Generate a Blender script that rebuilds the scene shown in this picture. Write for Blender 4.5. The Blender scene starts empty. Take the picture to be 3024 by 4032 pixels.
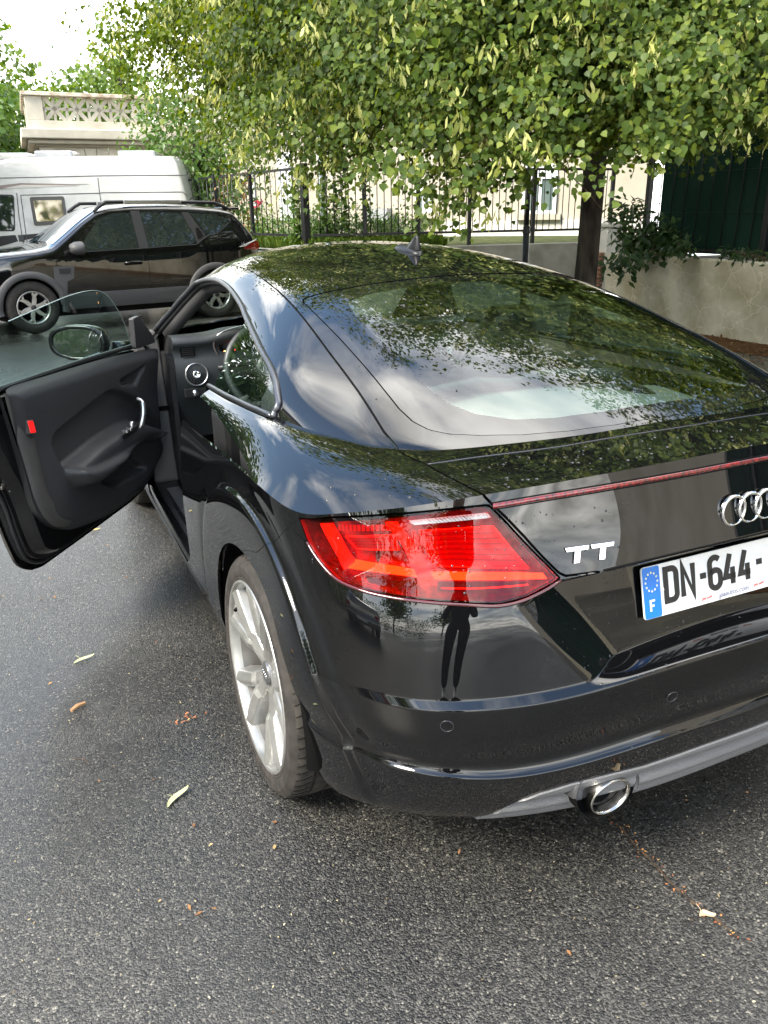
import bpy, bmesh, math, random
import numpy as np
from mathutils import Matrix, Vector, Euler
random.seed(7); RNG = np.random.default_rng(11)
SC = bpy.context.scene
COL = SC.collection

# ---------------------------------------------------------------- camera
def camera_basis(yaw, pitch, roll):
    cy, sy, cp, sp = math.cos(yaw), math.sin(yaw), math.cos(pitch), math.sin(pitch)
    f = Vector((sy*cp, cy*cp, -sp)); r = Vector((cy, -sy, 0)); u = r.cross(f)
    cr, sr = math.cos(roll), math.sin(roll)
    return cr*r + sr*u, -sr*r + cr*u, f
CAM = Vector((-1.3285, -1.7780, 1.4768))
cd = bpy.data.cameras.new('camera'); cam = bpy.data.objects.new('camera', cd); COL.objects.link(cam)
r_, u_, f_ = camera_basis(math.radians(24.616), math.radians(20.941), math.radians(-0.871))
cam.matrix_world = Matrix(((r_.x, u_.x, -f_.x, CAM.x), (r_.y, u_.y, -f_.y, CAM.y), (r_.z, u_.z, -f_.z, CAM.z), (0, 0, 0, 1)))
cd.sensor_fit = 'VERTICAL'; cd.sensor_height = 24; cd.lens = 24*3082.05/4032
cd.clip_start = 0.02; cd.clip_end = 3000
SC.camera = cam

# ---------------------------------------------------------------- sky, sun, exposure
SUN_EL, SUN_AZ = math.radians(44), math.radians(258)      # azimuth measured clockwise from +Y
W = bpy.data.worlds.new('World'); SC.world = W; W.use_nodes = True
nt = W.node_tree; nt.nodes.clear()
def N(nt, kind, loc=(0, 0), **kw):
    n = nt.nodes.new(kind)
    for k, v in kw.items(): setattr(n, k, v)
    return n
def L(nt, a, b): nt.links.new(a, b)
out = N(nt, 'ShaderNodeOutputWorld'); bg = N(nt, 'ShaderNodeBackground')
sky = N(nt, 'ShaderNodeTexSky'); sky.sky_type = 'NISHITA'; sky.sun_disc = False
sky.sun_elevation = SUN_EL; sky.sun_rotation = SUN_AZ; sky.dust_density = .6; sky.air_density = 1.5; sky.ozone_density = 3.0
tc = N(nt, 'ShaderNodeTexCoord'); sx = N(nt, 'ShaderNodeSeparateXYZ'); L(nt, tc.outputs['Generated'], sx.inputs[0])
zz = N(nt, 'ShaderNodeMath', operation='MAXIMUM'); zz.inputs[1].default_value = 0.0; L(nt, sx.outputs[2], zz.inputs[0])
za = N(nt, 'ShaderNodeMath', operation='ADD'); za.inputs[1].default_value = 0.22; L(nt, zz.outputs[0], za.inputs[0])
dx = N(nt, 'ShaderNodeMath', operation='DIVIDE'); L(nt, sx.outputs[0], dx.inputs[0]); L(nt, za.outputs[0], dx.inputs[1])
dy = N(nt, 'ShaderNodeMath', operation='DIVIDE'); L(nt, sx.outputs[1], dy.inputs[0]); L(nt, za.outputs[0], dy.inputs[1])
cx = N(nt, 'ShaderNodeCombineXYZ'); L(nt, dx.outputs[0], cx.inputs[0]); L(nt, dy.outputs[0], cx.inputs[1]); cx.inputs[2].default_value = 7.1
n1 = N(nt, 'ShaderNodeTexNoise'); n1.inputs['Scale'].default_value = 1.25; n1.inputs['Detail'].default_value = 9; n1.inputs['Roughness'].default_value = 0.56; n1.inputs['Distortion'].default_value = 0.35
L(nt, cx.outputs[0], n1.inputs['Vector'])
cr = N(nt, 'ShaderNodeValToRGB'); cr.color_ramp.elements[0].position = 0.46; cr.color_ramp.elements[1].position = 0.63
L(nt, n1.outputs['Fac'], cr.inputs[0])
hz = N(nt, 'ShaderNodeMapRange'); hz.inputs[1].default_value = 0.42; hz.inputs[2].default_value = 0.05; hz.inputs[3].default_value = 0.0; hz.inputs[4].default_value = 0.85
L(nt, sx.outputs[2], hz.inputs[0])
mx = N(nt, 'ShaderNodeMath', operation='MAXIMUM'); L(nt, cr.outputs[0], mx.inputs[0]); L(nt, hz.outputs[0], mx.inputs[1])
n2 = N(nt, 'ShaderNodeTexNoise'); n2.inputs['Scale'].default_value = 2.7; n2.inputs['Detail'].default_value = 6
L(nt, cx.outputs[0], n2.inputs['Vector'])
cc = N(nt, 'ShaderNodeMapRange'); cc.inputs[1].default_value = 0.3; cc.inputs[2].default_value = 0.7; cc.inputs[3].default_value = 6.6; cc.inputs[4].default_value = 20
L(nt, n2.outputs['Fac'], cc.inputs[0])
ccol = N(nt, 'ShaderNodeVectorMath', operation='SCALE'); ccol.inputs[0].default_value = (1.0, 0.975, 0.925); L(nt, cc.outputs[0], ccol.inputs['Scale'])
mix = N(nt, 'ShaderNodeMixRGB'); L(nt, mx.outputs[0], mix.inputs[0]); L(nt, sky.outputs[0], mix.inputs[1]); L(nt, ccol.outputs[0], mix.inputs[2])
L(nt, mix.outputs[0], bg.inputs[0]); bg.inputs[1].default_value = 0.15
L(nt, bg.outputs[0], out.inputs[0])
sl = bpy.data.lights.new('sun', 'SUN'); sun = bpy.data.objects.new('sun', sl); COL.objects.link(sun)
sl.energy = 3.0; sl.angle = math.radians(22); sl.color = (1.0, 0.92, 0.78)
sd = Vector((math.sin(SUN_AZ)*math.cos(SUN_EL), math.cos(SUN_AZ)*math.cos(SUN_EL), math.sin(SUN_EL)))
sun.rotation_euler = sd.to_track_quat('Z', 'Y').to_euler()
SC.view_settings.view_transform = 'Standard'; SC.view_settings.look = 'None'; SC.view_settings.gamma = 1; SC.view_settings.exposure = 1.75
SC.view_settings.use_curve_mapping = False
SC.cycles.max_bounces = 8; SC.cycles.transparent_max_bounces = 16; SC.cycles.caustics_reflective = False; SC.cycles.caustics_refractive = False

# ---------------------------------------------------------------- object helpers
def link(name, me, mats=None, parent=None, smooth=True, loc=None, rot=None):
    o = bpy.data.objects.new(name, me); COL.objects.link(o)
    if mats is not None and not me.materials:
        for m in (mats if isinstance(mats, (list, tuple)) else [mats]): me.materials.append(m)
    if parent is not None: o.parent = parent
    if loc is not None: o.location = loc
    if rot is not None: o.rotation_euler = rot
    return o
def mesh(name, V, F, smooth=True, mi=None):
    me = bpy.data.meshes.new(name)
    me.from_pydata([tuple(v) for v in np.asarray(V, float).tolist()], [], [list(f) for f in F])
    if smooth: me.polygons.foreach_set('use_smooth', [True]*len(me.polygons))
    if mi is not None: me.polygons.foreach_set('material_index', list(mi))
    me.update(); return me
def obj(name, V, F, mat, parent=None, smooth=True, **kw):
    return link(name, mesh(name, V, F, smooth), mat, parent, **kw)
def empty(name, loc=(0, 0, 0), rotz=0.0, parent=None):
    o = bpy.data.objects.new(name, None); COL.objects.link(o); o.location = loc; o.rotation_euler = (0, 0, rotz); o.empty_display_size = 0.1
    if parent is not None: o.parent = parent
    return o
def tag(o, label=None, cat=None, group=None, kind=None):
    if label: o['label'] = label
    if cat: o['category'] = cat
    if group: o['group'] = group
    if kind: o['kind'] = kind
    return o
class MB:
    """collects shapes into one mesh"""
    def __init__(s): s.V = []; s.F = []; s.M = []; s.m = 0
    def add(s, V, F):
        b = len(s.V); s.V += [tuple(map(float, v)) for v in V]
        s.F += [[i+b for i in f] for f in F]; s.M += [s.m]*len(F); return s
    def box(s, lo, hi, bev=0.0, mat=None):
        (x0, y0, z0), (x1, y1, z1) = lo, hi
        if bev <= 0:
            V = [(x0,y0,z0),(x1,y0,z0),(x1,y1,z0),(x0,y1,z0),(x0,y0,z1),(x1,y0,z1),(x1,y1,z1),(x0,y1,z1)]
            F = [(3,2,1,0),(4,5,6,7),(0,1,5,4),(1,2,6,5),(2,3,7,6),(3,0,4,7)]
        else:
            b = min(bev, (x1-x0)/2.01, (y1-y0)/2.01, (z1-z0)/2.01); bm = bmesh.new()
            bmesh.ops.create_cube(bm, size=1)
            bmesh.ops.scale(bm, vec=(x1-x0, y1-y0, z1-z0), verts=bm.verts)
            bmesh.ops.translate(bm, vec=((x0+x1)/2, (y0+y1)/2, (z0+z1)/2), verts=bm.verts)
            bmesh.ops.bevel(bm, geom=bm.edges[:], offset=b, segments=2, affect='EDGES', profile=0.6)
            bm.verts.index_update(); V = [tuple(v.co) for v in bm.verts]; F = [[v.index for v in f.verts] for f in bm.faces]; bm.free()
        if mat is not None: V = [tuple(mat @ Vector(v)) for v in V]
        return s.add(V, F)
    def tube(s, pts, r, n=8, cap=True, closed=False):
        P = [Vector(p) for p in pts]; m = len(P); rr = list(r) if hasattr(r, '__len__') else [r]*m
        V = []; F = []; up = None
        for i in range(m):
            a = P[(i-1) % m] if (closed or i > 0) else P[i]; b = P[(i+1) % m] if (closed or i < m-1) else P[i]
            t = (b-a).normalized()
            if up is None:
                up = t.orthogonal().normalized()
            up = (up - t*up.dot(t)); up = up.normalized() if up.length > 1e-6 else t.orthogonal().normalized()
            w = t.cross(up)
            for k in range(n):
                q = 2*math.pi*k/n; V.append(P[i] + (up*math.cos(q) + w*math.sin(q))*rr[i])
        M = m if closed else m-1
        for i in range(M):
            for k in range(n):
                a = i*n+k; b = i*n+(k+1) % n; c_ = ((i+1) % m)*n+(k+1) % n; d = ((i+1) % m)*n+k
                F.append((a, b, c_, d))
        if cap and not closed: F.append(tuple(range(n-1, -1, -1))); F.append(tuple((m-1)*n+k for k in range(n)))
        return s.add(V, F)
    def prism(s, poly, mat, d0, d1):
        """poly: 2D outline; mat maps (u, v, w) to 3D; extruded from w=d0 to w=d1"""
        n = len(poly); V = [mat @ Vector((p[0], p[1], d0)) for p in poly] + [mat @ Vector((p[0], p[1], d1)) for p in poly]
        F = [tuple(range(n-1, -1, -1)), tuple(range(n, 2*n))] + [(i, (i+1) % n, n+(i+1) % n, n+i) for i in range(n)]
        return s.add(V, F)
    def lathe(s, prof, mat, n=32, a0=0.0, a1=2*math.pi):
        """prof: (radius, height) pairs; axis = local Z of mat"""
        full = abs(a1-a0-2*math.pi) < 1e-6; m = n if full else n+1; V = []; F = []
        for (r, h) in prof:
            for k in range(m):
                q = a0+(a1-a0)*k/n; V.append(mat @ Vector((r*math.cos(q), r*math.sin(q), h)))
        for i in range(len(prof)-1):
            for k in range(n):
                k2 = (k+1) % m; F.append((i*m+k, i*m+k2, (i+1)*m+k2, (i+1)*m+k))
        return s.add(V, F)
    def grid(s, P, flip=False):
        P = np.asarray(P); a, b = P.shape[:2]; F = []
        for i in range(a-1):
            for j in range(b-1):
                q = (i*b+j, i*b+j+1, (i+1)*b+j+1, (i+1)*b+j); F.append(q[::-1] if flip else q)
        return s.add(P.reshape(-1, 3), F)
    def build(s, name, mat, parent=None, smooth=False, bev=0.0, **kw):
        me = mesh(name, s.V, s.F, smooth, s.M if max(s.M or [0]) > 0 else None)
        o = link(name, me, mat, parent, **kw)
        if bev > 0:
            m = o.modifiers.new('bevel', 'BEVEL'); m.width = bev; m.segments = 2; m.limit_method = 'ANGLE'; m.angle_limit = math.radians(35)
        return o
I4 = Matrix.Identity(4)
def frame(o, x, y, z=None):
    x = Vector(x).normalized(); y = Vector(y); z = x.cross(y).normalized() if z is None else Vector(z).normalized(); y = z.cross(x)
    return Matrix(((x.x, y.x, z.x, o[0]), (x.y, y.y, z.y, o[1]), (x.z, y.z, z.z, o[2]), (0, 0, 0, 1)))
def copy_tree(o, parent=None):
    c_ = o.copy(); COL.objects.link(c_)
    if parent is not None: c_.parent = parent
    for ch in list(o.children): copy_tree(ch, c_)
    return c_

# ---------------------------------------------------------------- materials
def material(name, color=(.5, .5, .5), rough=.5, metal=0.0, spec=.5, coat=0.0, trans=0.0, ior=1.5, emit=None, estr=0.0, alpha=1.0):
    m = bpy.data.materials.new(name); m.use_nodes = True; b = m.node_tree.nodes['Principled BSDF']
    b.inputs['Base Color'].default_value = (*color, 1); b.inputs['Roughness'].default_value = rough; b.inputs['Metallic'].default_value = metal
    b.inputs['Specular IOR Level'].default_value = spec; b.inputs['Coat Weight'].default_value = coat; b.inputs['Coat Roughness'].default_value = 0.01
    b.inputs['Transmission Weight'].default_value = trans; b.inputs['IOR'].default_value = ior; b.inputs['Alpha'].default_value = alpha
    if emit: b.inputs['Emission Color'].default_value = (*emit, 1); b.inputs['Emission Strength'].default_value = estr
    return m
def noisy(m, scale, c0, c1, p0=.35, p1=.65, detail=6, bump=0.0, bscale=None, rough=None, coord='Object', stretch=None, rrange=None):
    """noise-driven base colour (and bump) on a principled material"""
    t = m.node_tree; b = t.nodes['Principled BSDF']; tc = N(t, 'ShaderNodeTexCoord'); vec = tc.outputs[coord]
    if stretch:
        mp = N(t, 'ShaderNodeMapping'); mp.inputs['Scale'].default_value = stretch; L(t, vec, mp.inputs[0]); vec = mp.outputs[0]
    n = N(t, 'ShaderNodeTexNoise'); n.inputs['Scale'].default_value = scale; n.inputs['Detail'].default_value = detail; L(t, vec, n.inputs['Vector'])
    r = N(t, 'ShaderNodeValToRGB'); e = r.color_ramp.elements; e[0].position = p0; e[1].position = p1; e[0].color = (*c0, 1); e[1].color = (*c1, 1)
    L(t, n.outputs['Fac'], r.inputs[0]); L(t, r.outputs[0], b.inputs['Base Color'])
    if bump:
        n3 = N(t, 'ShaderNodeTexNoise'); n3.inputs['Scale'].default_value = bscale or scale*4; n3.inputs['Detail'].default_value = 4; L(t, vec, n3.inputs['Vector'])
        bp = N(t, 'ShaderNodeBump'); bp.inputs['Strength'].default_value = 1.0; bp.inputs['Distance'].default_value = bump; L(t, n3.outputs['Fac'], bp.inputs['Height']); L(t, bp.outputs[0], b.inputs['Normal'])
    if rrange:
        mr = N(t, 'ShaderNodeMapRange'); mr.inputs[3].default_value = rrange[0]; mr.inputs[4].default_value = rrange[1]; L(t, n.outputs['Fac'], mr.inputs[0]); L(t, mr.outputs[0], b.inputs['Roughness'])
    return m
def glass_mat(name, tint=(.75, .85, .82), refl=1.0, rough=0.0, ior=1.5):
    """thin glazing: transparent tint plus fresnel mirror"""
    m = bpy.data.materials.new(name); m.use_nodes = True; t = m.node_tree; t.nodes.clear()
    o = N(t, 'ShaderNodeOutputMaterial'); a = N(t, 'ShaderNodeBsdfTransparent'); a.inputs[0].default_value = (*tint, 1)
    g = N(t, 'ShaderNodeBsdfGlossy'); g.inputs['Roughness'].default_value = rough; g.inputs['Color'].default_value = (refl, refl, refl, 1)
    f = N(t, 'ShaderNodeFresnel'); ge = N(t, 'ShaderNodeNewGeometry'); mr = N(t, 'ShaderNodeMapRange'); mr.inputs[3].default_value = ior; mr.inputs[4].default_value = 1/ior
    L(t, ge.outputs['Backfacing'], mr.inputs[0]); L(t, mr.outputs[0], f.inputs['IOR'])
    x = N(t, 'ShaderNodeMixShader'); L(t, f.outputs[0], x.inputs[0]); L(t, a.outputs[0], x.inputs[1]); L(t, g.outputs[0], x.inputs[2]); L(t, x.outputs[0], o.inputs[0])
    return m
# ================================================================ sports coupe: surfaces
def nspline(t, P, s):
    """natural cubic spline through P (n,...) at knots t, evaluated at s"""
    t = np.asarray(t, float); P = np.asarray(P, float); n = len(t); h = np.diff(t); sh = P.shape; Q = P.reshape(n, -1)
    A = np.zeros((n, n)); B = np.zeros_like(Q); A[0, 0] = A[-1, -1] = 1
    for i in range(1, n-1):
        A[i, i-1] = h[i-1]; A[i, i] = 2*(h[i-1]+h[i]); A[i, i+1] = h[i]
        B[i] = 6*((Q[i+1]-Q[i])/h[i]-(Q[i]-Q[i-1])/h[i-1])
    M = np.linalg.solve(A, B); s = np.asarray(s, float); k = np.clip(np.searchsorted(t, s, side='right')-1, 0, n-2)
    a = ((t[k+1]-s)/h[k])[:, None]; b = ((s-t[k])/h[k])[:, None]; hh = (h[k]**2)[:, None]
    R = a*Q[k]+b*Q[k+1]+((a**3-a)*M[k]+(b**3-b)*M[k+1])*hh/6
    return R.reshape((len(s),)+sh[1:])
def bspline_rows(C, m):
    """uniform cubic b-spline across axis 0 of C (rows); m samples per span"""
    C = np.concatenate([C[:1]*2-C[1:2], C, C[-1:]*2-C[-2:-1]], 0); n = len(C); out = []; vs = []
    for i in range(n-3):
        for k in range(m + (1 if i == n-4 else 0)):
            t = k/m; w = ((1-t)**3/6, (3*t**3-6*t**2+4)/6, (-3*t**3+3*t**2+3*t+1)/6, t**3/6)
            out.append(w[0]*C[i]+w[1]*C[i+1]+w[2]*C[i+2]+w[3]*C[i+3]); vs.append(i+t)
    return np.stack(out), np.array(vs)
def sstep(a, b, x):
    t = np.clip((x-a)/(b-a), 0, 1); return t*t*(3-2*t)
# rows of the lower body, bottom to top; columns from rear centre round the corner and forward: (|x|, y, z)
ROWS = [
 [(0,-0.62,0.225),(0.26,-0.6,0.215),(0.45,-0.55,0.195),(0.56,-0.5,0.19),(0.66,-0.44,0.19),(0.73,-0.38,0.195),(0.77,-0.3,0.2),(0.77,-0.18,0.22),(0.77,0.12,0.195),(0.77,0.6,0.18),(0.77,1.3,0.17),(0.77,2,0.17),(0.77,2.5,0.17),(0.74,2.95,0.18),(0.62,3.12,0.19),(0.35,3.22,0.2),(0,3.25,0.2)],
 [(0,-0.75,0.248),(0.26,-0.735,0.24),(0.47,-0.675,0.226),(0.6,-0.615,0.216),(0.71,-0.55,0.216),(0.79,-0.475,0.221),(0.84,-0.37,0.225),(0.848,-0.18,0.24),(0.855,0.12,0.225),(0.865,0.6,0.213),(0.865,1.3,0.205),(0.865,2,0.2),(0.855,2.5,0.2),(0.82,2.95,0.2),(0.68,3.2,0.2),(0.38,3.32,0.21),(0,3.36,0.21)],
 [(0,-0.791,0.377),(0.26,-0.774,0.369),(0.47,-0.733,0.344),(0.61,-0.686,0.332),(0.72,-0.616,0.327),(0.8,-0.521,0.322),(0.852,-0.381,0.312),(0.86,-0.18,0.31),(0.862,0.12,0.28),(0.878,0.6,0.25),(0.878,1.3,0.24),(0.878,2,0.235),(0.87,2.5,0.24),(0.84,2.95,0.25),(0.7,3.22,0.26),(0.4,3.345,0.27),(0,3.385,0.27)],
 [(0,-0.806,0.455),(0.26,-0.793,0.447),(0.47,-0.761,0.427),(0.62,-0.721,0.425),(0.735,-0.656,0.43),(0.815,-0.551,0.425),(0.865,-0.385,0.41),(0.87,-0.18,0.4),(0.876,0.12,0.36),(0.893,0.6,0.3),(0.89,1.3,0.29),(0.886,2,0.29),(0.875,2.5,0.31),(0.85,2.95,0.33),(0.71,3.23,0.36),(0.4,3.35,0.38),(0,3.39,0.38)],
 [(0,-0.783,0.475),(0.26,-0.77,0.467),(0.47,-0.738,0.447),(0.62,-0.698,0.445),(0.732,-0.633,0.45),(0.812,-0.528,0.445),(0.861,-0.379,0.432),(0.873,-0.18,0.424),(0.8775,0.12,0.387),(0.8942,0.6,0.321),(0.8876,1.3,0.311),(0.8845,2,0.314),(0.8765,2.5,0.337),(0.853,2.95,0.36),(0.7115,3.23,0.387),(0.4,3.35,0.407),(0,3.39,0.407)],
 [(0,-0.809,0.55),(0.26,-0.797,0.545),(0.47,-0.772,0.53),(0.62,-0.736,0.52),(0.745,-0.669,0.515),(0.832,-0.554,0.51),(0.88,-0.39,0.5),(0.88,-0.18,0.48),(0.881,0.12,0.45),(0.897,0.6,0.37),(0.882,1.3,0.36),(0.881,2,0.37),(0.88,2.5,0.4),(0.86,2.95,0.43),(0.715,3.23,0.45),(0.4,3.35,0.47),(0,3.39,0.47)],
 [(0,-0.81,0.632),(0.26,-0.797,0.622),(0.47,-0.775,0.607),(0.62,-0.74,0.602),(0.745,-0.675,0.597),(0.835,-0.565,0.59),(0.885,-0.4,0.58),(0.885,-0.18,0.56),(0.886,0.12,0.54),(0.902,0.6,0.47),(0.888,1.3,0.46),(0.886,2,0.48),(0.885,2.5,0.51),(0.865,2.95,0.52),(0.715,3.22,0.53),(0.4,3.34,0.54),(0,3.38,0.54)],
 [(0,-0.794,0.648),(0.262,-0.781,0.638),(0.472,-0.759,0.623),(0.622,-0.724,0.618),(0.747,-0.659,0.613),(0.8375,-0.552,0.609),(0.885,-0.392,0.604),(0.885,-0.18,0.64),(0.89,0.12,0.62),(0.906,0.6,0.56),(0.893,1.3,0.56),(0.891,2,0.58),(0.89,2.5,0.6),(0.867,2.95,0.59),(0.715,3.21,0.58),(0.4,3.33,0.59),(0,3.37,0.59)],
 [(0,-0.7811,0.7182),(0.261,-0.7696,0.7106),(0.471,-0.7482,0.7004),(0.622,-0.7135,0.6954),(0.7495,-0.6437,0.6904),(0.8387,-0.5372,0.686),(0.883,-0.3842,0.6741),(0.8875,-0.18,0.688),(0.894,0.12,0.668),(0.908,0.6,0.6128),(0.8955,1.3,0.608),(0.8935,2,0.6184),(0.8915,2.5,0.6336),(0.8675,2.95,0.614),(0.715,3.205,0.5992),(0.4,3.33,0.6044),(0,3.368,0.6044)],
 [(0,-0.765,0.79),(0.26,-0.757,0.785),(0.47,-0.737,0.78),(0.622,-0.703,0.775),(0.752,-0.622,0.77),(0.84,-0.512,0.765),(0.881,-0.366,0.75),(0.89,-0.18,0.74),(0.898,0.12,0.72),(0.91,0.6,0.67),(0.898,1.3,0.66),(0.896,2,0.66),(0.893,2.5,0.67),(0.868,2.95,0.64),(0.715,3.2,0.62),(0.4,3.33,0.62),(0,3.365,0.62)],
 [(0,-0.728,0.89),(0.26,-0.717,0.885),(0.47,-0.69,0.87),(0.62,-0.65,0.86),(0.745,-0.575,0.84),(0.832,-0.475,0.82),(0.878,-0.36,0.8),(0.892,-0.18,0.79),(0.904,0.12,0.785),(0.912,0.6,0.755),(0.902,1.3,0.74),(0.899,2,0.74),(0.895,2.5,0.74),(0.867,2.95,0.69),(0.715,3.19,0.655),(0.4,3.32,0.65),(0,3.36,0.65)],
 [(0,-0.703,0.982),(0.26,-0.693,0.976),(0.47,-0.666,0.962),(0.605,-0.631,0.948),(0.73,-0.562,0.922),(0.82,-0.468,0.895),(0.872,-0.36,0.872),(0.893,-0.18,0.868),(0.908,0.12,0.86),(0.912,0.6,0.83),(0.906,1.3,0.815),(0.901,2,0.8),(0.893,2.5,0.785),(0.862,2.95,0.73),(0.71,3.17,0.685),(0.4,3.31,0.67),(0,3.35,0.67)],
 [(0,-0.694,1.02),(0.26,-0.684,1.014),(0.47,-0.657,1.002),(0.6,-0.618,0.987),(0.722,-0.55,0.962),(0.812,-0.46,0.935),(0.868,-0.36,0.912),(0.893,-0.18,0.913),(0.9,0.12,0.907),(0.906,0.6,0.882),(0.895,1.3,0.86),(0.892,2,0.845),(0.885,2.5,0.825),(0.845,2.95,0.765),(0.69,3.12,0.715),(0.38,3.28,0.69),(0,3.33,0.69)],
 [(0,-0.6,1.022),(0.26,-0.59,1.016),(0.45,-0.56,1.006),(0.585,-0.52,0.997),(0.69,-0.43,0.987),(0.765,-0.34,0.975),(0.81,-0.25,0.968),(0.83,-0.12,0.967),(0.845,0.12,0.966),(0.86,0.6,0.952),(0.865,1.3,0.93),(0.855,2,0.9),(0.8,2.45,0.88),(0.74,2.8,0.83),(0.6,2.95,0.8),(0.33,3.05,0.79),(0,3.08,0.8)],
 [(0,-0.475,1.027),(0.26,-0.455,1.018),(0.45,-0.41,1.008),(0.56,-0.35,1.001),(0.622,-0.294,0.999),(0.672,-0.197,0.999),(0.72,-0.08,0.999),(0.755,0.03,1.002),(0.782,0.15,1.003),(0.8,0.6,0.993),(0.8,1.3,0.985),(0.79,2,0.955),(0.7,2.3,0.93),(0.62,2.5,0.92),(0.52,2.6,0.93),(0.28,2.66,0.955),(0,2.68,0.965)],
 [(0,-0.3,1.03),(0.22,-0.3,1.02),(0.38,-0.27,1.01),(0.46,-0.22,1),(0.5,-0.17,1),(0.55,-0.08,1),(0.6,0,1),(0.63,0.08,1),(0.66,0.2,1),(0.68,0.6,0.98),(0.68,1.3,0.975),(0.68,1.95,0.95),(0.6,2.2,0.93),(0.5,2.35,0.92),(0.42,2.4,0.95),(0.2,2.45,0.98),(0,2.45,0.99)],
]
ROW_SEQ = [0, 0, 1, 2, 3, 3, 4, 5, 6, 6, 7, 7, 8, 9, 10, 11, 12, 12, 12, 13, 14, 15]
def lower_body(fine=1.0):
    R = np.array(ROWS, float)[ROW_SEQ]                      # (nr, 17, 3), left side: x negative
    left = R.copy(); left[..., 0] *= -1
    full = np.concatenate([R[:, :0:-1], left], 1)           # front right .. rear centre .. front left (33 columns)
    mid = left[6]; t = np.concatenate([[0], np.cumsum(np.linalg.norm(np.diff(mid, axis=0), axis=1))]); T = np.concatenate([-t[:0:-1], t])
    # sample positions: dense round the rear left
    kk = np.arange(17); fr = [0, t[4], t[8]+.25, t[9], t[11], t[16]]; step = [.0085/fine, .0042/fine, .012/fine, .03/fine, .05/fine]; s = []
    for a, b, d in zip(fr[:-1], fr[1:], step): s += list(np.linspace(a, b, max(2, int((b-a)/d)), endpoint=False))
    s.append(fr[-1]); s = np.array(s)
    sr = []
    for a, b, d in zip(fr[:-1], fr[1:], [.012/fine, .02/fine, .03/fine, .05/fine, .06/fine]): sr += list(np.linspace(a, b, max(2, int((b-a)/d)), endpoint=False))
    sr.append(fr[-1]); sr = np.array(sr)[1:]
    S = np.concatenate([-sr[::-1], s])
    D = nspline(T, np.swapaxes(full, 0, 1), S)              # (ncol, nr, 3)
    P, v = bspline_rows(np.swapaxes(D, 0, 1), int(17*fine))
    U = np.interp(np.abs(S), t, kk)*np.sign(S)
    # plate recess in the bumper
    x = np.abs(P[..., 0]); y = P[..., 1]; z = P[..., 2]; rear = (np.abs(U)[None, :] < 3.6)
    xo = .465+(z-.65)*.90; xi = .345+(z-.66)*.84
    zl = np.interp(x, [.44, .47, .476, .60, .66], [.95, .95, .822, .786, .77]); w = sstep(0, 1, (xo-x)/(xo-xi))*sstep(9.2, 10.4, v)[:, None]*np.clip((13.48-v)/.08, 0, 1)[:, None]*np.clip((zl-z)/.008, 0, 1)*rear
    yp = -.703+(z-.691)*.264
    P[..., 1] = np.where(w > 0, y+(np.maximum(yp, y)-y)*w, y)
    # flared wheel arches
    side = sstep(.74, .82, x)*(v[:, None] < 16.5)
    for yc in (0.0, 2.505):
        rho = np.hypot(P[..., 1]-yc, P[..., 2]-.327)
        h = .0135*(1-sstep(.508, .522, rho))*side - .004*np.exp(-((rho-.55)/.03)**2)*side
        P[..., 0] += np.sign(P[..., 0])*h
    j = int(np.argmin(np.abs(U+3.0))); w = np.concatenate([[0], np.cumsum(np.linalg.norm(np.diff(P[:, j], axis=0), axis=1))])
    return P, S, w
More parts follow.
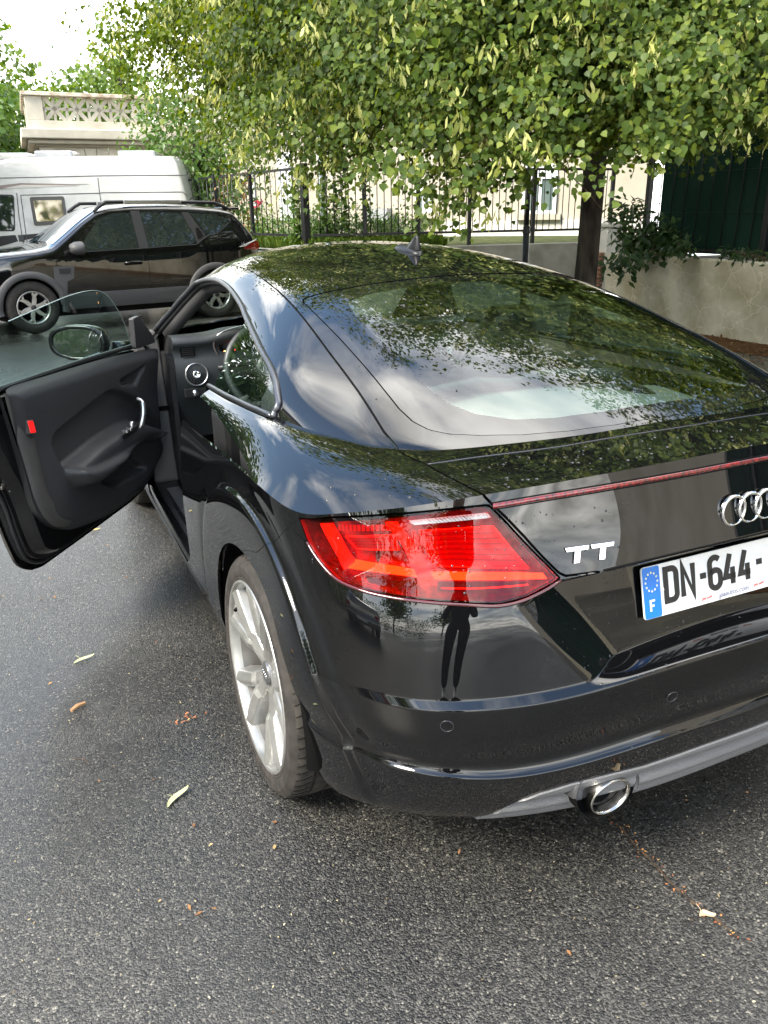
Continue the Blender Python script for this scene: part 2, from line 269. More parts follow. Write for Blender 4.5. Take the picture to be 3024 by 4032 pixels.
# greenhouse sections: y -> nine (|x|, z)
SECT = [
 (-.62, [(0,.975),(.20,.967),(.38,.945),(.46,.925),(.52,.905),(.56,.885),(.60,.865),(.64,.84),(.68,.80)]),
 (-.45, [(0,1.035),(.22,1.024),(.40,1.000),(.49,.980),(.55,.958),(.595,.935),(.63,.91),(.665,.88),(.70,.84)]),
 (-.35, [(0,1.070),(.24,1.058),(.43,1.032),(.53,1.010),(.575,.996),(.62,.972),(.655,.945),(.69,.91),(.725,.87)]),
 (-.25, [(0,1.104),(.25,1.092),(.45,1.064),(.56,1.036),(.617,1.015),(.645,1.000),(.675,.975),(.71,.94),(.745,.89)]),
 (-.08, [(0,1.160),(.25,1.149),(.45,1.120),(.55,1.094),(.607,1.071),(.66,1.042),(.70,1.014),(.735,.975),(.765,.92)]),
 (.15,  [(0,1.225),(.25,1.214),(.44,1.185),(.535,1.157),(.592,1.134),(.66,1.108),(.722,1.072),(.768,1.018),(.80,.94)]),
 (.42,  [(0,1.286),(.25,1.274),(.43,1.246),(.52,1.221),(.573,1.201),(.64,1.168),(.70,1.126),(.758,1.060),(.825,.955)]),
 (.73,  [(0,1.333),(.25,1.321),(.42,1.294),(.50,1.271),(.55,1.252),(.608,1.218),(.662,1.172),(.735,1.084),(.83,.955)]),
 (1.10, [(0,1.364),(.24,1.352),(.40,1.327),(.475,1.306),(.525,1.288),(.575,1.260),(.624,1.218),(.715,1.105),(.83,.955)]),
 (1.36, [(0,1.369),(.24,1.357),(.39,1.333),(.465,1.312),(.515,1.293),(.562,1.268),(.608,1.230),(.705,1.110),(.83,.955)]),
 (1.60, [(0,1.356),(.24,1.344),(.39,1.318),(.465,1.296),(.52,1.274),(.57,1.245),(.618,1.208),(.71,1.100),(.83,.95)]),
 (1.85, [(0,1.306),(.24,1.293),(.40,1.262),(.49,1.228),(.55,1.196),(.60,1.163),(.65,1.120),(.73,1.045),(.82,.94)]),
 (2.10, [(0,1.222),(.25,1.207),(.43,1.170),(.52,1.135),(.585,1.098),(.64,1.058),(.69,1.015),(.74,.97),(.80,.91)]),
 (2.40, [(0,1.090),(.26,1.073),(.45,1.033),(.54,1.002),(.60,.972),(.65,.945),(.70,.915),(.74,.885),(.79,.84)]),
 (2.70, [(0,.950),(.26,.935),(.45,.90),(.54,.875),(.60,.85),(.65,.83),(.70,.81),(.74,.79),(.79,.75)]),
]
def greenhouse(dy=.011, nx=26, offset=0.0):
    ys = np.array([s[0] for s in SECT]); C = np.array([s[1] for s in SECT], float)          # (ns, 9, 2)
    full = np.concatenate([C[:, :0:-1]*[1, 1], C*[-1, 1]], 1)                               # right .. centre .. left
    yy = np.concatenate([np.arange(-.62, .9, dy), np.arange(.9, 2.70, dy*2.2), [2.70]])
    A = nspline(ys, full, yy)                                                              # (ny, 17, 2)
    t = np.arange(17.); s = np.linspace(0, 16, nx*8+1)
    B = nspline(t, np.swapaxes(A, 0, 1), s)                                                # (nsx, ny, 2)
    P = np.zeros((len(s), len(yy), 3)); P[..., 0] = B[..., 0]; P[..., 2] = B[..., 1]; P[..., 1] = yy[None, :]
    return P
def grid_mesh(P):
    a, b = P.shape[:2]; idx = np.arange(a*b).reshape(a, b)
    F = np.stack([idx[:-1, :-1], idx[:-1, 1:], idx[1:, 1:], idx[1:, :-1]], -1).reshape(-1, 4)
    return P.reshape(-1, 3), F
def poly_sd(poly, X, Y):
    """signed distance to a closed polygon, positive inside"""
    poly = np.asarray(poly, float); n = len(poly); d = np.full(X.shape, 1e9); ins = np.zeros(X.shape, bool)
    for i in range(n):
        ax, ay = poly[i]; bx, by = poly[(i+1) % n]; ex, ey = bx-ax, by-ay; wx, wy = X-ax, Y-ay
        t = np.clip((wx*ex+wy*ey)/(ex*ex+ey*ey+1e-12), 0, 1); d = np.minimum(d, np.hypot(wx-ex*t, wy-ey*t))
        c1 = (ay <= Y) & (by > Y); c2 = (ay > Y) & (by <= Y); cr = ex*wy-ey*wx
        ins ^= (c1 & (cr > 0)) | (c2 & (cr < 0))
    return np.where(ins, d, -d)
def smooth_poly(P, n=8, closed=True):
    """catmull-rom through 2D/3D points"""
    P = np.asarray(P, float); m = len(P); out = []
    for i in range(m if closed else m-1):
        p0 = P[(i-1) % m] if (closed or i > 0) else 2*P[0]-P[1]; p1 = P[i]; p2 = P[(i+1) % m]; p3 = P[(i+2) % m] if (closed or i+2 < m) else 2*P[-1]-P[-2]
        for k in range(n):
            t = k/n; out.append(.5*((2*p1)+(-p0+p2)*t+(2*p0-5*p1+4*p2-p3)*t*t+(-p0+3*p1-3*p2+p3)*t**3))
    if not closed: out.append(P[-1])
    return np.array(out)
def round_poly(P, r, n=5):
    """polygon with rounded corners"""
    P = [np.array(p, float) for p in P]; m = len(P); out = []
    rr = r if hasattr(r, '__len__') else [r]*m
    for i in range(m):
        a, b, c = P[i-1], P[i], P[(i+1) % m]; u = (a-b); w = (c-b); lu, lw = np.linalg.norm(u), np.linalg.norm(w); q = min(rr[i], lu*.45, lw*.45)
        p, e = b+u/lu*q, b+w/lw*q
        for k in range(n+1):
            t = k/n; out.append((1-t)**2*p+2*t*(1-t)*b+t*t*e)
    return np.array(out)
def clip(V, F, *phis):
    """keep the part of a polygon mesh where every scalar field is >= 0 (cut edges interpolated)"""
    V = np.asarray(V, float); fields = [np.asarray(p, float) for p in phis]
    FA = np.asarray(F) if not isinstance(F, np.ndarray) else F; G = []          # untouched quads stay in an array, cut faces in a list
    for q in range(len(fields)):
        lo = fields[q]; vals = lo[FA] if len(FA) else np.zeros((0, 4)); keep = vals.min(1) >= 0 if len(FA) else np.zeros(0, bool); cut = (~keep) & (vals.max(1) >= 0) if len(FA) else keep
        todo = FA[cut].tolist()+G; FA = FA[keep]; newV = []; cache = {}; base = len(V); out = []; inter = [[] for _ in fields]
        for f in todo:
            vs = [lo[i] for i in f]
            if min(vs) >= 0: out.append(f); continue
            if max(vs) < 0: continue
            g = []
            for a in range(len(f)):
                i, j = f[a], f[(a+1) % len(f)]; pi, pj = lo[i], lo[j]
                if pi >= 0: g.append(i)
                if (pi >= 0) != (pj >= 0):
                    key = (i, j) if i < j else (j, i)
                    if key not in cache:
                        p_, q_ = key; t = lo[p_]/(lo[p_]-lo[q_]); t = min(max(t, 1e-4), 1-1e-4)
                        cache[key] = base+len(newV); newV.append(V[p_]*(1-t)+V[q_]*t)
                        for z_ in range(len(fields)): inter[z_].append(fields[z_][p_]*(1-t)+fields[z_][q_]*t)
                    g.append(cache[key])
            if len(g) >= 3: out.append(g)
        if newV:
            V = np.concatenate([V, np.array(newV)])
            for z_ in range(len(fields)): fields[z_] = np.concatenate([fields[z_], np.array(inter[z_])])
            fields[q][base:] = 0.0
        G = out
    FF = FA.tolist()+G
    used = np.unique(np.concatenate([FA.ravel()]+[np.array(g) for g in G])).astype(int) if (len(FA) or G) else np.zeros(0, int)
    mp = np.full(len(V), -1); mp[used] = np.arange(len(used)); mp = mp.tolist()
    return V[used], [[mp[i] for i in f] for f in FF]
def vnormals(V, F):
    T = np.array([(f[0], f[k], f[k+1]) for f in F for k in range(1, len(f)-1)]); n = np.cross(V[T[:, 1]]-V[T[:, 0]], V[T[:, 2]]-V[T[:, 0]]); Nn = np.zeros_like(V)
    for k in range(3): np.add.at(Nn, T[:, k], n)
    return Nn/np.maximum(np.linalg.norm(Nn, axis=1), 1e-12)[:, None]
def boundary(F):
    cnt = {}
    for f in F:
        for a in range(len(f)):
            i, j = f[a], f[(a+1) % len(f)]; cnt[(i, j)] = cnt.get((i, j), 0)+1
    return [e for e in cnt if (e[1], e[0]) not in cnt]
def flanged(V, F, depth):
    """add a folded-in edge of the given depth along every free edge, so that panels have thickness"""
    Nn = vnormals(V, F); E = boundary(F); ids = sorted({i for e in E for i in e}); m = {i: k for k, i in enumerate(ids)}; b = len(V); n = len(ids)
    A = V[ids]; B = A-Nn[ids]*depth; V2 = np.concatenate([V, A, B])
    F2 = F+[[b+m[j], b+m[i], b+n+m[i], b+n+m[j]] for i, j in E]
    return V2, F2
# chart positions (arc along the body, arc up the body) of seams and lamp parts
TAIL = [(1.0441, 0.9322), (0.9273, 0.9382), (0.7791, 0.9348), (0.6923, 0.9302), (0.6159, 0.9252), (0.5818, 0.889), (0.5415, 0.8428), (0.5095, 0.8056), (0.4814, 0.77), (0.5527, 0.7483), (0.6063, 0.7412), (0.657, 0.7468), (0.7158, 0.7543), (0.7781, 0.7621), (0.8364, 0.7718), (0.8962, 0.7916), (0.952, 0.8361), (1.0035, 0.8829)]
GATEL = [(0.2701, 0.7248), (0.4026, 0.7684), (0.4688, 0.7726), (0.4822, 0.781), (0.5126, 0.8186), (0.5436, 0.857), (0.5791, 0.8956), (0.6051, 0.9216), (0.6227, 0.9427), (0.6419, 1.0012), (0.6834, 1.1171), (0.7731, 1.2166)]
SEAMB = [(1.0636, 0.9255), (1.1118, 0.8891), (1.1304, 0.8747), (1.2081, 0.8102), (1.2918, 0.7254)]
STRIP = [(0.597, 0.9217), (0.5308, 0.9215), (0.4613, 0.9208), (0.2973, 0.9169), (0.1486, 0.9145), (0.005, 0.9146)]
GAPL = [(0.6798, 1.1171), (0.6066, 1.1368), (0.5331, 1.1478), (0.4379, 1.1502), (0.3433, 1.1502), (0.1966, 1.1547), (0.0348, 1.1659)]
BARV_A = [(0.9826, 0.9225), (0.9418, 0.8805), (0.9106, 0.8433), (0.8954, 0.8146)]
BARV_B = [(0.9404, 0.9239), (0.9107, 0.893), (0.8842, 0.8571), (0.864, 0.8362)]
BARH1_A = [(0.8851, 0.8188), (0.8231, 0.8145), (0.7743, 0.8092), (0.7334, 0.8025)]
BARH1_B = [(0.866, 0.8404), (0.8075, 0.8325), (0.7694, 0.8257), (0.7389, 0.8187)]
BARH2_A = [(0.7151, 0.7977), (0.671, 0.7923), (0.5611, 0.7804), (0.4992, 0.7725)]
BARH2_B = [(0.7141, 0.813), (0.6695, 0.8078), (0.5585, 0.7941), (0.5058, 0.7844)]
DIAG_A = [(0.7985, 0.9209), (0.7617, 0.8706), (0.739, 0.8161), (0.7308, 0.7828)]
DIAG_B = [(0.7774, 0.9198), (0.7435, 0.8737), (0.7164, 0.8194), (0.7055, 0.7867)]
REV_A = [(0.7557, 0.9201), (0.6879, 0.9167), (0.617, 0.9118)]
REV_B = [(0.743, 0.9096), (0.6833, 0.9055), (0.6091, 0.9002)]
R1_A = [(0.8998, 0.894), (0.786, 0.8926)]
R1_B = [(0.8666, 0.8646), (0.772, 0.861)]
R2_A = [(0.7371, 0.895), (0.5995, 0.8809)]
R2_B = [(0.7089, 0.8227), (0.5298, 0.7965)]
DK1_A = [(0.7025, 0.7926), (0.5432, 0.7741)]
DK1_B = [(0.7071, 0.7725), (0.5611, 0.7561)]
DK2_A = [(0.8396, 0.8048), (0.7424, 0.7938)]
DK2_B = [(0.8296, 0.7882), (0.7374, 0.7787)]
LINE = [(0.6986, 0.7802), (0.6318, 0.7742), (0.5442, 0.7696)]
TOOTH = [(0.9214, 0.9213), (0.8022, 0.9163)]
DIFFT = [(0.5744, 0.2191), (0.5477, 0.248), (0.5106, 0.2674), (0.4415, 0.2771), (0.3691, 0.2727), (0.271, 0.2619), (0.1135, 0.2673), (-0.0214, 0.2649)]
SENS = [(0.7187, 0.5018), (0.2416, 0.458)]
TTB = [(0.4366, 0.8029), (0.3869, 0.8042)]
# ================================================================ sports coupe: materials
M_PAINT = material('black_paint', (.0025, .0026, .003), rough=.05, spec=.0, coat=1.0); M_PAINT.node_tree.nodes['Principled BSDF'].inputs['Coat IOR'].default_value = 1.58
M_PAINTIN = material('black_inner_paint', (.004, .004, .0045), rough=.22, spec=.5)
M_BLACK = material('matte_black', (.004, .004, .004), rough=.9, spec=.1)
M_HARDT = material('dark_pillar_trim', (.016, .016, .017), rough=.6)
M_RUBBER = material('black_rubber', (.012, .012, .013), rough=.45)
M_TRIM = material('satin_window_trim', (.085, .088, .098), rough=.34, metal=.8)
M_CHROME = material('chrome', (.86, .87, .88), rough=.06, metal=1)
M_ALU = material('brushed_aluminium', (.62, .62, .62), rough=.32, metal=1)
M_GREYPL = noisy(material('grey_bumper_plastic', (.16, .16, .163), rough=.42), 260, (.14, .14, .143), (.185, .185, .188), bump=.0003, bscale=900)
M_GLASS = glass_mat('tinted_rear_glass', (.62, .76, .70), ior=1.75)
M_SIDEGLASS = glass_mat('clear_side_glass', (.54, .70, .66), ior=1.55)
M_WSGLASS = glass_mat('windscreen_glass', (.72, .85, .80), ior=1.45)
M_FRIT = material('black_glass_edge', (.003, .003, .004), rough=.02, spec=.75)
M_REDLENS = glass_mat('red_lens', (.90, .085, .07), ior=1.42)
M_CLEARLENS = glass_mat('clear_lens', (.9, .9, .9), ior=1.45)
# ================================================================ sports coupe: panels
CAR = empty('sports_coupe', (0, 0, 0)); tag(CAR, 'black sports coupe with its driver door open and tail lights lit', 'car')
LP, LS, LW = lower_body()
LV, LF = grid_mesh(LP); LF = LF[:, ::-1].copy()
a_s = np.broadcast_to(LS[None, :], LP.shape[:2]).ravel(); a_w = np.broadcast_to(LW[:, None], LP.shape[:2]).ravel()
LX, LY, LZ = LV[:, 0], LV[:, 1], LV[:, 2]; LA = np.abs(a_s)
LN = np.zeros_like(LP); du = np.gradient(LP, axis=1); dv = np.gradient(LP, axis=0); LN = np.cross(dv, du); LN /= np.maximum(np.linalg.norm(LN, axis=2), 1e-9)[..., None]
if LN[np.argmin(abs(LW-.6)), np.argmin(abs(LS)), 1] > 0: LN = -LN
def chart(s, w, depth=0.0):
    """a point of the lower body surface, sunk by depth"""
    j = np.clip(np.interp(s, LS, np.arange(len(LS))), 0, len(LS)-1.001); i = np.clip(np.interp(w, LW, np.arange(len(LW))), 0, len(LW)-1.001)
    a, b = int(i), int(j); t, q = i-a, j-b
    g = lambda A: (A[a, b]*(1-t)+A[a+1, b]*t)*(1-q)+(A[a, b+1]*(1-t)+A[a+1, b+1]*t)*q
    n = g(LN); return g(LP)-n/np.linalg.norm(n)*depth
GP = greenhouse(); GV, GF = grid_mesh(GP); GX, GY, GZ = GV.T; GA = np.abs(GX)
# height of one sheet over the plan, to find where the two meet
_gx = np.linspace(-.86, .86, 259); _gy = GP[0, :, 1]
_gz = np.stack([np.interp(_gx, GP[::-1, j, 0], GP[::-1, j, 2]) if GP[0, j, 0] > GP[-1, j, 0] else np.interp(_gx, GP[:, j, 0], GP[:, j, 2]) for j in range(len(_gy))])
def g_height(x, y):
    fx = np.clip((x+.86)/1.72*258, 0, 257.999); fy = np.clip(np.interp(y, _gy, np.arange(len(_gy))), 0, len(_gy)-1.001)
    i, j = fy.astype(int), fx.astype(int); t, q = fy-i, fx-j
    return (_gz[i, j]*(1-q)+_gz[i, j+1]*q)*(1-t)+(_gz[i+1, j]*(1-q)+_gz[i+1, j+1]*q)*t
deck = LZ-g_height(LX, LY); deck = np.where((a_w > .95) & (LY < 2.72), deck, 1.0)          # deck above greenhouse
wheel = np.minimum(np.hypot(LY, LZ-.327), np.hypot(LY-2.505, LZ-.327))-.362
wheel = np.where(np.abs(LX) > .70, wheel, 1.0)
tail = poly_sd(TAIL, LA, a_w)
GATE = [(0, GATEL[0][1]-.004)]+GATEL+[(.80, 1.5), (0, 1.5)]
GATE = [(-a, b) for a, b in GATE[::-1] if a > 0]+GATE
gate = poly_sd(GATE, a_s, a_w)
BUMP = [(0, -.2), (1.75, -.2), (1.60, .48), (1.42, .66)]+SEAMB[::-1]+[(1.06, .895)]+[(a+.004, b-.003) for a, b in TAIL[:7:-1]]+[(.4648, GATEL[2][1]-.005), (.3996, GATEL[1][1]-.005), (0, GATEL[0][1]-.009)]
BUMP = [(-a, b) for a, b in BUMP[::-1] if a > 0]+BUMP
bump = poly_sd(BUMP, a_s, a_w)
DIFF = [(0, DIFFT[-2][1])]+DIFFT[-2::-1]+[(.61, .15), (.65, .05), (.62, -.2), (0, -.2)]
DIFF = [(-a, b) for a, b in DIFF[::-1] if a > 0]+DIFF
diff = poly_sd(DIFF, a_s, a_w)
# door opening on the left, in side view (y, z)
DOOR = round_poly([(.60,1.2),(.612,.955),(.642,.88),(.71,.745),(.785,.58),(.805,.45),(.835,.33),(.93,.275),(1.70,.275),(1.84,.30),(1.88,.50),(1.88,.90),(1.84,1.2)], [.01,.05,.05,.05,.05,.05,.06,.06,.06,.06,.1,.1,.01])
door = poly_sd(DOOR, LY, LZ); doorL = np.where(LX < -.6, door, -1.0)
def panel(name, V, F, mat, parent, *phis, flange=.008):
    v, f = clip(V, F, *phis)
    if flange: v, f = flanged(v, f, flange)
    return obj(name, v, f, mat, parent)
G5 = .0026                                                                             # half a panel gap
panel('body_shell', LV, LF, M_PAINT, CAR, wheel, deck, -gate-G5, -tail-G5, -bump-.0008, -doorL-G5)
panel('tailgate', LV, LF, M_PAINT, CAR, deck, gate-G5)
BMP = panel('rear_bumper', LV, LF, M_PAINT, CAR, wheel, bump-.0008, -diff-.001)
# ridged grey insert under the bumper
dV = LV.copy(); rid = .0045*np.sin(np.clip(a_w, .02, .26)*2*math.pi/.060)*(np.abs(a_s) < .70)
dV -= -LN.reshape(-1, 3)*rid[:, None]
panel('diffuser_insert', dV, LF, M_GREYPL, CAR, diff-.001)
# ---------------------------------------------------------------- greenhouse panels
SEAM = [(.617,-.32),(.619,-.235),(.606,-.065),(.592,.165),(.571,.45),(.549,.73),(.527,1.10),(.517,1.36),(.520,1.60),(.540,1.80),(.60,2.05),(.70,2.45),(.74,2.8)]
_sy = np.array([p[1] for p in SEAM]); _sx = np.array([p[0] for p in SEAM]); seam_x = lambda y: np.interp(y, _sy, _sx, left=.70, right=.74)
inner = seam_x(GY)-GA                                                                  # > 0 inside the roof/hatch seam
top_y = np.interp(GA, [0,.12,.25,.4,.55], [.605,.61,.622,.65,.715])                       # hatch / roof seam
ghdeck = GZ-(-1)                                                                       # placeholder, replaced below
# height of the lower body over plan, for trimming the greenhouse at the deck
_m = a_w > .95
def deck_height_field():
    rows = np.where(LW > .92)[0]; A = LP[rows]; b = A.reshape(-1, 3); H = np.full((260, 380), np.nan); xs = np.linspace(-.95, .95, 260); ys = np.linspace(-.75, 2.75, 380)
    ix = np.clip(((b[:, 0]+.95)/1.9*259).round().astype(int), 0, 259); iy = np.clip(((b[:, 1]+.75)/3.5*379).round().astype(int), 0, 379); H[ix, iy] = b[:, 2]
    for _ in range(160):
        nan = np.isnan(H)
        if not nan.any(): break
        s = np.zeros_like(H); n = np.zeros_like(H); Z = np.where(nan, 0, H); K = (~nan).astype(float)
        for a, c_ in ((1, 0), (-1, 0), (0, 1), (0, -1)):
            s += np.roll(Z, (a, c_), (0, 1)); n += np.roll(K, (a, c_), (0, 1))
        H = np.where(nan & (n > 0), s/np.maximum(n, 1), H)
    return np.nan_to_num(H, nan=.9)
_H = deck_height_field()
def d_height(x, y):
    fx = np.clip((x+.95)/1.9*259, 0, 258.999); fy = np.clip((y+.75)/3.5*379, 0, 378.999); i, j = fx.astype(int), fy.astype(int); t, q = fx-i, fy-j
    return (_H[i, j]*(1-q)+_H[i, j+1]*q)*(1-t)+(_H[i+1, j]*(1-q)+_H[i+1, j+1]*q)*t
above = GZ-d_height(GX, GY)+.006
GLASS = [(0,-.457),(.15,-.452),(.265,-.434),(.365,-.405),(.45,-.366),(.505,-.33),(.535,-.295),(.552,-.25),(.558,-.19),(.556,-.10),(.552,0),(.544,.2),(.541,.35),(.536,.5),(.528,.53),(.505,.528),(.40,.492),(.25,.462),(.12,.450),(0,.447)]
def sym(H): return [(-a, b) for a, b in H[::-1] if a > 1e-6]+list(H) if H[0][0] < 1e-6 or H[-1][0] < 1e-6 else H
GLASSP = [(-a, b) for a, b in GLASS[-2:0:-1]]; GLASSP = GLASS+GLASSP
glass = poly_sd(GLASSP, GX, GY)
FRIT = poly_sd([(0,-.405),(.15,-.40),(.27,-.382),(.355,-.352),(.42,-.30),(.455,-.24),(.468,-.17),(.472,-.08),(.47,.1),(.462,.28),(.44,.40),(.36,.41),(.2,.395),(0,.388)]+[(-a, b) for a, b in [(.2,.395),(.36,.41),(.44,.40),(.462,.28),(.47,.1),(.472,-.08),(.468,-.17),(.455,-.24),(.42,-.30),(.355,-.352),(.27,-.382),(.15,-.40)]], GX, GY)
WIN = smooth_poly([(1.86,1.0),(1.70,1.185),(1.58,1.222),(1.36,1.243),(1.10,1.234),(.85,1.202),(.69,1.172),(.42,1.124),(.235,1.087),(.135,1.046),(.105,1.012),(.20,.98),(1.0,.965),(1.80,.96)], 6)
win = poly_sd(WIN, GY, GZ); side_zone = GA > .50; win = np.where(side_zone, win, -1.0)
WS = [(0,1.80),(.3,1.775),(.46,1.74),(.505,1.735),(.53,1.80),(.60,2.10),(.69,2.52),(.72,2.75),(0,2.75)]
ws = poly_sd(WS+[(-a, b) for a, b in WS[-2:0:-1]], GX, GY)
g_low = np.where(GY < 1.95, above, above+.02)
panel('hatch_frame', GV, GF, M_PAINT, CAR, g_low, inner-G5, top_y-GY-G5*.6, -glass-.0035)
panel('roof_panel', GV, GF, M_PAINT, CAR, inner-.0015, GY-top_y-G5*.6, -ws-.002)
RAIL = panel('roof_side_frame', GV, GF, M_PAINT, CAR, g_low, -inner-np.where(GY < .9, G5, .0012), -win, -ws-.002, np.where((GX < 0) & (GY > .60) & (GY < 1.93), GZ-1.0, 1.0))
RG = panel('rear_window', GV-np.array([0, 0, .002]), GF, M_GLASS, CAR, glass-.001, FRIT, flange=0)
panel('glass_border', GV-np.array([0, 0, .002]), GF, M_FRIT, RG, glass-.001, -FRIT, flange=.004)
WSO = panel('windscreen', GV, GF, M_WSGLASS, CAR, ws-.001, g_low, flange=0)
# quarter windows (behind the doors) and the closed right door's window
pil = GY-(.655+(GZ-1.0)*.50)                                                           # B-pillar edge of the glass
gin = GV-np.stack([np.sign(GX)*.012, 0*GX, 0*GX+.008], 1)
for sgn in (-1, 1):
    side = sgn*GX-.3
    panel('quarter_window', gin, GF, M_SIDEGLASS, CAR, side, win+.006, -pil-.004, above+.03, flange=0)
panel('door_window', gin, GF, M_SIDEGLASS, CAR, GX-.3, win+.006, pil-.004, above+.03, flange=0)
# window surround trim
def surf_tube(name, pts, r, mat, parent, n=6, closed=False):
    return MB().tube(pts, r, n, closed=closed).build(name, mat, parent, smooth=True)
def g_point_yz(y, z, sgn, off=0.0):
    """point of the greenhouse side at side-view position (y, z)"""
    j = int(np.argmin(np.abs(_gy-y))); col = GP[:, j]; m = (np.sign(col[:, 0]) == sgn) & (np.abs(col[:, 0]) > .48); q = col[m]; o_ = np.argsort(q[:, 2]); x = np.interp(z, q[o_, 2], q[o_, 0])
    return (x+sgn*off, y, z)
ARC = []
for q in WIN:
    if q[1] > .992: ARC.append(q)
    elif ARC: break
for sgn in (-1, 1):
    pts = [g_point_yz(y, z, sgn, .002) for y, z in ARC]
    m = MB().tube(pts, .0095, 10)
    m.build('window_trim', M_TRIM, CAR, smooth=True)
    MB().tube([np.array(g_point_yz(y, z, sgn, -.050))-[0, .018, .022] for y, z in ARC if y > .75][::2], .027, 10).build('pillar_trim', M_HARDT, CAR, smooth=True)
    pts2 = [g_point_yz(y, z, sgn, -.014) for y, z in ARC]
    MB().tube([(p[0], p[1], p[2]-.012) for p in pts2], .011, 8).build('window_seal', M_RUBBER, CAR, smooth=True)
# sill moulding below the quarter window
for sgn in (-1, 1):
    pts = []
    for y in np.linspace(.10, .655, 24):
        x = np.interp(y, [.10,.25,.45,.66], [.776,.792,.806,.812]); pts.append((sgn*x, y, float(d_height(np.array([sgn*x]), np.array([y]))[0])+.004))
    MB().tube(pts, [.004]+[.0075]*22+[.005], 8).build('sill_moulding', M_TRIM, CAR, smooth=True)
# ---------------------------------------------------------------- dark skin added inside the body to block light at panel gaps
def inner_skin(name, V, F, depth, mat, *phis):
    v, f = clip(V, F, *phis); n = vnormals(v, f); return obj(name, v-n*depth, f, mat, CAR)
CP, CS, CW = lower_body(.42); CV, CF = grid_mesh(CP); cs = np.abs(np.broadcast_to(CS[None, :], CP.shape[:2]).ravel()); cw = np.broadcast_to(CW[:, None], CP.shape[:2]).ravel()
c_door = np.where(CV[:, 0] < -.6, poly_sd(DOOR, CV[:, 1], CV[:, 2]), -1.0)
c_wheel = np.where(np.abs(CV[:, 0]) > .60, np.minimum(np.hypot(CV[:, 1], CV[:, 2]-.327), np.hypot(CV[:, 1]-2.505, CV[:, 2]-.327))-.385, 1.0)
c_deck = np.where((cw > .92) & (CV[:, 1] < 2.72), CV[:, 2]-g_height(CV[:, 0], CV[:, 1])+.0, 1.0)
inner_skin('light_block_skin', CV, CF[:, ::-1].copy(), .022, M_BLACK, c_wheel, c_deck, -poly_sd(TAIL, cs, cw)-.004, -c_door, np.maximum(cs-.80, cw-.78))
# ---------------------------------------------------------------- spoiler gap, lip light strip
def deck_line(pts, r, name, mat, lift=.0):
    P = [chart(s, w, -lift) for s, w in pts]; return MB().tube(P, r, 6).build(name, mat, CAR, smooth=True)
SG = [(a, b) for a, b in GAPL[:-1]]+[(0, 1.146)]
SG = SG+[(-a, b) for a, b in SG[-2::-1]]
SGs = smooth_poly(SG, 5, False)
deck_line(SGs, .0028, 'spoiler_gap', M_BLACK, -.0012)
deck_line([(s, w-.0045) for s, w in SGs], .0009, 'spoiler_edge', M_TRIM, .0004)
SG2 = smooth_poly([(.607, STRIP[0][1])]+STRIP[1:5]+[(0, STRIP[5][1])], 6, False); SG2 = list(SG2)+[(-a, b) for a, b in SG2[-2::-1]]
M_STRIP = noisy(material('brake_strip', (.10, .003, .004), rough=.12, coat=1), 160, (.02, .001, .001), (.22, .006, .008), .35, .75)
V = []; F = []
for s, w in SG2:
    V += [chart(s, w-.0045, -.0012), chart(s, w-.0035, -.0024), chart(s, w+.0035, -.0024), chart(s, w+.0045, -.0012)]
for i in range(len(SG2)-1):
    for k in range(3): F.append((4*i+k, 4*i+k+1, 4*i+k+5, 4*i+k+4))
obj('brake_light_strip', V, F, M_STRIP, CAR)
for dw in (-.0065, .0065): deck_line([(s, w+dw) for s, w in SG2], .0014, 'strip_gap', M_BLACK, .0002)
# ---------------------------------------------------------------- tail lights
M_LED = material('led_red_bar', (.6, .02, .01), rough=.4, emit=(1.0, .022, .006), estr=2.4)
M_LED2 = material('led_orange_bar', (.7, .1, .02), rough=.4, emit=(1.0, .15, .02), estr=3.0)
M_LED3 = material('led_dim_red', (.22, .006, .006), rough=.35, emit=(1.0, .015, .01), estr=.10)
M_HOUS = noisy(material('lamp_housing', (.30, .02, .018), rough=.25, metal=.3), 90, (.07, .003, .003), (.20, .010, .009), .3, .7)
M_REFL = material('lamp_reflector', (.45, .04, .035), rough=.25, metal=.7)
M_WHITEREF = material('reversing_reflector', (.34, .34, .36), rough=.3, metal=.3)
M_DARKH = material('lamp_dark_band', (.03, .004, .004), rough=.3)
def ribbon(A, B, depth, n=10, thick=.006, sgn=1):
    """slab between two chart polylines A and B (resampled), its front sunk by depth"""
    def rs(Q, n):
        Q = np.array(Q, float); l = np.concatenate([[0], np.cumsum(np.linalg.norm(np.diff(Q, axis=0), axis=1))]); t = np.linspace(0, l[-1], n); return np.stack([np.interp(t, l, Q[:, 0]), np.interp(t, l, Q[:, 1])], 1)
    A, B = rs(A, n), rs(B, n); V = []; F = []
    for a, b in zip(A, B):
        V += [chart(sgn*a[0], a[1], depth), chart(sgn*b[0], b[1], depth), chart(sgn*b[0], b[1], depth+thick), chart(sgn*a[0], a[1], depth+thick)]
    for i in range(n-1):
        for k in range(4): F.append((4*i+k, 4*i+(k+1) % 4, 4*i+4+(k+1) % 4, 4*i+4+k))
    F += [(3, 2, 1, 0), (4*n-4, 4*n-3, 4*n-2, 4*n-1)]
    return V, F
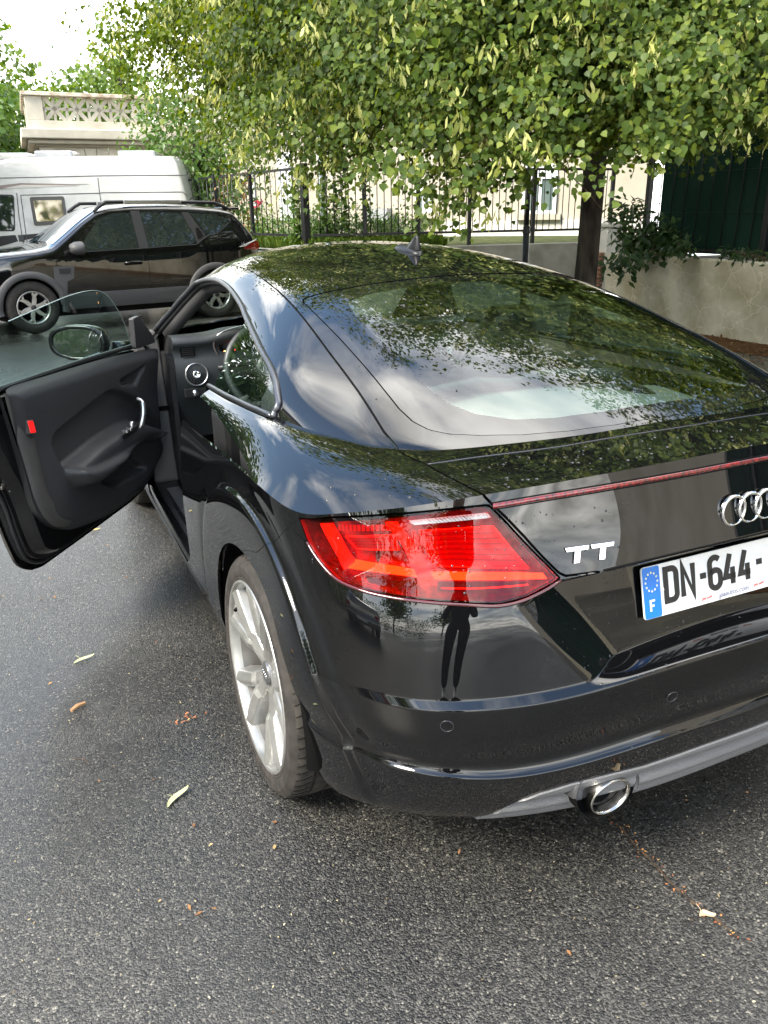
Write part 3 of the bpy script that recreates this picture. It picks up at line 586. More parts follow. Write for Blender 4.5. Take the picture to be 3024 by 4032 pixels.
def tail_light(sgn):
    sel = tail-.0015
    v, f = clip(LV, LF, sel, sgn*a_s); n_ = vnormals(v, f)
    REVP = list(REV_A)+list(REV_B[::-1]); revp = poly_sd(REVP, LA, a_w); v, f = clip(LV, LF, sel, sgn*a_s, -revp); root = obj('tail_light', v, f, M_REDLENS, CAR)
    vr, fr_ = clip(LV, LF, revp, sgn*a_s); obj('clear_lens', vr, fr_, M_CLEARLENS, root)
    v, f = clip(LV, LF, sel, sgn*a_s)
    if sgn > 0: root['label'] = 'lit red tail light beside the wheel arch, its bars glowing orange'
    v2, f2 = flanged(v, f, .010); obj('lens_edge', v2[len(v):], [[i-len(v) for i in q] for q in f2[len(f):]], material('lens_edge', (.25, .006, .008), rough=.15, coat=1), root)
    hv, hf = clip(LV, LF, tail-.004, sgn*a_s); hn = vnormals(hv, hf); hv2 = hv-hn*.050
    obj('housing', hv2, hf, M_HOUS, root)
    E = boundary(hf); ids = sorted({i for e in E for i in e}); mp = {i: k for k, i in enumerate(ids)}; A = hv[ids]-hn[ids]*.008; B = hv2[ids]; k = len(ids)
    obj('housing_wall', np.concatenate([A, B]), [[mp[i], mp[j], k+mp[j], k+mp[i]] for i, j in E], M_HOUS, root)
    bars = [(M_LED, BARV_A, BARV_B, .018), (M_LED2, BARH1_A, BARH1_B, .020), (M_LED2, BARH2_A, BARH2_B, .020), (M_LED, DIAG_A, DIAG_B, .012)]
    for mt, A, B, d in bars:
        v, f = ribbon(A, B, d, 14, sgn=sgn); obj('light_bar', v, f, mt, root, smooth=False)
    # stepped reflector bowls with glowing outlines
    for A, B, d in [(R1_A, R1_B, .030), (R2_A, R2_B, .034)]:
        v, f = ribbon(A, B, d, 10, sgn=sgn); obj('reflector', v, f, M_LED3, root, smooth=False)
        for q in (A, B, [A[0], B[0]], [A[1], B[1]]):
            P = [chart(sgn*(q[0][0]*(1-t)+q[1][0]*t), q[0][1]*(1-t)+q[1][1]*t, d-.003) for t in np.linspace(0, 1, 8)]
            MB().tube(P, .0013, 5).build('reflector_rim', M_LED, root, smooth=True)
        nst = 4 if A is R1_A else 7
        for r in range(nst):
            t = (r+.7)/(nst+.6); a = np.array(A[0])*(1-t)+np.array(B[0])*t; b = np.array(A[1])*(1-t)+np.array(B[1])*t; a, b = a*.97+b*.03, a*.03+b*.97
            v, f = ribbon([a, b], [(a[0], a[1]-.0035), (b[0], b[1]-.0035)], d-.004, 6, .004, sgn); obj('reflector_step', v, f, M_REFL, root, smooth=False)
    v, f = ribbon(REV_A, REV_B, .006, 8, .004, sgn); obj('reversing_lamp', v, f, M_WHITEREF, root, smooth=False)
    for r in range(22):
        t = r/21; a = np.array(REV_A[0])*(1-t)+np.array(REV_A[2])*t; b = np.array(REV_B[0])*(1-t)+np.array(REV_B[2])*t
        v, f = ribbon([a, a-[.0028, 0]], [b, b-[.0028, 0]], .003, 2, .003, sgn); obj('lens_rib', v, f, M_CLEARLENS, root, smooth=False)
    for A, B in [(DK1_A, DK1_B), (DK2_A, DK2_B)]:
        v, f = ribbon(A, B, .016, 10, .004, sgn); obj('dark_band', v, f, M_DARKH, root, smooth=False)
    v, f = ribbon(LINE, [(a, b-.0022) for a, b in LINE], .013, 10, .002, sgn); obj('light_line', v, f, M_LED, root, smooth=False)
    for r in range(12):
        t = r/11; s0, w0 = np.array(TOOTH[0])*(1-t)+np.array(TOOTH[1])*t
        v, f = ribbon([(s0, w0), (s0-.008, w0)], [(s0-.003, w0-.014), (s0-.010, w0-.014)], .022, 2, .004, sgn); obj('reflector_tooth', v, f, M_LED3, root, smooth=False)
    # clear border running under the lens
    P = [chart(sgn*a, b-.0035, -.0015) for a, b in smooth_poly([(a, b) for a, b in TAIL[8:]], 5, False)]
    MB().tube(P, .0034, 6).build('lens_trim', material('lens_trim', (.05, .008, .009), rough=.06, coat=1), root, smooth=True)
for sgn in (1, -1): tail_light(-sgn)
# ---------------------------------------------------------------- sensors, number plate, badges
for s, w in SENS+[(-a, b) for a, b in SENS]:
    p = chart(-s, w, 0); n = -(chart(-s, w, .01)-p); n /= np.linalg.norm(n); m = frame(p, Vector(n).orthogonal(), Vector(n).cross(Vector(n).orthogonal()), n)
    q = MB().lathe([(.0135, .0003), (.0135, .0008), (.0118, .0008), (.0118, .0003)], m, 24).build('parking_sensor', M_TRIM, CAR, smooth=True)
# ---------------------------------------------------------------- strokes for plate lettering
def stroke(mb, pts, w, mat, d0, d1, closed=False):
    """flat band of width w along 2D points, mapped by mat and given thickness d0..d1"""
    P = [np.array(p, float) for p in pts]; n = len(P); L_, R_ = [], []
    for i in range(n):
        a = P[i-1] if (closed or i > 0) else P[i]; b = P[(i+1) % n] if (closed or i < n-1) else P[i]
        e1 = P[i]-a; e2 = b-P[i]; e1 = e1/np.linalg.norm(e1) if np.linalg.norm(e1) > 0 else e2/np.linalg.norm(e2); e2 = e2/np.linalg.norm(e2) if np.linalg.norm(e2) > 0 else e1
        t = e1+e2; t /= np.linalg.norm(t); nn = np.array([-t[1], t[0]]); k = w/2/max(.4, nn@np.array([-e1[1], e1[0]]))
        L_.append(P[i]+nn*k); R_.append(P[i]-nn*k)
    V = [mat @ Vector((*q, d1)) for q in L_]+[mat @ Vector((*q, d1)) for q in R_]+[mat @ Vector((*q, d0)) for q in L_]+[mat @ Vector((*q, d0)) for q in R_]; F = []
    for i in range(n if closed else n-1):
        j = (i+1) % n; F += [(n+i, n+j, j, i), (i, j, 2*n+j, 2*n+i), (3*n+i, 3*n+j, n+j, n+i)]
    if not closed: F += [(0, 2*n, 3*n, n), (n-1, 2*n-1, 4*n-1, 3*n-1)]
    mb.add(V, F)
def arcpts(cx, cy, rx, ry, a0, a1, n=8): return [(cx+rx*math.cos(math.radians(a0+(a1-a0)*i/n)), cy+ry*math.sin(math.radians(a0+(a1-a0)*i/n))) for i in range(n+1)]
def glyph(ch, w=.036, h=.075):
    """list of (points, closed) strokes in a w x h cell"""
    r = w*.42
    if ch == 'D': return [([(0, 0), (w-r, 0)]+arcpts(w-r, r, r, r, -90, 0, 5)+arcpts(w-r, h-r, r, r, 0, 90, 5)+[(0, h)], True)]
    if ch == 'N': return [([(0, 0), (0, h), (w, 0), (w, h)], False)]
    if ch == '-': return [([(w*.2, h*.5), (w*.8, h*.5)], False)]
    if ch == '6': return [(arcpts(w/2, r*1.1, w/2, r*1.1, 180, 360, 8)+[(w, h*.42)]+arcpts(w/2, h*.42, w/2, r*.9, 0, 180, 8)[1:], True), ([(0, h*.42), (0, h-r*1.1)]+arcpts(w/2, h-r*1.1, w/2, r*1.1, 180, 35, 7), False)]
    if ch == '4': return [([(w*.55, h), (0, h*.26), (w*1.02, h*.26)], False), ([(w*.76, h*.55), (w*.76, 0)], False)]
    if ch == 'F': return [([(0, 0), (0, h), (w, h)], False), ([(0, h*.52), (w*.8, h*.52)], False)]
    return []
# ---------------------------------------------------------------- number plate
M_PLATE = noisy(material('plate_white', (.78, .78, .77), rough=.35, coat=.4), 40, (.74, .74, .73), (.80, .80, .79))
M_PBLUE = material('plate_blue', (.0, .16, .60), rough=.35, coat=.4)
M_PBLACK = material('plate_black', (.012, .012, .013), rough=.4)
M_PYELL = material('star_yellow', (.85, .80, .35), rough=.5); M_PWHITE = material('print_white', (.85, .85, .85), rough=.5)
M_PRED = material('print_red', (.62, .07, .05), rough=.5); M_PGREY = material('print_grey', (.16, .17, .24), rough=.5)
PB = Vector((0, -.7165, .6905)); PT = Vector((0, -.6885, .7965)); pu = (PT-PB).normalized()
PM = frame((0, (PB.y+PT.y)/2, (PB.z+PT.z)/2), (1, 0, 0), pu)                       # local z points to the rear
mb = MB(); mb.prism(round_poly([(-.26,-.055),(.26,-.055),(.26,.055),(-.26,.055)], .008), PM, -.004, 0); PLATE = mb.build('number_plate', M_PLATE, CAR, bev=.0012)
mb = MB(); mb.prism(round_poly([(-.25,-.045),(.25,-.045),(.25,.045),(-.25,.045)], .010), PM, -.020, -.0042); mb.build('plate_holder', M_BLACK, PLATE)
mb = MB(); mb.prism(round_poly([(-.2585,-.0535),(-.214,-.0535),(-.214,.0535),(-.2585,.0535)], .006), PM, .0003, .0010); mb.build('country_band', M_PBLUE, PLATE)
mb = MB()
for k in range(12):
    a = k*math.pi/6; cx, cy = -.2362+.0155*math.cos(a), .022+.0155*math.sin(a)*1.25
    mb.prism([(cx+(.0030 if q % 2 == 0 else .0013)*math.sin(q*math.pi/5), cy+(.0030 if q % 2 == 0 else .0013)*math.cos(q*math.pi/5)) for q in range(10)], PM, .0010, .0014)
mb.build('stars', M_PYELL, PLATE)
mb = MB()
for pts, c_ in glyph('F', .0115, .022): stroke(mb, [(x-.2425, y-.039) for x, y in pts], .0042, PM, .0010, .0015, c_)
mb.build('country_letter', M_PWHITE, PLATE)
x0 = -.199
for ch in 'DN-644-':
    w = .0285 if ch != '-' else .026; mb = MB()
    for pts, c_ in glyph(ch, w, .066): stroke(mb, [(x+x0, y-.0255) for x, y in pts], .0122, PM, .0003, .0022, c_)
    mb.build('plate_character', M_PBLACK, PLATE); x0 += {'D': .046, 'N': .043, '-': .033, '6': .043, '4': .044}[ch]
def text_part(name, body, size, mat44, mat, parent, shear=0.0, extrude=.0003):
    cu = bpy.data.curves.new(name, 'FONT'); cu.body = body; cu.size = size; cu.extrude = extrude; cu.shear = shear; cu.resolution_u = 3
    o = bpy.data.objects.new(name, cu); COL.objects.link(o); o.data.materials.append(mat); bpy.context.view_layer.update(); me = bpy.data.meshes.new_from_object(o.evaluated_get(bpy.context.evaluated_depsgraph_get())); bpy.data.objects.remove(o)
    me.transform(mat44); me.materials.clear(); me.materials.append(mat); return link(name, me, None, parent)
text_part('dealer_print', 'jpaautos.com', .0165, PM @ Matrix.Translation((-.056, -.0485, .0008)), M_PGREY, PLATE, .2)
for x in (-.104, .048): text_part('dealer_logo', 'JPA auto', .0085, PM @ Matrix.Translation((x, -.0465, .0008)) @ Matrix.Rotation(.12, 4, 'Z'), M_PRED, PLATE, .3)
mb = MB(); mb.lathe([(0, .0016), (.003, .0014), (.0042, .0003)], PM @ Matrix.Translation((-.206, .0, 0)), 12); mb.build('plate_rivet', M_PWHITE, PLATE, smooth=True)
# ---------------------------------------------------------------- rings and lettering on the tailgate
def on_gate(x, z, off=0.0):
    i = int(np.argmin(np.abs(LS-(-x)))); col = LP[:, i]; m = (LW > .77) & (LW < .93); y = np.interp(z, col[m, 2], col[m, 1]); return Vector((x, y-off, z))
for i in range(4):
    c_ = on_gate(-.0675+.045*i, .902, .0035); m = frame(c_, (1, 0, 0), (0, .10, 1))
    mb = MB(); mb.lathe([(.0335,-.004),(.0335,.0015),(.0318,.0032),(.0288,.0032),(.0270,.0015),(.0270,-.004)], m, 40)
    mb.build('badge_ring', M_CHROME, CAR, smooth=True, bev=.0006)
gx = .070
for x in (-.447, -.394):
    c_ = on_gate(x, .868, .0005); t = on_gate(x+.05, .868)-on_gate(x-.05, .868); up = on_gate(x, .885)-on_gate(x, .85); m = frame(c_, t, up)
    T = [(1.12*x, 1.12*y) for x, y in [(-.012,.014),(-.010,.0065),(.0055,.0065),(.001,-.014),(.012,-.014),(.0165,.0065),(.031,.0065),(.033,.014)]]
    mb = MB(); mb.prism(T[::-1] if False else [T[i] for i in (0,1,2,3,4,5,6,7)], m, 0, .0035); mb.build('model_letter', M_CHROME, CAR, bev=.0006)
M_TREADDK = material('dark_grey_plastic', (.028, .028, .030), rough=.4)
M_FIN = material('aerial_black', (.008, .008, .009), rough=.38, spec=.3)
# ---------------------------------------------------------------- aerial fin, exhaust
def g_top(x, y): return float(g_height(np.array([x]), np.array([y]))[0])
FIN = None
rows = []
for t in np.linspace(-1, 1, 19):                                    # low dome
    y = .875+.095*t; q_ = max(0.0, 1-abs(t)**2.4)**.5; rows.append([(-.031*q_*math.cos(math.pi*k/12), y, g_top(0, y)-.003+.022*q_*math.sin(math.pi*k/12)) for k in range(13)])
mb = MB(); mb.grid(np.array(rows), True); FIN = mb.build('roof_aerial', M_FIN, CAR, smooth=True)
rows = []
for t in np.linspace(0, 1, 10):                                      # the upright fin, swept back towards the tail
    z = g_top(0, .84)+.006+.046*t; y0 = .792+.010*t*t; y1 = .915-.088*t**.75; w = .0165*(1-t)**1.2+.0065; rows.append([(w*math.cos(a_)*(1 if math.sin(a_) < .3 else .7), (y0+y1)/2+(y1-y0)/2*math.sin(a_), z-(.012 if t == 1 and math.sin(a_) > .5 else 0)) for a_ in np.linspace(0, 2*math.pi, 24)])
rows.append([((x_-0)*.2, y_*.2+.8*.815, z_+.004) for x_, y_, z_ in rows[-1]])
mb = MB(); mb.grid(np.array(rows)); mb.build('aerial_fin', M_FIN, FIN, smooth=True)
for sgn in (-1, 1):
    ax = Vector((0, -1, -.07)).normalized(); m = frame((sgn*.345, -.762, .312), (1, 0, 0), ax.cross(Vector((1, 0, 0))), ax)
    mb = MB(); mb.lathe([(.040,-.19),(.0475,-.16),(.049,-.02),(.0495,.0),(.0480,.004),(.0455,.003),(.0440,-.004),(.0430,-.03),(.0430,-.15),(0,-.15)], m @ Matrix.Diagonal((1.06, .92, 1, 1)), 36)
    ex = mb.build('exhaust_tip', noisy(material('exhaust_steel', (.5, .49, .47), rough=.2, metal=1), 30, (.30, .28, .25), (.60, .59, .57), rrange=(.10, .30)), CAR, smooth=True)
    mb = MB(); mb.lathe([(.0415,-.02),(.0415,-.15),(0,-.152)], m @ Matrix.Diagonal((1.06, .92, 1, 1)), 30); mb.build('exhaust_bore', noisy(material('soot', (.05, .04, .03), rough=.8), 50, (.02, .017, .015), (.12, .10, .08)), ex, smooth=True)
    mq = frame((sgn*.352, -.752, .330), (1, 0, 0), (0, .22, 1)) @ Matrix.Diagonal((1.15, .92, 1, 1)); mb = MB(); mb.lathe([(.0,-.03),(.066,-.03),(.068,.004)], mq, 36); hol = mb.build('exhaust_recess', M_BLACK, CAR, smooth=True)
    mb = MB(); mb.lathe([(.066,.0),(.068,.008),(.072,.010),(.077,.004),(.078,-.03)], mq, 40, math.radians(-20), math.radians(175)); mb.build('exhaust_surround', M_TREADDK, hol, smooth=True)
mb = MB(); mb.box((-.50, -.60, .20), (.50, -.30, .36), .03); mb.build('underbody_box', M_BLACK, CAR)
mb = MB(); mb.box((-.78, -.35, .15), (.78, 2.9, .19)); mb.build('floor_pan', M_BLACK, CAR)
# ---------------------------------------------------------------- wheels
M_RIM = noisy(material('silver_alloy', (.40, .40, .385), rough=.3, metal=.75), 14, (.34, .337, .32), (.44, .437, .42), rrange=(.28, .42))
M_TYRE = noisy(material('dusty_tyre', (.030, .027, .025), rough=.8, spec=.3), 24, (.022, .020, .018), (.042, .037, .033), bump=.0006, bscale=160)
M_TREAD = noisy(material('tyre_tread', (.032, .029, .026), rough=.85, spec=.3), 40, (.02, .018, .016), (.048, .043, .037), bump=.001, bscale=90)
M_DISC = noisy(material('brake_disc', (.20, .19, .18), rough=.45, metal=.9), 60, (.12, .11, .10), (.27, .26, .25))
def make_wheel():
    """wheel with its axis along local -X (outer face towards -X), centre at the origin"""
    m = Matrix(((0, 0, -1, 0), (-1, 0, 0, 0), (0, 1, 0, 0), (0, 0, 0, 1)))
    side = [(.252,-.006),(.258,-.001),(.266,.002),(.268,.0005),(.272,.0035),(.288,.005),(.300,.004),(.3015,.0025),(.310,-.001),(.318,-.009)]
    mb = MB(); mb.m = 0; mb.lathe(side, m, 96)
    tr = [(.318,-.009),(.3225,-.016),(.3255,-.026),(.3268,-.040),(.327,-.050),(.3195,-.0515),(.3195,-.0585),(.327,-.060),(.327,-.092),(.3195,-.0935),(.3195,-.103),(.327,-.1045),(.327,-.140),(.3195,-.1415),(.3195,-.151),(.327,-.1525),(.327,-.185),(.3195,-.187),(.3195,-.193),(.327,-.195),(.325,-.215),(.316,-.232),(.29,-.242),(.25,-.235)]
    mb.m = 1; mb.lathe(tr, m, 96)
    root = mb.build('wheel', [M_TYRE, M_TREAD], None, smooth=True)
    e = root.modifiers.new('e', 'EDGE_SPLIT'); e.split_angle = math.radians(40)
    # sipes: thin dark grooves across the tread shoulder
    mb = MB()
    for k in range(72):
        a = 2*math.pi*k/72; pts = []
        for h, r, da in [(-.008,.3214,0),(-.020,.3253,.01),(-.032,.3268,.024),(-.047,.3275,.045)]: pts.append(m @ Vector((r*math.cos(a+da), r*math.sin(a+da), h)))
        mb.tube(pts, .0008, 4, cap=False)
    mb.build('tread_grooves', M_BLACK, root)
    # raised lettering rib on the sidewall
    mb = MB()
    for k in list(range(4, 16))+list(range(40, 50))+list(range(66, 80)):
        a = 2*math.pi*k/96; mb.box((.279, -.0035, .0038), (.290, .0035, .0056), mat=m @ Matrix.Rotation(a, 4, 'Z'))
    mb.build('sidewall_marking', M_TYRE, root)['kind'] = 'stuff'
    mb = MB(); mb.lathe([(.2565,-.010),(.2600,-.002),(.2588,.003),(.2545,.0045),(.2500,.001),(.2465,-.006),(.2440,-.018),(.2395,-.045),(.2350,-.09),(.2335,-.15),(.245,-.20),(.255,-.222)], m, 80)
    rim = mb.build('rim', M_RIM, root, smooth=True); mb = MB(); mb.lathe([(.2425,-.024),(.2385,-.046),(.2340,-.09),(.2325,-.15),(.244,-.20)], m, 60); mb.build('rim_barrel', noisy(material('shaded_alloy', (.20, .195, .18), rough=.45, metal=.7), 10, (.14, .135, .125), (.25, .245, .23)), root, smooth=True)  # barrel is a darker copy of the alloy, inner shade put into its colour
    for k in range(5):
        for s in (-1, 1):
            mb = MB(); a0 = math.radians(90+72*k+s*5.5); a1 = math.radians(90+72*k+s*15.5); V = []; F = []
            st = [(.030, .020, .030, -.034, -.085, 0), (.075, .021, .031, -.026, -.080, .10), (.105, .0225, .032, -.022, -.076, .28), (.120, .0185, .031, -.012, -.072, .40), (.15, .0195, .030, -.008, -.066, .58), (.20, .0205, .029, -.002, -.058, .82), (.2495, .0195, .027, .002, -.045, 1.0)]
            for (r, fw, bw, hf, hb, q) in st:
                a = a0+(a1-a0)*q; c_ = Vector((r*math.cos(a), r*math.sin(a), 0)); t = Vector((-math.sin(a), math.cos(a), 0))
                for (off, h) in [(-bw, hb), (-fw*1.05, hf-.007), (-fw*.25*s, hf+.002), (fw*1.05, hf-.007), (bw, hb)]:
                    V.append(m @ (c_+t*off+Vector((0, 0, h))))
            n = 5
            for i in range(len(st)-1):
                for j in range(n): F.append((i*n+j, i*n+(j+1) % n, i*n+n+(j+1) % n, i*n+n+j))
            F += [(4, 3, 2, 1, 0), tuple((len(st)-1)*n+j for j in range(5))]
            mb.add(V, F); sp = mb.build('spoke', M_RIM, root, bev=.0035)
    mb = MB(); mb.lathe([(.085,-.10),(.085,-.052),(.078,-.040),(.052,-.034),(.040,-.036),(.036,-.040),(.036,-.060)], m, 40); mb.build('hub', M_RIM, root, smooth=True)
    mb = MB(); mb.lathe([(.034,-.050),(.034,-.030),(.031,-.027),(.020,-.025),(0,-.0245)], m, 32); cap = mb.build('hub_cap', material('hub_cap', (.16, .16, .165), rough=.3, metal=.7), root, smooth=True)
    mb = MB()
    for i in range(4): mb.lathe([(.0072,.0),(.0065,.0012),(.0055,.0)], m @ Matrix.Translation((-.0145+.0097*i, 0, -.0245)), 16)
    mb.build('cap_emblem', M_CHROME, root, smooth=True)
    for k in range(5):
        a = math.radians(90+36+72*k); mb = MB(); mb.lathe([(.0,-.030),(.008,-.031),(.0095,-.040),(.0095,-.055)], m @ Matrix.Translation((.056*math.cos(a), .056*math.sin(a), -.006)), 12); mb.build('wheel_bolt', M_ALU, root, smooth=True)
    mb = MB(); mb.lathe([(0,-.095),(.165,-.095),(.168,-.097),(.168,-.118),(0,-.118)], m, 48); mb.build('brake_disc', M_DISC, root, smooth=True, bev=.001)
    mb = MB(); mb.box((.10, -.055, -.135), (.178, .055, -.082), .012, mat=m @ Matrix.Rotation(math.radians(200), 4, 'Z')); mb.build('brake_caliper', material('caliper', (.05, .05, .05), rough=.5, metal=.5), root)
    mb = MB(); mb.tube([m @ Vector((.236*math.cos(2.75), .236*math.sin(2.75), -.03)), m @ Vector((.222*math.cos(2.75), .222*math.sin(2.75), -.012)), m @ Vector((.212*math.cos(2.75), .212*math.sin(2.75), .0)),], .0052, 8); mb.build('tyre_valve', M_BLACK, root, smooth=True)
    return root
WH = make_wheel(); WH.parent = CAR; WH.location = (-.899, 0, .327); WH.rotation_euler = (math.radians(8), math.radians(1.2), 0)
for (x, y, f) in [(-.899, 2.505, 0), (.899, 0, 1), (.899, 2.505, 1)]:
    w = copy_tree(WH, CAR); w.location = (x, y, .327); w.rotation_euler = (math.radians(40) if not f else math.radians(20), 0, math.pi if f else (0 if y < 1 else math.radians(2)))
for sgn in (-1, 1):
    for yc in (0, 2.505):
        mb = MB(); mm = Matrix(((0, 0, sgn, sgn*.50), (-1, 0, 0, yc), (0, 1, 0, .327), (0, 0, 0, 1)))
        mb.lathe([(.372, .388), (.385, .37), (.385, .0), (.0, .0)], mm, 48, math.radians(-6), math.radians(186)); mb.build('wheel_arch_liner', M_BLACK, CAR, smooth=True)
# ================================================================ sports coupe: open driver door
M_SOFT = noisy(material('soft_black_plastic', (.030, .031, .033), rough=.52, spec=.4), 300, (.026, .027, .029), (.035, .036, .038), bump=.0002, bscale=1400)
M_HARD = noisy(material('hard_black_plastic', (.016, .016, .017), rough=.45, spec=.4), 200, (.014, .014, .015), (.020, .020, .021), bump=.0002, bscale=1200)
M_EDGEPL = noisy(material('grey_black_plastic', (.055, .052, .050), rough=.5), 200, (.048, .046, .044), (.062, .059, .056), bump=.0002, bscale=1200)
M_CLOTH = noisy(material('grille_cloth', (.020, .020, .021), rough=.8), 400, (.014, .014, .015), (.028, .028, .029), bump=.0004, bscale=1600)
M_REDREF = material('red_reflector_glow', (.62, .012, .012), rough=.12, coat=1, emit=(1, .02, .02), estr=.25)  # weak emission makes the reflector glow though it is no lamp
HINGE = np.array([-.87, 1.85, 0.0])
dv, df = clip(LV, LF, doorL-G5, deck); dv, df = flanged(dv, df, .010)
DOORO = link('driver_door', mesh('driver_door', dv-HINGE, df), M_PAINT, CAR, loc=tuple(HINGE), rot=(0, 0, math.radians(-34.5)))
DOORO['label'] = 'open driver door with black inner panel'
def dpart(name, mb, mat, smooth=False, bev=0.0):
    mb.V = [(v[0]-HINGE[0], v[1]-HINGE[1], v[2]) for v in mb.V]; return mb.build(name, mat, DOORO, smooth=smooth, bev=bev)
SIDE = Matrix(((0, 0, 1, 0), (1, 0, 0, 0), (0, 1, 0, 0), (0, 0, 0, 1)))                # (y, z, x) -> world
def inset(poly, d):
    P = np.asarray(poly, float); n = len(P); out = []
    ar = sum(P[i][0]*P[(i+1) % n][1]-P[(i+1) % n][0]*P[i][1] for i in range(n))
    for i in range(n):
        a, b, c_ = P[i-1], P[i], P[(i+1) % n]; t = c_-a; t = t/max(np.linalg.norm(t), 1e-9); nn = np.array([-t[1], t[0]])*(1 if ar > 0 else -1); out.append(b+nn*d)
    return np.array(out)
def loft(mb, rings, close_last=True):
    """rings: list of equal-length closed 3D loops"""
    n = len(rings[0]); V = [p for r in rings for p in r]; F = []
    for i in range(len(rings)-1):
        for k in range(n): F.append((i*n+k, i*n+(k+1) % n, (i+1)*n+(k+1) % n, (i+1)*n+k))
    if close_last: F.append(tuple((len(rings)-1)*n+k for k in range(n)))
    mb.add(V, F)
# painted inner shell: from the skin edge inwards, stepping to the trim panel
DS = round_poly([(.635,.955),(.655,.885),(.722,.745),(.798,.58),(.818,.45),(.848,.345),(.94,.293),(1.69,.293),(1.82,.315),(1.86,.50),(1.86,.90),(1.82,.962)], .05, 4)
rng = [[(x, y, z) for y, z in inset(DS, d)] for x, d in [(-.893, .004), (-.870, .010), (-.862, .020), (-.850, .026), (-.846, .040), (-.815, .050), (-.800, .060)]]
def bulge(P):   # follow the flare of the skin
    return [(x-.012*(1-abs(z-.6)/.4), y, z) for x, y, z in P]
mb = MB(); loft(mb, [bulge(r) for r in rng]); dpart('door_inner_shell', mb, M_PAINTIN, True).modifiers.new('e', 'EDGE_SPLIT').split_angle = math.radians(38)
mb = MB(); mb.tube([(-.868, y, z) for y, z in inset(DS, .012)], .0075, 6, closed=True); dpart('door_seal', mb, M_RUBBER, True)
# trim panel
CARD = smooth_poly([(.803,.975),(1.0,.976),(1.3,.972),(1.6,.958),(1.80,.940),(1.845,.915),(1.842,.80),(1.825,.67),(1.815,.55),(1.775,.45),(1.61,.372),(1.35,.360),(1.06,.400),(.948,.445),(.888,.50),(.856,.56),(.840,.668),(.812,.841),(.796,.93)], 4)
xs = np.linspace(.78, 1.87, 150); zs = np.linspace(.34, .99, 100); gy, gz = np.meshgrid(xs, zs, indexing='ij')
BOWL = smooth_poly([(.985,.765),(1.092,.800),(1.295,.838),(1.404,.845),(1.524,.805),(1.66,.725),(1.80,.585),(1.68,.575),(1.53,.60),(1.28,.60),(1.06,.62),(1.0,.68)], 4)
ARM = smooth_poly([(1.020,.645),(1.14,.668),(1.252,.684),(1.491,.690),(1.62,.660),(1.80,.575),(1.70,.560),(1.561,.590),(1.40,.585),(1.265,.560),(1.097,.553),(1.035,.585)], 4)
POCK = smooth_poly([(1.235,.545),(1.49,.555),(1.54,.536),(1.615,.455),(1.434,.458),(1.320,.470)], 4)
HREC = round_poly([(1.450,.872),(1.690,.896),(1.605,.815),(1.478,.842)], .02)
b0, b1, b2, b3 = poly_sd(CARD, gy, gz), poly_sd(BOWL, gy, gz), poly_sd(ARM, gy, gz), poly_sd(POCK, gy, gz); b4 = poly_sd(HREC, gy, gz)
xx = -.792+.018*sstep(0, .045, b0)+.030*sstep(.72, .97, gz)*(1-sstep(.955, .985, gz)*.6)+.012*sstep(.78, 1.2, gy)
xx -= .034*sstep(-.006, .016, b1)
xx += (.070*sstep(-.004, .022, b2)+.008*sstep(.01, .04, b2))
xx -= .045*sstep(-.002, .016, b3)
xx -= .016*sstep(-.002, .012, b4)
xx += .010*np.exp(-((gz-.60)/.16)**2)*sstep(.85, 1.0, gy)
V, F = clip(np.stack([xx, gy, gz], -1).reshape(-1, 3)-HINGE, np.array([[i*100+j, i*100+j+1, (i+1)*100+j+1, (i+1)*100+j] for i in range(149) for j in range(99)]), b0.ravel())
CARDO = obj('door_trim_panel', V, F, M_SOFT, DOORO)
mb = MB(); ring = CARD; loft(mb, [[(-.812, y, z) for y, z in ring], [(-.790, y, z) for y, z in ring]], False); dpart('panel_edge', mb, M_HARD)
# lighter rear border strip with the red reflector
st = [(.800,.962),(.806,.90),(.818,.82),(.838,.70),(.852,.60),(.878,.525),(.925,.465),(.985,.432)]; st2 = [(.848,.958),(.880,.90),(.892,.82),(.902,.70),(.912,.61),(.940,.545),(.975,.495),(1.03,.455)]
A = smooth_poly(st, 5, False); B = smooth_poly(st2, 5, False); rows = []
for k, dx_ in [(0, .008), (.12, .020), (.5, .0255), (.88, .0265), (1, .014)]: rows.append([(-.792+dx_, *(a*(1-k)+b*k)) for a, b in zip(A, B)])
mb = MB(); mb.grid(np.array(rows)); dpart('panel_border', mb, M_EDGEPL, True)
mb = MB(); mb.prism(round_poly([(.846,.862),(.874,.857),(.880,.815),(.851,.820)], .005), SIDE, -.770, -.7500); dpart('door_reflector', mb, M_REDREF, bev=.002)
mb = MB(); mb.prism(round_poly([(.843,.866),(.877,.861),(.884,.811),(.848,.816)], .006), SIDE, -.772, -.7525); dpart('reflector_frame', mb, M_EDGEPL)
mb = MB(); mb.prism(round_poly([(.775,.870),(.800,.866),(.806,.806),(.782,.810)], .004), SIDE, -.845, -.832); dpart('edge_reflector', mb, M_REDREF)
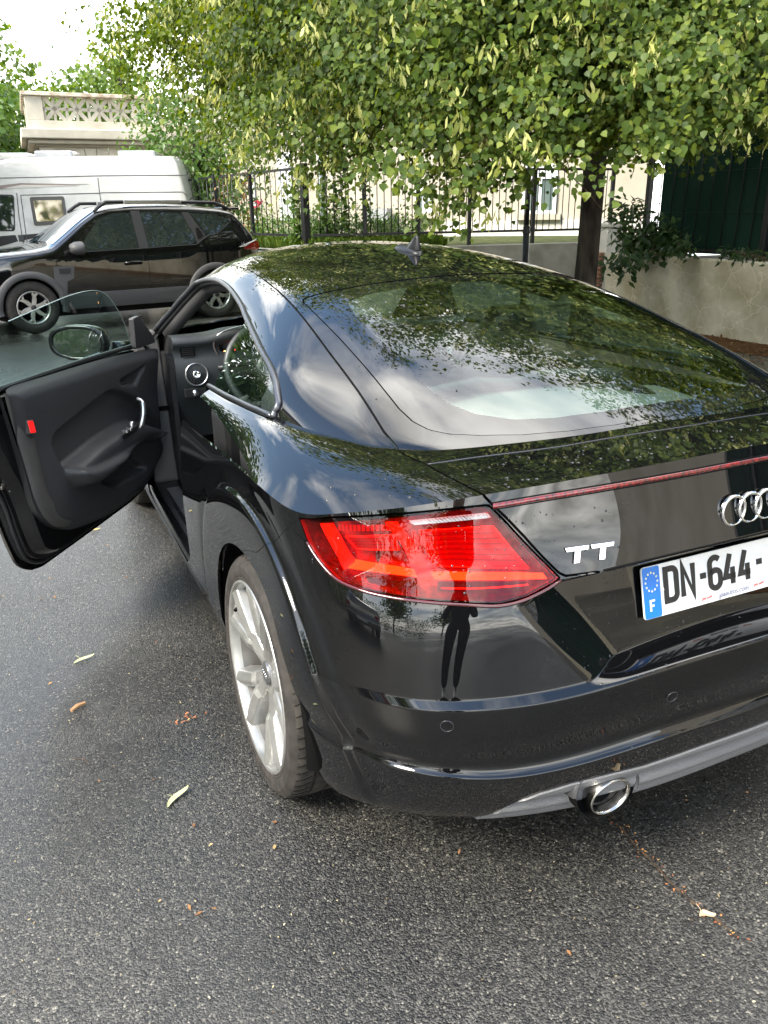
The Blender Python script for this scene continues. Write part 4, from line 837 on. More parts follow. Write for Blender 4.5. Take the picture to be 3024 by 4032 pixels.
# grab handle, switches, release handle
mb = MB(); mb.tube(smooth_poly([(-.745,1.580,.770),(-.724,1.578,.760),(-.714,1.566,.735),(-.712,1.549,.700),(-.718,1.532,.668),(-.735,1.524,.650)], 5, False), [.009]*6+[.0125]*14+[.010]*6, 10); dpart('grab_handle', mb, M_ALU, True)
mb = MB(); mb.prism(round_poly([(1.455,.868),(1.685,.891),(1.604,.820),(1.482,.845)], .016), SIDE, -.790, -.7835); dpart('release_plate', mb, material('satin_trim', (.20, .195, .185), rough=.35, metal=.8))
mb = MB(); mb.tube(smooth_poly([(-.772,1.452,.868),(-.764,1.475,.852),(-.766,1.52,.846),(-.775,1.575,.842)], 5, False), .0095, 8); dpart('release_lever', mb, M_HARD, True)
for k in range(3):
    mb = MB(); a, b = np.array([1.632, .880])-np.array([.0145, .021])*k, np.array([1.660, .883])-np.array([.0145, .021])*k; mb.prism([tuple(a), tuple(b), tuple(b-[.011, .016]), tuple(a-[.011, .016])], SIDE, -.785, -.780); dpart('seat_memory_button', mb, M_HARD, bev=.001)
mb = MB(); mb.prism(round_poly([(1.36,.674),(1.505,.684),(1.49,.664),(1.37,.655)], .008), SIDE, -.712, -.7085); dpart('switch_panel', mb, M_HARD)
mb = MB(); mb.lathe([(0,.020),(.010,.019),(.0115,.012),(.0115,0)], frame((-.705, 1.435, .692), (1, 0, 0), (0, 1, 0)), 16); dpart('mirror_switch', mb, M_ALU, True)
for y_ in (1.375, 1.405): mb = MB(); mb.box((-.715, y_-.010, .682), (-.690, y_+.010, .694), .003); dpart('window_switch', mb, M_ALU)
# speaker grille
SPK = smooth_poly([(1.570,.575),(1.635,.598),(1.80,.530),(1.785,.462),(1.645,.440)], 5)
mb = MB(); mb.prism(inset(SPK, .004), SIDE, -.80, -.7645); dpart('speaker_grille', mb, M_CLOTH, bev=.002)
for d in (0, .022): mb = MB(); mb.tube([(-.7635, y, z) for y, z in smooth_poly([(1.575,.585+d),(1.645,.612+d*.8),(1.72,.590+d*.7),(1.80,.548+d*.3)], 6, False)], .0035, 6); dpart('speaker_trim', mb, M_HARD, True)
# latch, bolts on the shut face
mb = MB(); mb.tube(smooth_poly([(-.870,.792,.668),(-.858,.812,.652),(-.846,.838,.650),(-.842,.850,.664),(-.846,.842,.690)], 5, False), .0065, 8); mb.box((-.872,.790,.640), (-.850,.832,.652), .002); dpart('door_latch', mb, material('zinc_steel', (.33, .31, .27), rough=.35, metal=1), True)
for (y, z) in [(.806,.718),(.832,.628)]: mb = MB(); mb.lathe([(0,.004),(.009,.004),(.0105,.0)], frame((-.850, y, z), (.3, 1, 0), (0, 0, 1)), 14); dpart('latch_bolt', mb, M_ALU, True)
# window glass in the open door
DGP = smooth_poly([(.60,1.150),(.763,1.184),(.955,1.211),(1.125,1.234),(1.262,1.240),(1.369,1.223),(1.46,1.178),(1.561,1.105),(1.637,1.031),(1.707,.955)], 4, False)
dg = poly_sd(list(DGP)+[(.60, .955)], GY, GZ); gsh = gin.copy(); gsh[:, 0] -= .45*np.maximum(0, gin[:, 2]-.97)*(GX < 0)
v, f = clip(gsh, GF, -GX-.3, dg, pil+.06, GZ-.955); DW = link('door_glass', mesh('door_glass', v-HINGE, f), M_SIDEGLASS, DOORO)
pts = [np.array(g_point_yz(y, z, -1))-[-.012, 0, .008] for y, z in DGP if y > .78]; pts = [(p[0]-.45*max(0, p[2]-.97), p[1], p[2]) for p in pts]
mb = MB(); mb.tube(pts, .0015, 5); dpart('glass_edge', mb, material('glass_edge', (.20, .27, .26), rough=.1, spec=1), True)
mb = MB(); mb.tube([(-.802, y, .974-.010*max(0, (y-1.3)/.5)) for y in np.linspace(.70, 1.80, 20)], .009, 6); dpart('belt_seal', mb, M_RUBBER, True)
mb = MB(); mb.prism([(1.69,.955),(1.875,.955),(1.865,.985),(1.755,1.085),(1.700,1.080)], SIDE, -.80, -.775); o = dpart('mirror_triangle', mb, M_HARD, bev=.004)
# door mirror
mc = Vector((-1.005, 1.675, .988))
def mloop(y, sx, sz, dx_=0, dz=0): return [(mc.x+dx_+sx*math.copysign(abs(math.cos(a))**.7, math.cos(a)), y, mc.z+dz+sz*math.copysign(abs(math.sin(a))**.75, math.sin(a))*(1 if math.cos(a) > -.2 else .92)) for a in np.linspace(0, 2*math.pi, 36, endpoint=False)]
mb = MB(); loft(mb, [mloop(1.632,.108,.058), mloop(1.620,.122,.070), mloop(1.640,.126,.073), mloop(1.68,.118,.070), mloop(1.73,.095,.058), mloop(1.765,.055,.036), mloop(1.775,.01,.01)]); dpart('mirror_housing', mb, M_PAINTIN, True)
mb = MB(); mb.add([(x, y+(z-mc.z)*.05, z) for x, y, z in mloop(1.630,.106,.0565)], [tuple(range(36))]); dpart('mirror_glass', mb, material('mirror', (.9, .92, .92), rough=.01, metal=1))
mb = MB(); mb.tube([(-.90, 1.72, .955), (-.84, 1.76, .945)], [.028, .035], 10); dpart('mirror_arm', mb, M_PAINTIN, True)
# ================================================================ sports coupe: cabin
M_DASH = noisy(material('dashboard', (.030, .034, .037), rough=.5), 260, (.026, .030, .033), (.036, .040, .043), bump=.0003, bscale=1300)
M_SEAT = noisy(material('seat_leather', (.04, .041, .043), rough=.45), 60, (.033, .034, .036), (.05, .051, .053), bump=.0006, bscale=300)
M_LINER = noisy(material('headliner', (.035, .036, .038), rough=.95, spec=.1), 300, (.028, .029, .031), (.042, .043, .045), bump=.0003, bscale=1500)
hv, hf = clip(GV, GF, -glass+.012, -win-.004, -ws+.004, above-.03); hn = vnormals(hv, hf); obj('headliner', hv-hn*.022, hf, M_LINER, CAR)
# dashboard: lofted across the car
def dash_sec(x):
    hood = math.exp(-((x+.37)/.17)**4); lo = .0
    P = [(1.98,.960-.012*abs(x)), (1.90,.972+.010*hood), (1.80,.985+.020*hood), (1.715,.983+.030*hood), (1.690-.02*hood,.965+.035*hood), (1.700,.945+.010*hood), (1.728,.930), (1.700,.885), (1.690,.84), (1.700,.77), (1.735,.70), (1.80,.62), (1.86,.50)]
    return [(x, y, z) for y, z in P]
mb = MB(); mb.grid(np.array([dash_sec(x) for x in np.linspace(-.725, .725, 60)])); mb.build('dashboard', M_DASH, CAR, smooth=True)
mb = MB(); sec = dash_sec(-.725); mb.add(sec+[(-.725, 1.98, .5)], [tuple(range(len(sec)+1))]); mb.box((-.745, 1.73, .30), (-.724, 1.95, .90)); mb.build('dashboard_end', M_HARD, CAR)
def round_vent(x, z, y=1.694, r=.050):
    m = frame((x, y, z), (1, 0, 0), (0, .15, 1)); mb = MB(); mb.lathe([(r*.88,.0),(r*.92,.010),(r*.99,.010),(r*1.03,.002),(r*1.03,-.02)], m, 40); v = mb.build('air_vent', M_ALU, CAR, smooth=True)
    mb = MB(); mb.lathe([(r*.88,.004),(r*.85,-.012),(0,-.014)], m, 30); mb.build('vent_bowl', M_BLACK, v, smooth=True)
    for k in range(16): mb = MB(); mb.box((r*.34,-.0016,-.010), (r*.84,.0016,.002), mat=m @ Matrix.Rotation(k*math.pi/8, 4, 'Z')); mb.build('vent_fin', M_HARD, v)
    mb = MB(); mb.lathe([(r*.36,-.01),(r*.36,.010),(r*.30,.013),(r*.24,.011),(r*.22,.004),(0,.003)], m, 24); mb.build('vent_knob', M_CHROME, v, smooth=True)
round_vent(-.637, .822); round_vent(.637, .822)
for x in (-.09, .02, .13): round_vent(x, .825)
mb = MB(); mb.prism(round_poly([(-.695,.893),(-.630,.893),(-.634,.950),(-.690,.950)], .008), Matrix(((1,0,0,0),(0,0,1,0),(0,1,0,0),(0,0,0,1))), 1.708, 1.725); sv = mb.build('side_vent', M_BLACK, CAR)
for k in range(6): mb = MB(); mb.box((-.688, 1.700, .900+.0085*k), (-.637, 1.709, .9035+.0085*k)); mb.build('vent_slat', M_HARD, sv)
# instrument cluster
mb = MB(); mb.box((-.52, 1.715, .862), (-.22, 1.722, .985), .004); cl = mb.build('instrument_screen', material('screen', (.004, .004, .005), rough=.1, coat=.6), CAR)
for x, z, col, s in [(-.497,.905,(1,.45,.12),.007), (-.468,.925,(1,.06,.03),.010), (-.455,.912,(1,.06,.03),.006)]:
    mb = MB(); mb.lathe([(0,.001),(s,.0)], frame((x, 1.7145, z), (1, 0, 0), (0, 0, 1)), 12); mb.build('warning_light', material('warning', col, emit=col, estr=2.2), cl)
mb = MB(); mb.tube(smooth_poly([(-.335,1.688,1.022),(-.46,1.688,1.010),(-.528,1.692,.985),(-.548,1.700,.945),(-.535,1.706,.90),(-.50,1.712,.865)], 6, False), .0035, 6); mb.build('cluster_trim', M_ALU, CAR, smooth=True)
# steering wheel
sw = frame((-.375, 1.44, .865), (1, 0, 0), (0, .42, 1)); mb = MB(); mb.tube([sw @ Vector((.182*math.cos(a), .182*math.sin(a) if math.sin(a) > -.8 else -.15, 0)) for a in np.linspace(0, 2*math.pi, 48, endpoint=False)], .0165, 10, closed=True); ST = mb.build('steering_wheel', M_SEAT, CAR, smooth=True)
mb = MB(); mb.lathe([(0,.03),(.05,.028),(.066,.015),(.068,-.02),(.05,-.05)], sw, 28); mb.build('steering_hub', M_HARD, ST, smooth=True)
for a in (0, math.pi, -math.pi/2): mb = MB(); mb.box((.05,-.018,-.008), (.17,.018,.010), .005, mat=sw @ Matrix.Rotation(a, 4, 'Z')); mb.build('steering_spoke', M_ALU if a == -math.pi/2 else M_HARD, ST)
mb = MB(); mb.tube([(-.43,1.56,.86),(-.52,1.57,.865),(-.565,1.575,.862)], [.008,.010,.012], 8); mb.build('indicator_stalk', M_HARD, CAR, smooth=True)
mb = MB(); mb.box((-.70,1.683,.722), (-.60,1.70,.765), .006); lp = mb.build('light_switch_panel', M_HARD, CAR); mb = MB(); mb.lathe([(0,.012),(.013,.012),(.015,.0)], frame((-.652,1.682,.743), (1,0,0), (0,0,1)), 18); mb.build('light_switch', M_ALU, lp, smooth=True)
# seats
def seat(x, y0=.98):
    mb = MB(); rows = []
    for t in np.linspace(0, 1, 16):                     # back, from cushion to the integrated headrest
        z = .34+.80*t; y = y0-.02-.20*t; w = .25*(1-.20*t) if t < .72 else .25*.80*max(.42, 1-(t-.72)*2.2); d = .085 if t < .7 else .055
        wing = .05*(1-t) if t < .75 else 0
        rows.append([(x+w*math.copysign(abs(math.cos(a))**.6, math.cos(a)), y+(d+wing*abs(math.cos(a))**2)*math.copysign(abs(math.sin(a))**.7, math.sin(a)), z) for a in np.linspace(0, 2*math.pi, 28, endpoint=False)])
    loft(mb, rows); s = mb.build('seat_back', M_SEAT, CAR, smooth=True)
    mb = MB(); mb.box((x-.26, y0-.03, .26), (x+.26, y0+.48, .44), .06); mb.build('seat_cushion', M_SEAT, CAR, smooth=True)
    return s
seat(-.37); seat(.37)
for x in (-.55, .03): mb = MB(); mb.box((x, .22, .30), (x+.52, .34, .86), .06); mb.build('rear_seat_back', M_SEAT, CAR, smooth=True)
mb = MB(); mb.grid(np.array([[(x, y, .885+.05*(y+.5)+.05*math.cos(x*2.6)*max(0, (y+.1)/.3)) for y in np.linspace(-.50, .20, 12)] for x in np.linspace(-.60, .60, 24)])); mb.build('parcel_shelf', material('shelf_felt', (.11, .115, .112), rough=.95), CAR, smooth=True)
mb = MB(); mb.tube([(-.50,.10,.90),(-.35,.16,.99),(-.12,.20,1.0),(0,.20,.985),(.12,.20,1.0),(.35,.16,.99),(.50,.10,.90)], .02, 8); mb.build('rear_seat_top', M_HARD, CAR, smooth=True)
mb = MB(); mb.box((-.11, 1.66, 1.225), (.11, 1.685, 1.285), .012); o = mb.build('interior_mirror', M_HARD, CAR); mb = MB(); mb.box((-.10, 1.657, 1.232), (.10, 1.659, 1.278)); mb.build('interior_mirror_glass', material('mirror2', (.9,.92,.92), rough=.01, metal=1), o)
# sill, hinge pillar, floor
mb = MB(); mb.box((-.885, .72, .22), (-.72, 1.95, .315), .02); mb.build('door_sill', M_PAINTIN, CAR, smooth=True)
mb = MB(); mb.box((-.822, .92, .3155), (-.765, 1.70, .3195), .0015); mb.build('scuff_plate', M_ALU, CAR)
mb = MB(); mb.box((-.858, .90, .3155), (-.838, 1.80, .322), .003); mb.build('sill_seal', M_RUBBER, CAR)
mb = MB(); mb.prism(round_poly([(1.80,.30),(1.98,.28),(2.02,.98),(1.93,1.0),(1.86,.62)], .03), SIDE, -.855, -.745); mb.build('hinge_pillar', M_EDGEPL, CAR, bev=.008)
mb = MB(); mb.box((-.845, 1.855, .64), (-.742, 1.862, .66)); mb.build('pillar_joint', M_BLACK, CAR)
mb = MB(); mb.box((-.74, .3, .19), (.74, 2.0, .215)); mb.build('cabin_floor', M_LINER, CAR)
mb = MB(); mb.box((-.74, 1.98, .19), (.74, 2.0, .95)); mb.build('bulkhead', M_BLACK, CAR)
for lo, hi in [((-.80, .55, .20), (-.70, .72, .90)), ((.70, .55, .20), (.80, 1.9, .90))]: mb = MB(); mb.box(lo, hi, .02); mb.build('inner_side_trim', M_HARD, CAR)
for x in (-.76, .60): mb = MB(); mb.box((x, -.50, .22), (x+.16, .55, .86), .02); mb.build('boot_side_trim', M_LINER, CAR)
# ================================================================ parked vehicles
def at(px, py, d):
    """a world point at forward distance d seen at photo position (px, py)"""
    return CAM+(f_+r_*((px-1512)/3082.05)+u_*((2016-py)/3082.05))*d
M_VGLASS = material('vehicle_glass', (.012, .016, .016), rough=.03, spec=.9, coat=.6)
M_CLAD = noisy(material('grey_cladding', (.055, .055, .057), rough=.6), 120, (.045, .045, .047), (.068, .068, .07), bump=.0004, bscale=600)
def interp_fn(pts):
    X = [p[0] for p in pts]; Y = [p[1] for p in pts]; return lambda u: float(np.interp(u, X, Y))
class Hull:
    """vehicle body: local x runs from nose to tail, y across, z up"""
    def __init__(s, top, belt, bot, wid, tumble, length, crown=.03):
        s.top = lambda u: float(nspline([p[0] for p in top], np.array([[p[1]] for p in top]), [u])[0, 0]) if False else float(np.interp(u, [p[0] for p in top], [p[1] for p in top]))
        s.belt, s.bot, s.wid, s.tumble, s.L, s.crown = interp_fn(belt), interp_fn(bot), interp_fn(wid), tumble, length, crown
    def hw(s, u, z):
        w = s.wid(u); b = s.belt(u)
        if z > b: w -= (z-b)*s.tumble
        lo = s.bot(u)+.22
        if z < lo: w -= (lo-z)**2*.9
        w -= .012*max(0, 1-abs(z-.62)/.25)*0
        return max(.05, w)
    def section(s, u, n=12):
        zt = s.top(u); zb = s.bot(u); P = []; r = min(.09, (zt-zb)*.3)
        for k in range(n): z = zb+(zt-r-zb)*k/(n-1); P.append((s.hw(u, z), z))
        w0 = s.hw(u, zt-r)
        for a in (18, 38, 60, 80): q = math.radians(a); P.append((w0-r*1.25*(1-math.cos(q)), zt-r+r*math.sin(q)))
        wl = P[-1][0]
        for t in (.66, .33, 0): P.append((wl*t, zt+s.crown*(1-t*t)*1.0))
        return P
    def mesh(s, us, sides=(-1, 1), cut=None):
        mb = MB(); full = []
        for u in us:
            P = s.section(u); full.append([(u, -w, z) for w, z in P]+[(u, w, z) for w, z in P[-2::-1]])
        G = np.array(full); mb.grid(G, True); n = G.shape[1]
        mb.add(G[0], [tuple(range(n))]); mb.add(G[-1], [tuple(range(n-1, -1, -1))])
        return mb
    def side(s, poly, off, sgn=-1, thick=.006):
        """plate following the body side over a (u, z) outline"""
        P = np.asarray(poly, float); n = len(P); c_ = P.mean(0); V = []; F = []
        rings = [1.0, .66, .33]
        for o2 in (off, off-thick):
            for q in rings:
                for p in P: u, z = c_+(p-c_)*q; V.append((u, sgn*(s.hw(u, z)+o2), z))
            V.append((c_[0], sgn*(s.hw(*c_)+o2), c_[1]))
        m = len(rings)*n+1
        for k in range(len(rings)-1):
            for i in range(n): F.append((k*n+i, k*n+(i+1) % n, (k+1)*n+(i+1) % n, (k+1)*n+i))
        k = len(rings)-1
        for i in range(n): F.append((k*n+i, k*n+(i+1) % n, m-1)); F.append((i, m+i, m+(i+1) % n, (i+1) % n))
        if sgn > 0: F = [f[::-1] for f in F]
        return V, F
    def line(s, pts, off, sgn=-1): return [(u, sgn*(s.hw(u, z)+off), z) for u, z in pts]
def resample(P, d=.04):
    P = np.asarray(P, float); out = []
    for a, b in zip(P[:-1], P[1:]):
        n = max(1, int(np.linalg.norm(b-a)/d))
        for k in range(n): out.append(a+(b-a)*k/n)
    out.append(P[-1]); return out
def simple_wheel(r, w, spokes, m_rim, name='wheel', rim_r=.62):
    """axis along local y, outer face towards -y"""
    m = Matrix(((1, 0, 0, 0), (0, 0, -1, 0), (0, 1, 0, 0), (0, 0, 0, 1)))
    mb = MB(); mb.lathe([(r*rim_r,-.02),(r*(rim_r+.03),.008),(r*.80,.016),(r*.93,.004),(r*.985,-.02),(r,-.05),(r,-w+.04),(r*.96,-w+.01),(r*rim_r,-w)], m, 40); root = mb.build(name, M_TYRE, None, smooth=True)
    mb = MB(); mb.lathe([(r*rim_r+.006,-.016),(r*rim_r+.004,.004),(r*rim_r-.012,.0),(r*rim_r-.025,-.04),(r*rim_r-.03,-w*.8)], m, 40); mb.build('rim', m_rim, root, smooth=True)
    mb = MB(); mb.lathe([(r*rim_r-.028,-.10),(0,-.10)], m, 30); mb.build('wheel_back', M_BLACK, root)
    for k in range(spokes):
        a = 2*math.pi*k/spokes+math.pi/2; mb = MB(); R0 = r*rim_r
        mb.prism([(R0*.10,-R0*.13),(R0*.55,-R0*.10),(R0*.72,-R0*.02),(R0*.97,-R0*.20),(R0*.99,-R0*.06),(R0*.80,R0*.10),(R0*.99,R0*.20),(R0*.95,R0*.30),(R0*.62,R0*.16),(R0*.10,R0*.13)], m @ Matrix.Rotation(a, 4, 'Z'), -.055, -.012)
        mb.build('spoke', m_rim, root, bev=.004)
    mb = MB(); mb.lathe([(.038,-.02),(.034,-.006),(0,-.004)], m, 20); mb.build('hub_cap', M_HARD, root, smooth=True)
    return root
def put_wheels(root, proto, spots, hw):
    first = True
    for (u, sgn) in spots:
        w = proto if first else copy_tree(proto, root); first = False
        w.parent = root; w.location = (u, sgn*hw, 0); w.rotation_euler = (0, random.uniform(0, 1.2), 0) if sgn < 0 else (0, random.uniform(0, 1.2), math.pi)
def cut_arches(o, us, r, zc):
    """hide the body inside the wheel openings by clipping the side faces"""
    me = o.data; V = np.array([v.co for v in me.vertices]); F = [list(p.vertices) for p in me.polygons]; phi = np.full(len(V), 1.0)
    for u in us: phi = np.minimum(phi, np.where(np.abs(V[:, 1]) > .45, np.hypot(V[:, 0]-u, V[:, 2]-zc)-r, 1.0))
    tri = [[f[0], f[k], f[k+1], f[k+1]][:3] for f in F for k in range(1, len(f)-1)]
    v, f = clip(V, np.array(tri), phi); m = mesh(o.name, v, f); m.materials.append(me.materials[0]); o.data = m
# ---------------------------------------------------------------- dark SUV
M_SUV = material('black_brown_paint', (.004, .004, .0044), rough=.06, coat=1, spec=.3)
SUV = empty('suv', (-1.22, 10.89, 0), math.radians(10.7)); tag(SUV, 'black SUV with grey cladding and roof rails parked in front of the white camper van', 'car')
U0 = .83                                                                     # front axle from the nose
hs = Hull(top=[(0,.74),(.06,.90),(.25,.985),(.6,1.03),(1.0,1.065),(1.20,1.10),(1.40,1.235),(1.65,1.41),(1.88,1.545),(2.05,1.592),(2.4,1.618),(2.9,1.62),(3.35,1.605),(3.72,1.57),(3.90,1.535),(4.02,1.42),(4.16,1.22),(4.25,1.05),(4.31,.90),(4.343,.66)],
          belt=[(0,.80),(1.0,.985),(2.0,1.01),(3.0,1.04),(3.6,1.10),(4.34,1.12)], bot=[(0,.34),(.3,.28),(.8,.28),(3.5,.28),(4.1,.36),(4.34,.48)],
          wid=[(0,.66),(.08,.76),(.25,.85),(.6,.895),(1.2,.902),(3.4,.905),(3.9,.885),(4.2,.84),(4.34,.76)], tumble=.42, length=4.343)
us = np.unique(np.concatenate([np.linspace(0, .3, 9), np.linspace(.3, 3.7, 70), np.linspace(3.7, 4.343, 18)]))
def place(o, z=0): o.location.x -= U0; return o
mb = hs.mesh(us); b = mb.build('body', M_SUV, SUV, smooth=True); place(b)
cut_arches(b, (U0, U0+2.657), .385, .345)
def sp(name, poly, off, mat, sgn=-1, thick=.006, smooth=True):
    v, f = hs.side(poly, off, sgn, thick); o = obj(name, v, f, mat, SUV, smooth=False); return place(o)
for sgn in (-1, 1):
    sp('front_window', resample(list(round_poly([(1.50,1.035),(2.36,1.055),(2.36,1.525),(2.10,1.525),(1.88,1.44)], [.03,.02,.03,.1,.05]))+[]), .004, M_VGLASS, sgn)
    sp('rear_window', list(round_poly([(2.50,1.06),(3.20,1.085),(3.22,1.20),(3.10,1.515),(2.50,1.53)], [.02,.03,.03,.04,.02])), .004, M_VGLASS, sgn)
    sp('quarter_window', list(round_poly([(3.42,1.20),(3.60,1.23),(3.82,1.37),(3.80,1.43),(3.62,1.485),(3.24,1.51)], [.03,.06,.06,.04,.04,.03])), .004, M_VGLASS, sgn)
    sp('window_pillar', [(2.365,1.05),(2.495,1.055),(2.495,1.55),(2.365,1.55)], .006, M_HARD, sgn)
    sp('handle_pillar', [(3.235,1.085),(3.40,1.175),(3.22,1.52),(3.11,1.525),(3.22,1.21)], .006, M_HARD, sgn)
    sp('pillar_handle', list(round_poly([(3.26,1.14),(3.36,1.19),(3.31,1.31),(3.265,1.30)], .015)), .012, M_BLACK, sgn)
    sp('sill_cladding', list(round_poly([(1.24,.29),(3.07,.29),(3.07,.50),(1.24,.50)], .02)), .020, M_CLAD, sgn, .03)
    sp('door_vent_panel', [(1.19,.36),(1.27,.36),(1.31,.66),(1.40,.70),(1.43,.86),(1.16,.86),(1.15,.70)], .016, M_CLAD, sgn, .02)
    sp('door_vent', [(1.22,.76),(1.36,.76),(1.38,.83),(1.22,.83)], .019, M_HARD, sgn, .004)
    sp('tail_light', list(round_poly([(4.00,.985),(4.24,.96),(4.30,.99),(4.285,1.09),(4.20,1.10),(4.02,1.03)], .02)), .012, material('suv_tail_lamp', (.22, .006, .01), rough=.1, coat=1), sgn, .03)
    sp('lamp_flash', [(3.90,1.015),(4.22,1.115),(4.25,1.13),(4.24,1.105),(4.02,1.022)], .016, material('silver_flash', (.5, .5, .52), rough=.3), sgn, .006)
    sp('door_handle_recess', list(round_poly([(2.12,.83),(2.38,.835),(2.38,.885),(2.12,.88)], .02)), .002, M_BLACK, sgn, .004)
    mb = MB(); mb.tube(hs.line(resample([(2.13,.865),(2.24,.875),(2.37,.872)]), .022, sgn), .013, 8); place(mb.build('door_handle', M_SUV, SUV, smooth=True))
    for pts in ([(2.44,1.55),(2.445,1.05),(2.47,.80),(2.47,.50)], [(1.30,1.03),(1.22,.95),(1.20,.87)], [(3.62,1.08),(3.60,.90),(3.52,.80)], [(1.46,1.03),(2.4,1.045),(3.2,1.07),(3.45,1.18)]):
        mb = MB(); mb.tube(hs.line(resample(pts), .0015, sgn), .0035, 5); place(mb.build('door_seam', M_BLACK, SUV, smooth=True))
    mb = MB(); mb.tube(hs.line(resample([(1.50,1.028),(2.36,1.047),(3.22,1.075),(3.42,1.19),(3.60,1.222),(3.83,1.37)]), .006, sgn), .005, 5); place(mb.build('window_seal', M_HARD, SUV, smooth=True))
    for uc in (U0, U0+2.657):
        V = []; F = []; A = np.linspace(math.radians(-12), math.radians(192), 40)
        for a in A:
            for (r, o2) in ((.378, -.06), (.378, .022), (.392, .032), (.455, .030), (.470, .014), (.470, -.01)):
                u, z = uc+r*math.cos(a), .345+r*math.sin(a); V.append((u, sgn*(hs.hw(min(max(u, .12), 4.25), max(.32, z))+o2), z))
        for i in range(len(A)-1):
            for k in range(5): F.append((i*6+k, i*6+k+1, i*6+7+k, i*6+6+k))
        place(obj('arch_cladding', V, F, M_CLAD, SUV))
        m = Matrix(((1, 0, 0, uc), (0, 0, sgn, sgn*.45), (0, 1, 0, .345), (0, 0, 0, 1))); mb = MB(); mb.lathe([(.40,.40),(.40,0),(0,0)], m, 30, math.radians(-10), math.radians(190)); place(mb.build('arch_liner', M_BLACK, SUV, smooth=True))
    # roof rail
    pts = [(1.86,sgn*.655,1.545),(2.02,sgn*.64,1.645),(2.2,sgn*.63,1.668),(3.5,sgn*.62,1.655),(3.72,sgn*.62,1.635),(3.95,sgn*.63,1.545)]
    mb = MB(); mb.tube(smooth_poly(pts, 5, False), [.016]+[.024]*23+[.016]*2, 8); place(mb.build('roof_rail', M_HARD, SUV, smooth=True))
    mb = MB(); mb.box((2.30, sgn*.628-.027, 1.638), (3.15, sgn*.628+.027, 1.690), .008); place(mb.build('rail_insert', M_ALU, SUV))
    # mirror
    c_ = Vector((1.47, sgn*1.03, 1.085)); mb = MB(); loft(mb, [[(c_.x+dx_, c_.y+sgn*0+a_*math.cos(q), c_.z+b_*math.sin(q)) for q in np.linspace(0, 2*math.pi, 20, endpoint=False)] for dx_, a_, b_ in [(-.10,.02,.02),(-.085,.085,.055),(-.03,.115,.082),(.05,.122,.088),(.075,.115,.082)]]); place(mb.build('mirror_housing', M_CLAD, SUV, smooth=True))
    mb = MB(); mb.tube([(1.48,sgn*.90,1.03),(1.47,sgn*.99,1.03)], [.03,.04], 8); place(mb.build('mirror_stalk', M_HARD, SUV, smooth=True))
# windscreen, rear spoiler, front
def top_patch(h, u0, u1, w0, w1, lift, n=10, m=9):
    return np.array([[(u, -(w0+(w1-w0)*((u-u0)/(u1-u0)))+2*(w0+(w1-w0)*((u-u0)/(u1-u0)))*k/(m-1), h.top(u)+h.crown*(1-(2*k/(m-1)-1)**2*.8)+lift) for k in range(m)] for u in np.linspace(u0, u1, n)])
mb = MB(); mb.grid(top_patch(hs, 1.24, 1.90, .70, .58, .006), True); place(mb.build('windscreen', material('bright_windscreen', (.03, .05, .07), rough=.03, spec=1, coat=1), SUV, smooth=True))
mb = MB(); mb.grid(top_patch(hs, 3.98, 4.22, .58, .62, .008), True); place(mb.build('rear_screen', M_VGLASS, SUV, smooth=True))
mb = MB(); mb.box((3.80,-.60,1.545), (4.10,.60,1.585), .015); place(mb.build('rear_spoiler', M_SUV, SUV, smooth=True))
mb = MB(); mb.tube([(3.45,-.05,1.63),(3.66,-.05,1.80)], [.006,.003], 6); place(mb.build('aerial', M_BLACK, SUV))
mb = MB(); mb.box((-.02,-.62,.60), (.10,.62,.80), .02); place(mb.build('front_grille', M_HARD, SUV))
mb = MB(); mb.box((.02,-.80,.36), (.30,.80,.56), .04); place(mb.build('front_bumper', M_CLAD, SUV))
mb = MB(); mb.box((4.20,-.76,.42), (4.36,.76,.66), .04); place(mb.build('rear_bumper', M_CLAD, SUV))
for sgn in (-1, 1): mb = MB(); mb.box((.03, sgn*.70-.14, .72), (.22, sgn*.70+.14, .83), .03); place(mb.build('headlight', material('headlight', (.5, .5, .52), rough=.1, coat=1), SUV))
mb = MB(); mb.box((.5,-.78,.20), (4.0,.78,.34)); place(mb.build('underbody', M_BLACK, SUV))
M_RIM2 = noisy(material('dark_silver_alloy', (.42, .41, .39), rough=.35, metal=.8), 12, (.33, .32, .30), (.48, .47, .45))
pw = simple_wheel(.345, .225, 6, M_RIM2)
for k, (u, sgn) in enumerate([(0, -1), (2.657, -1), (0, 1), (2.657, 1)]):
    w = pw if k == 0 else copy_tree(pw, SUV); w.parent = SUV; w.location = (u, sgn*.895, .345); w.rotation_euler = (0, .3+.5*k, 0 if sgn < 0 else math.pi)
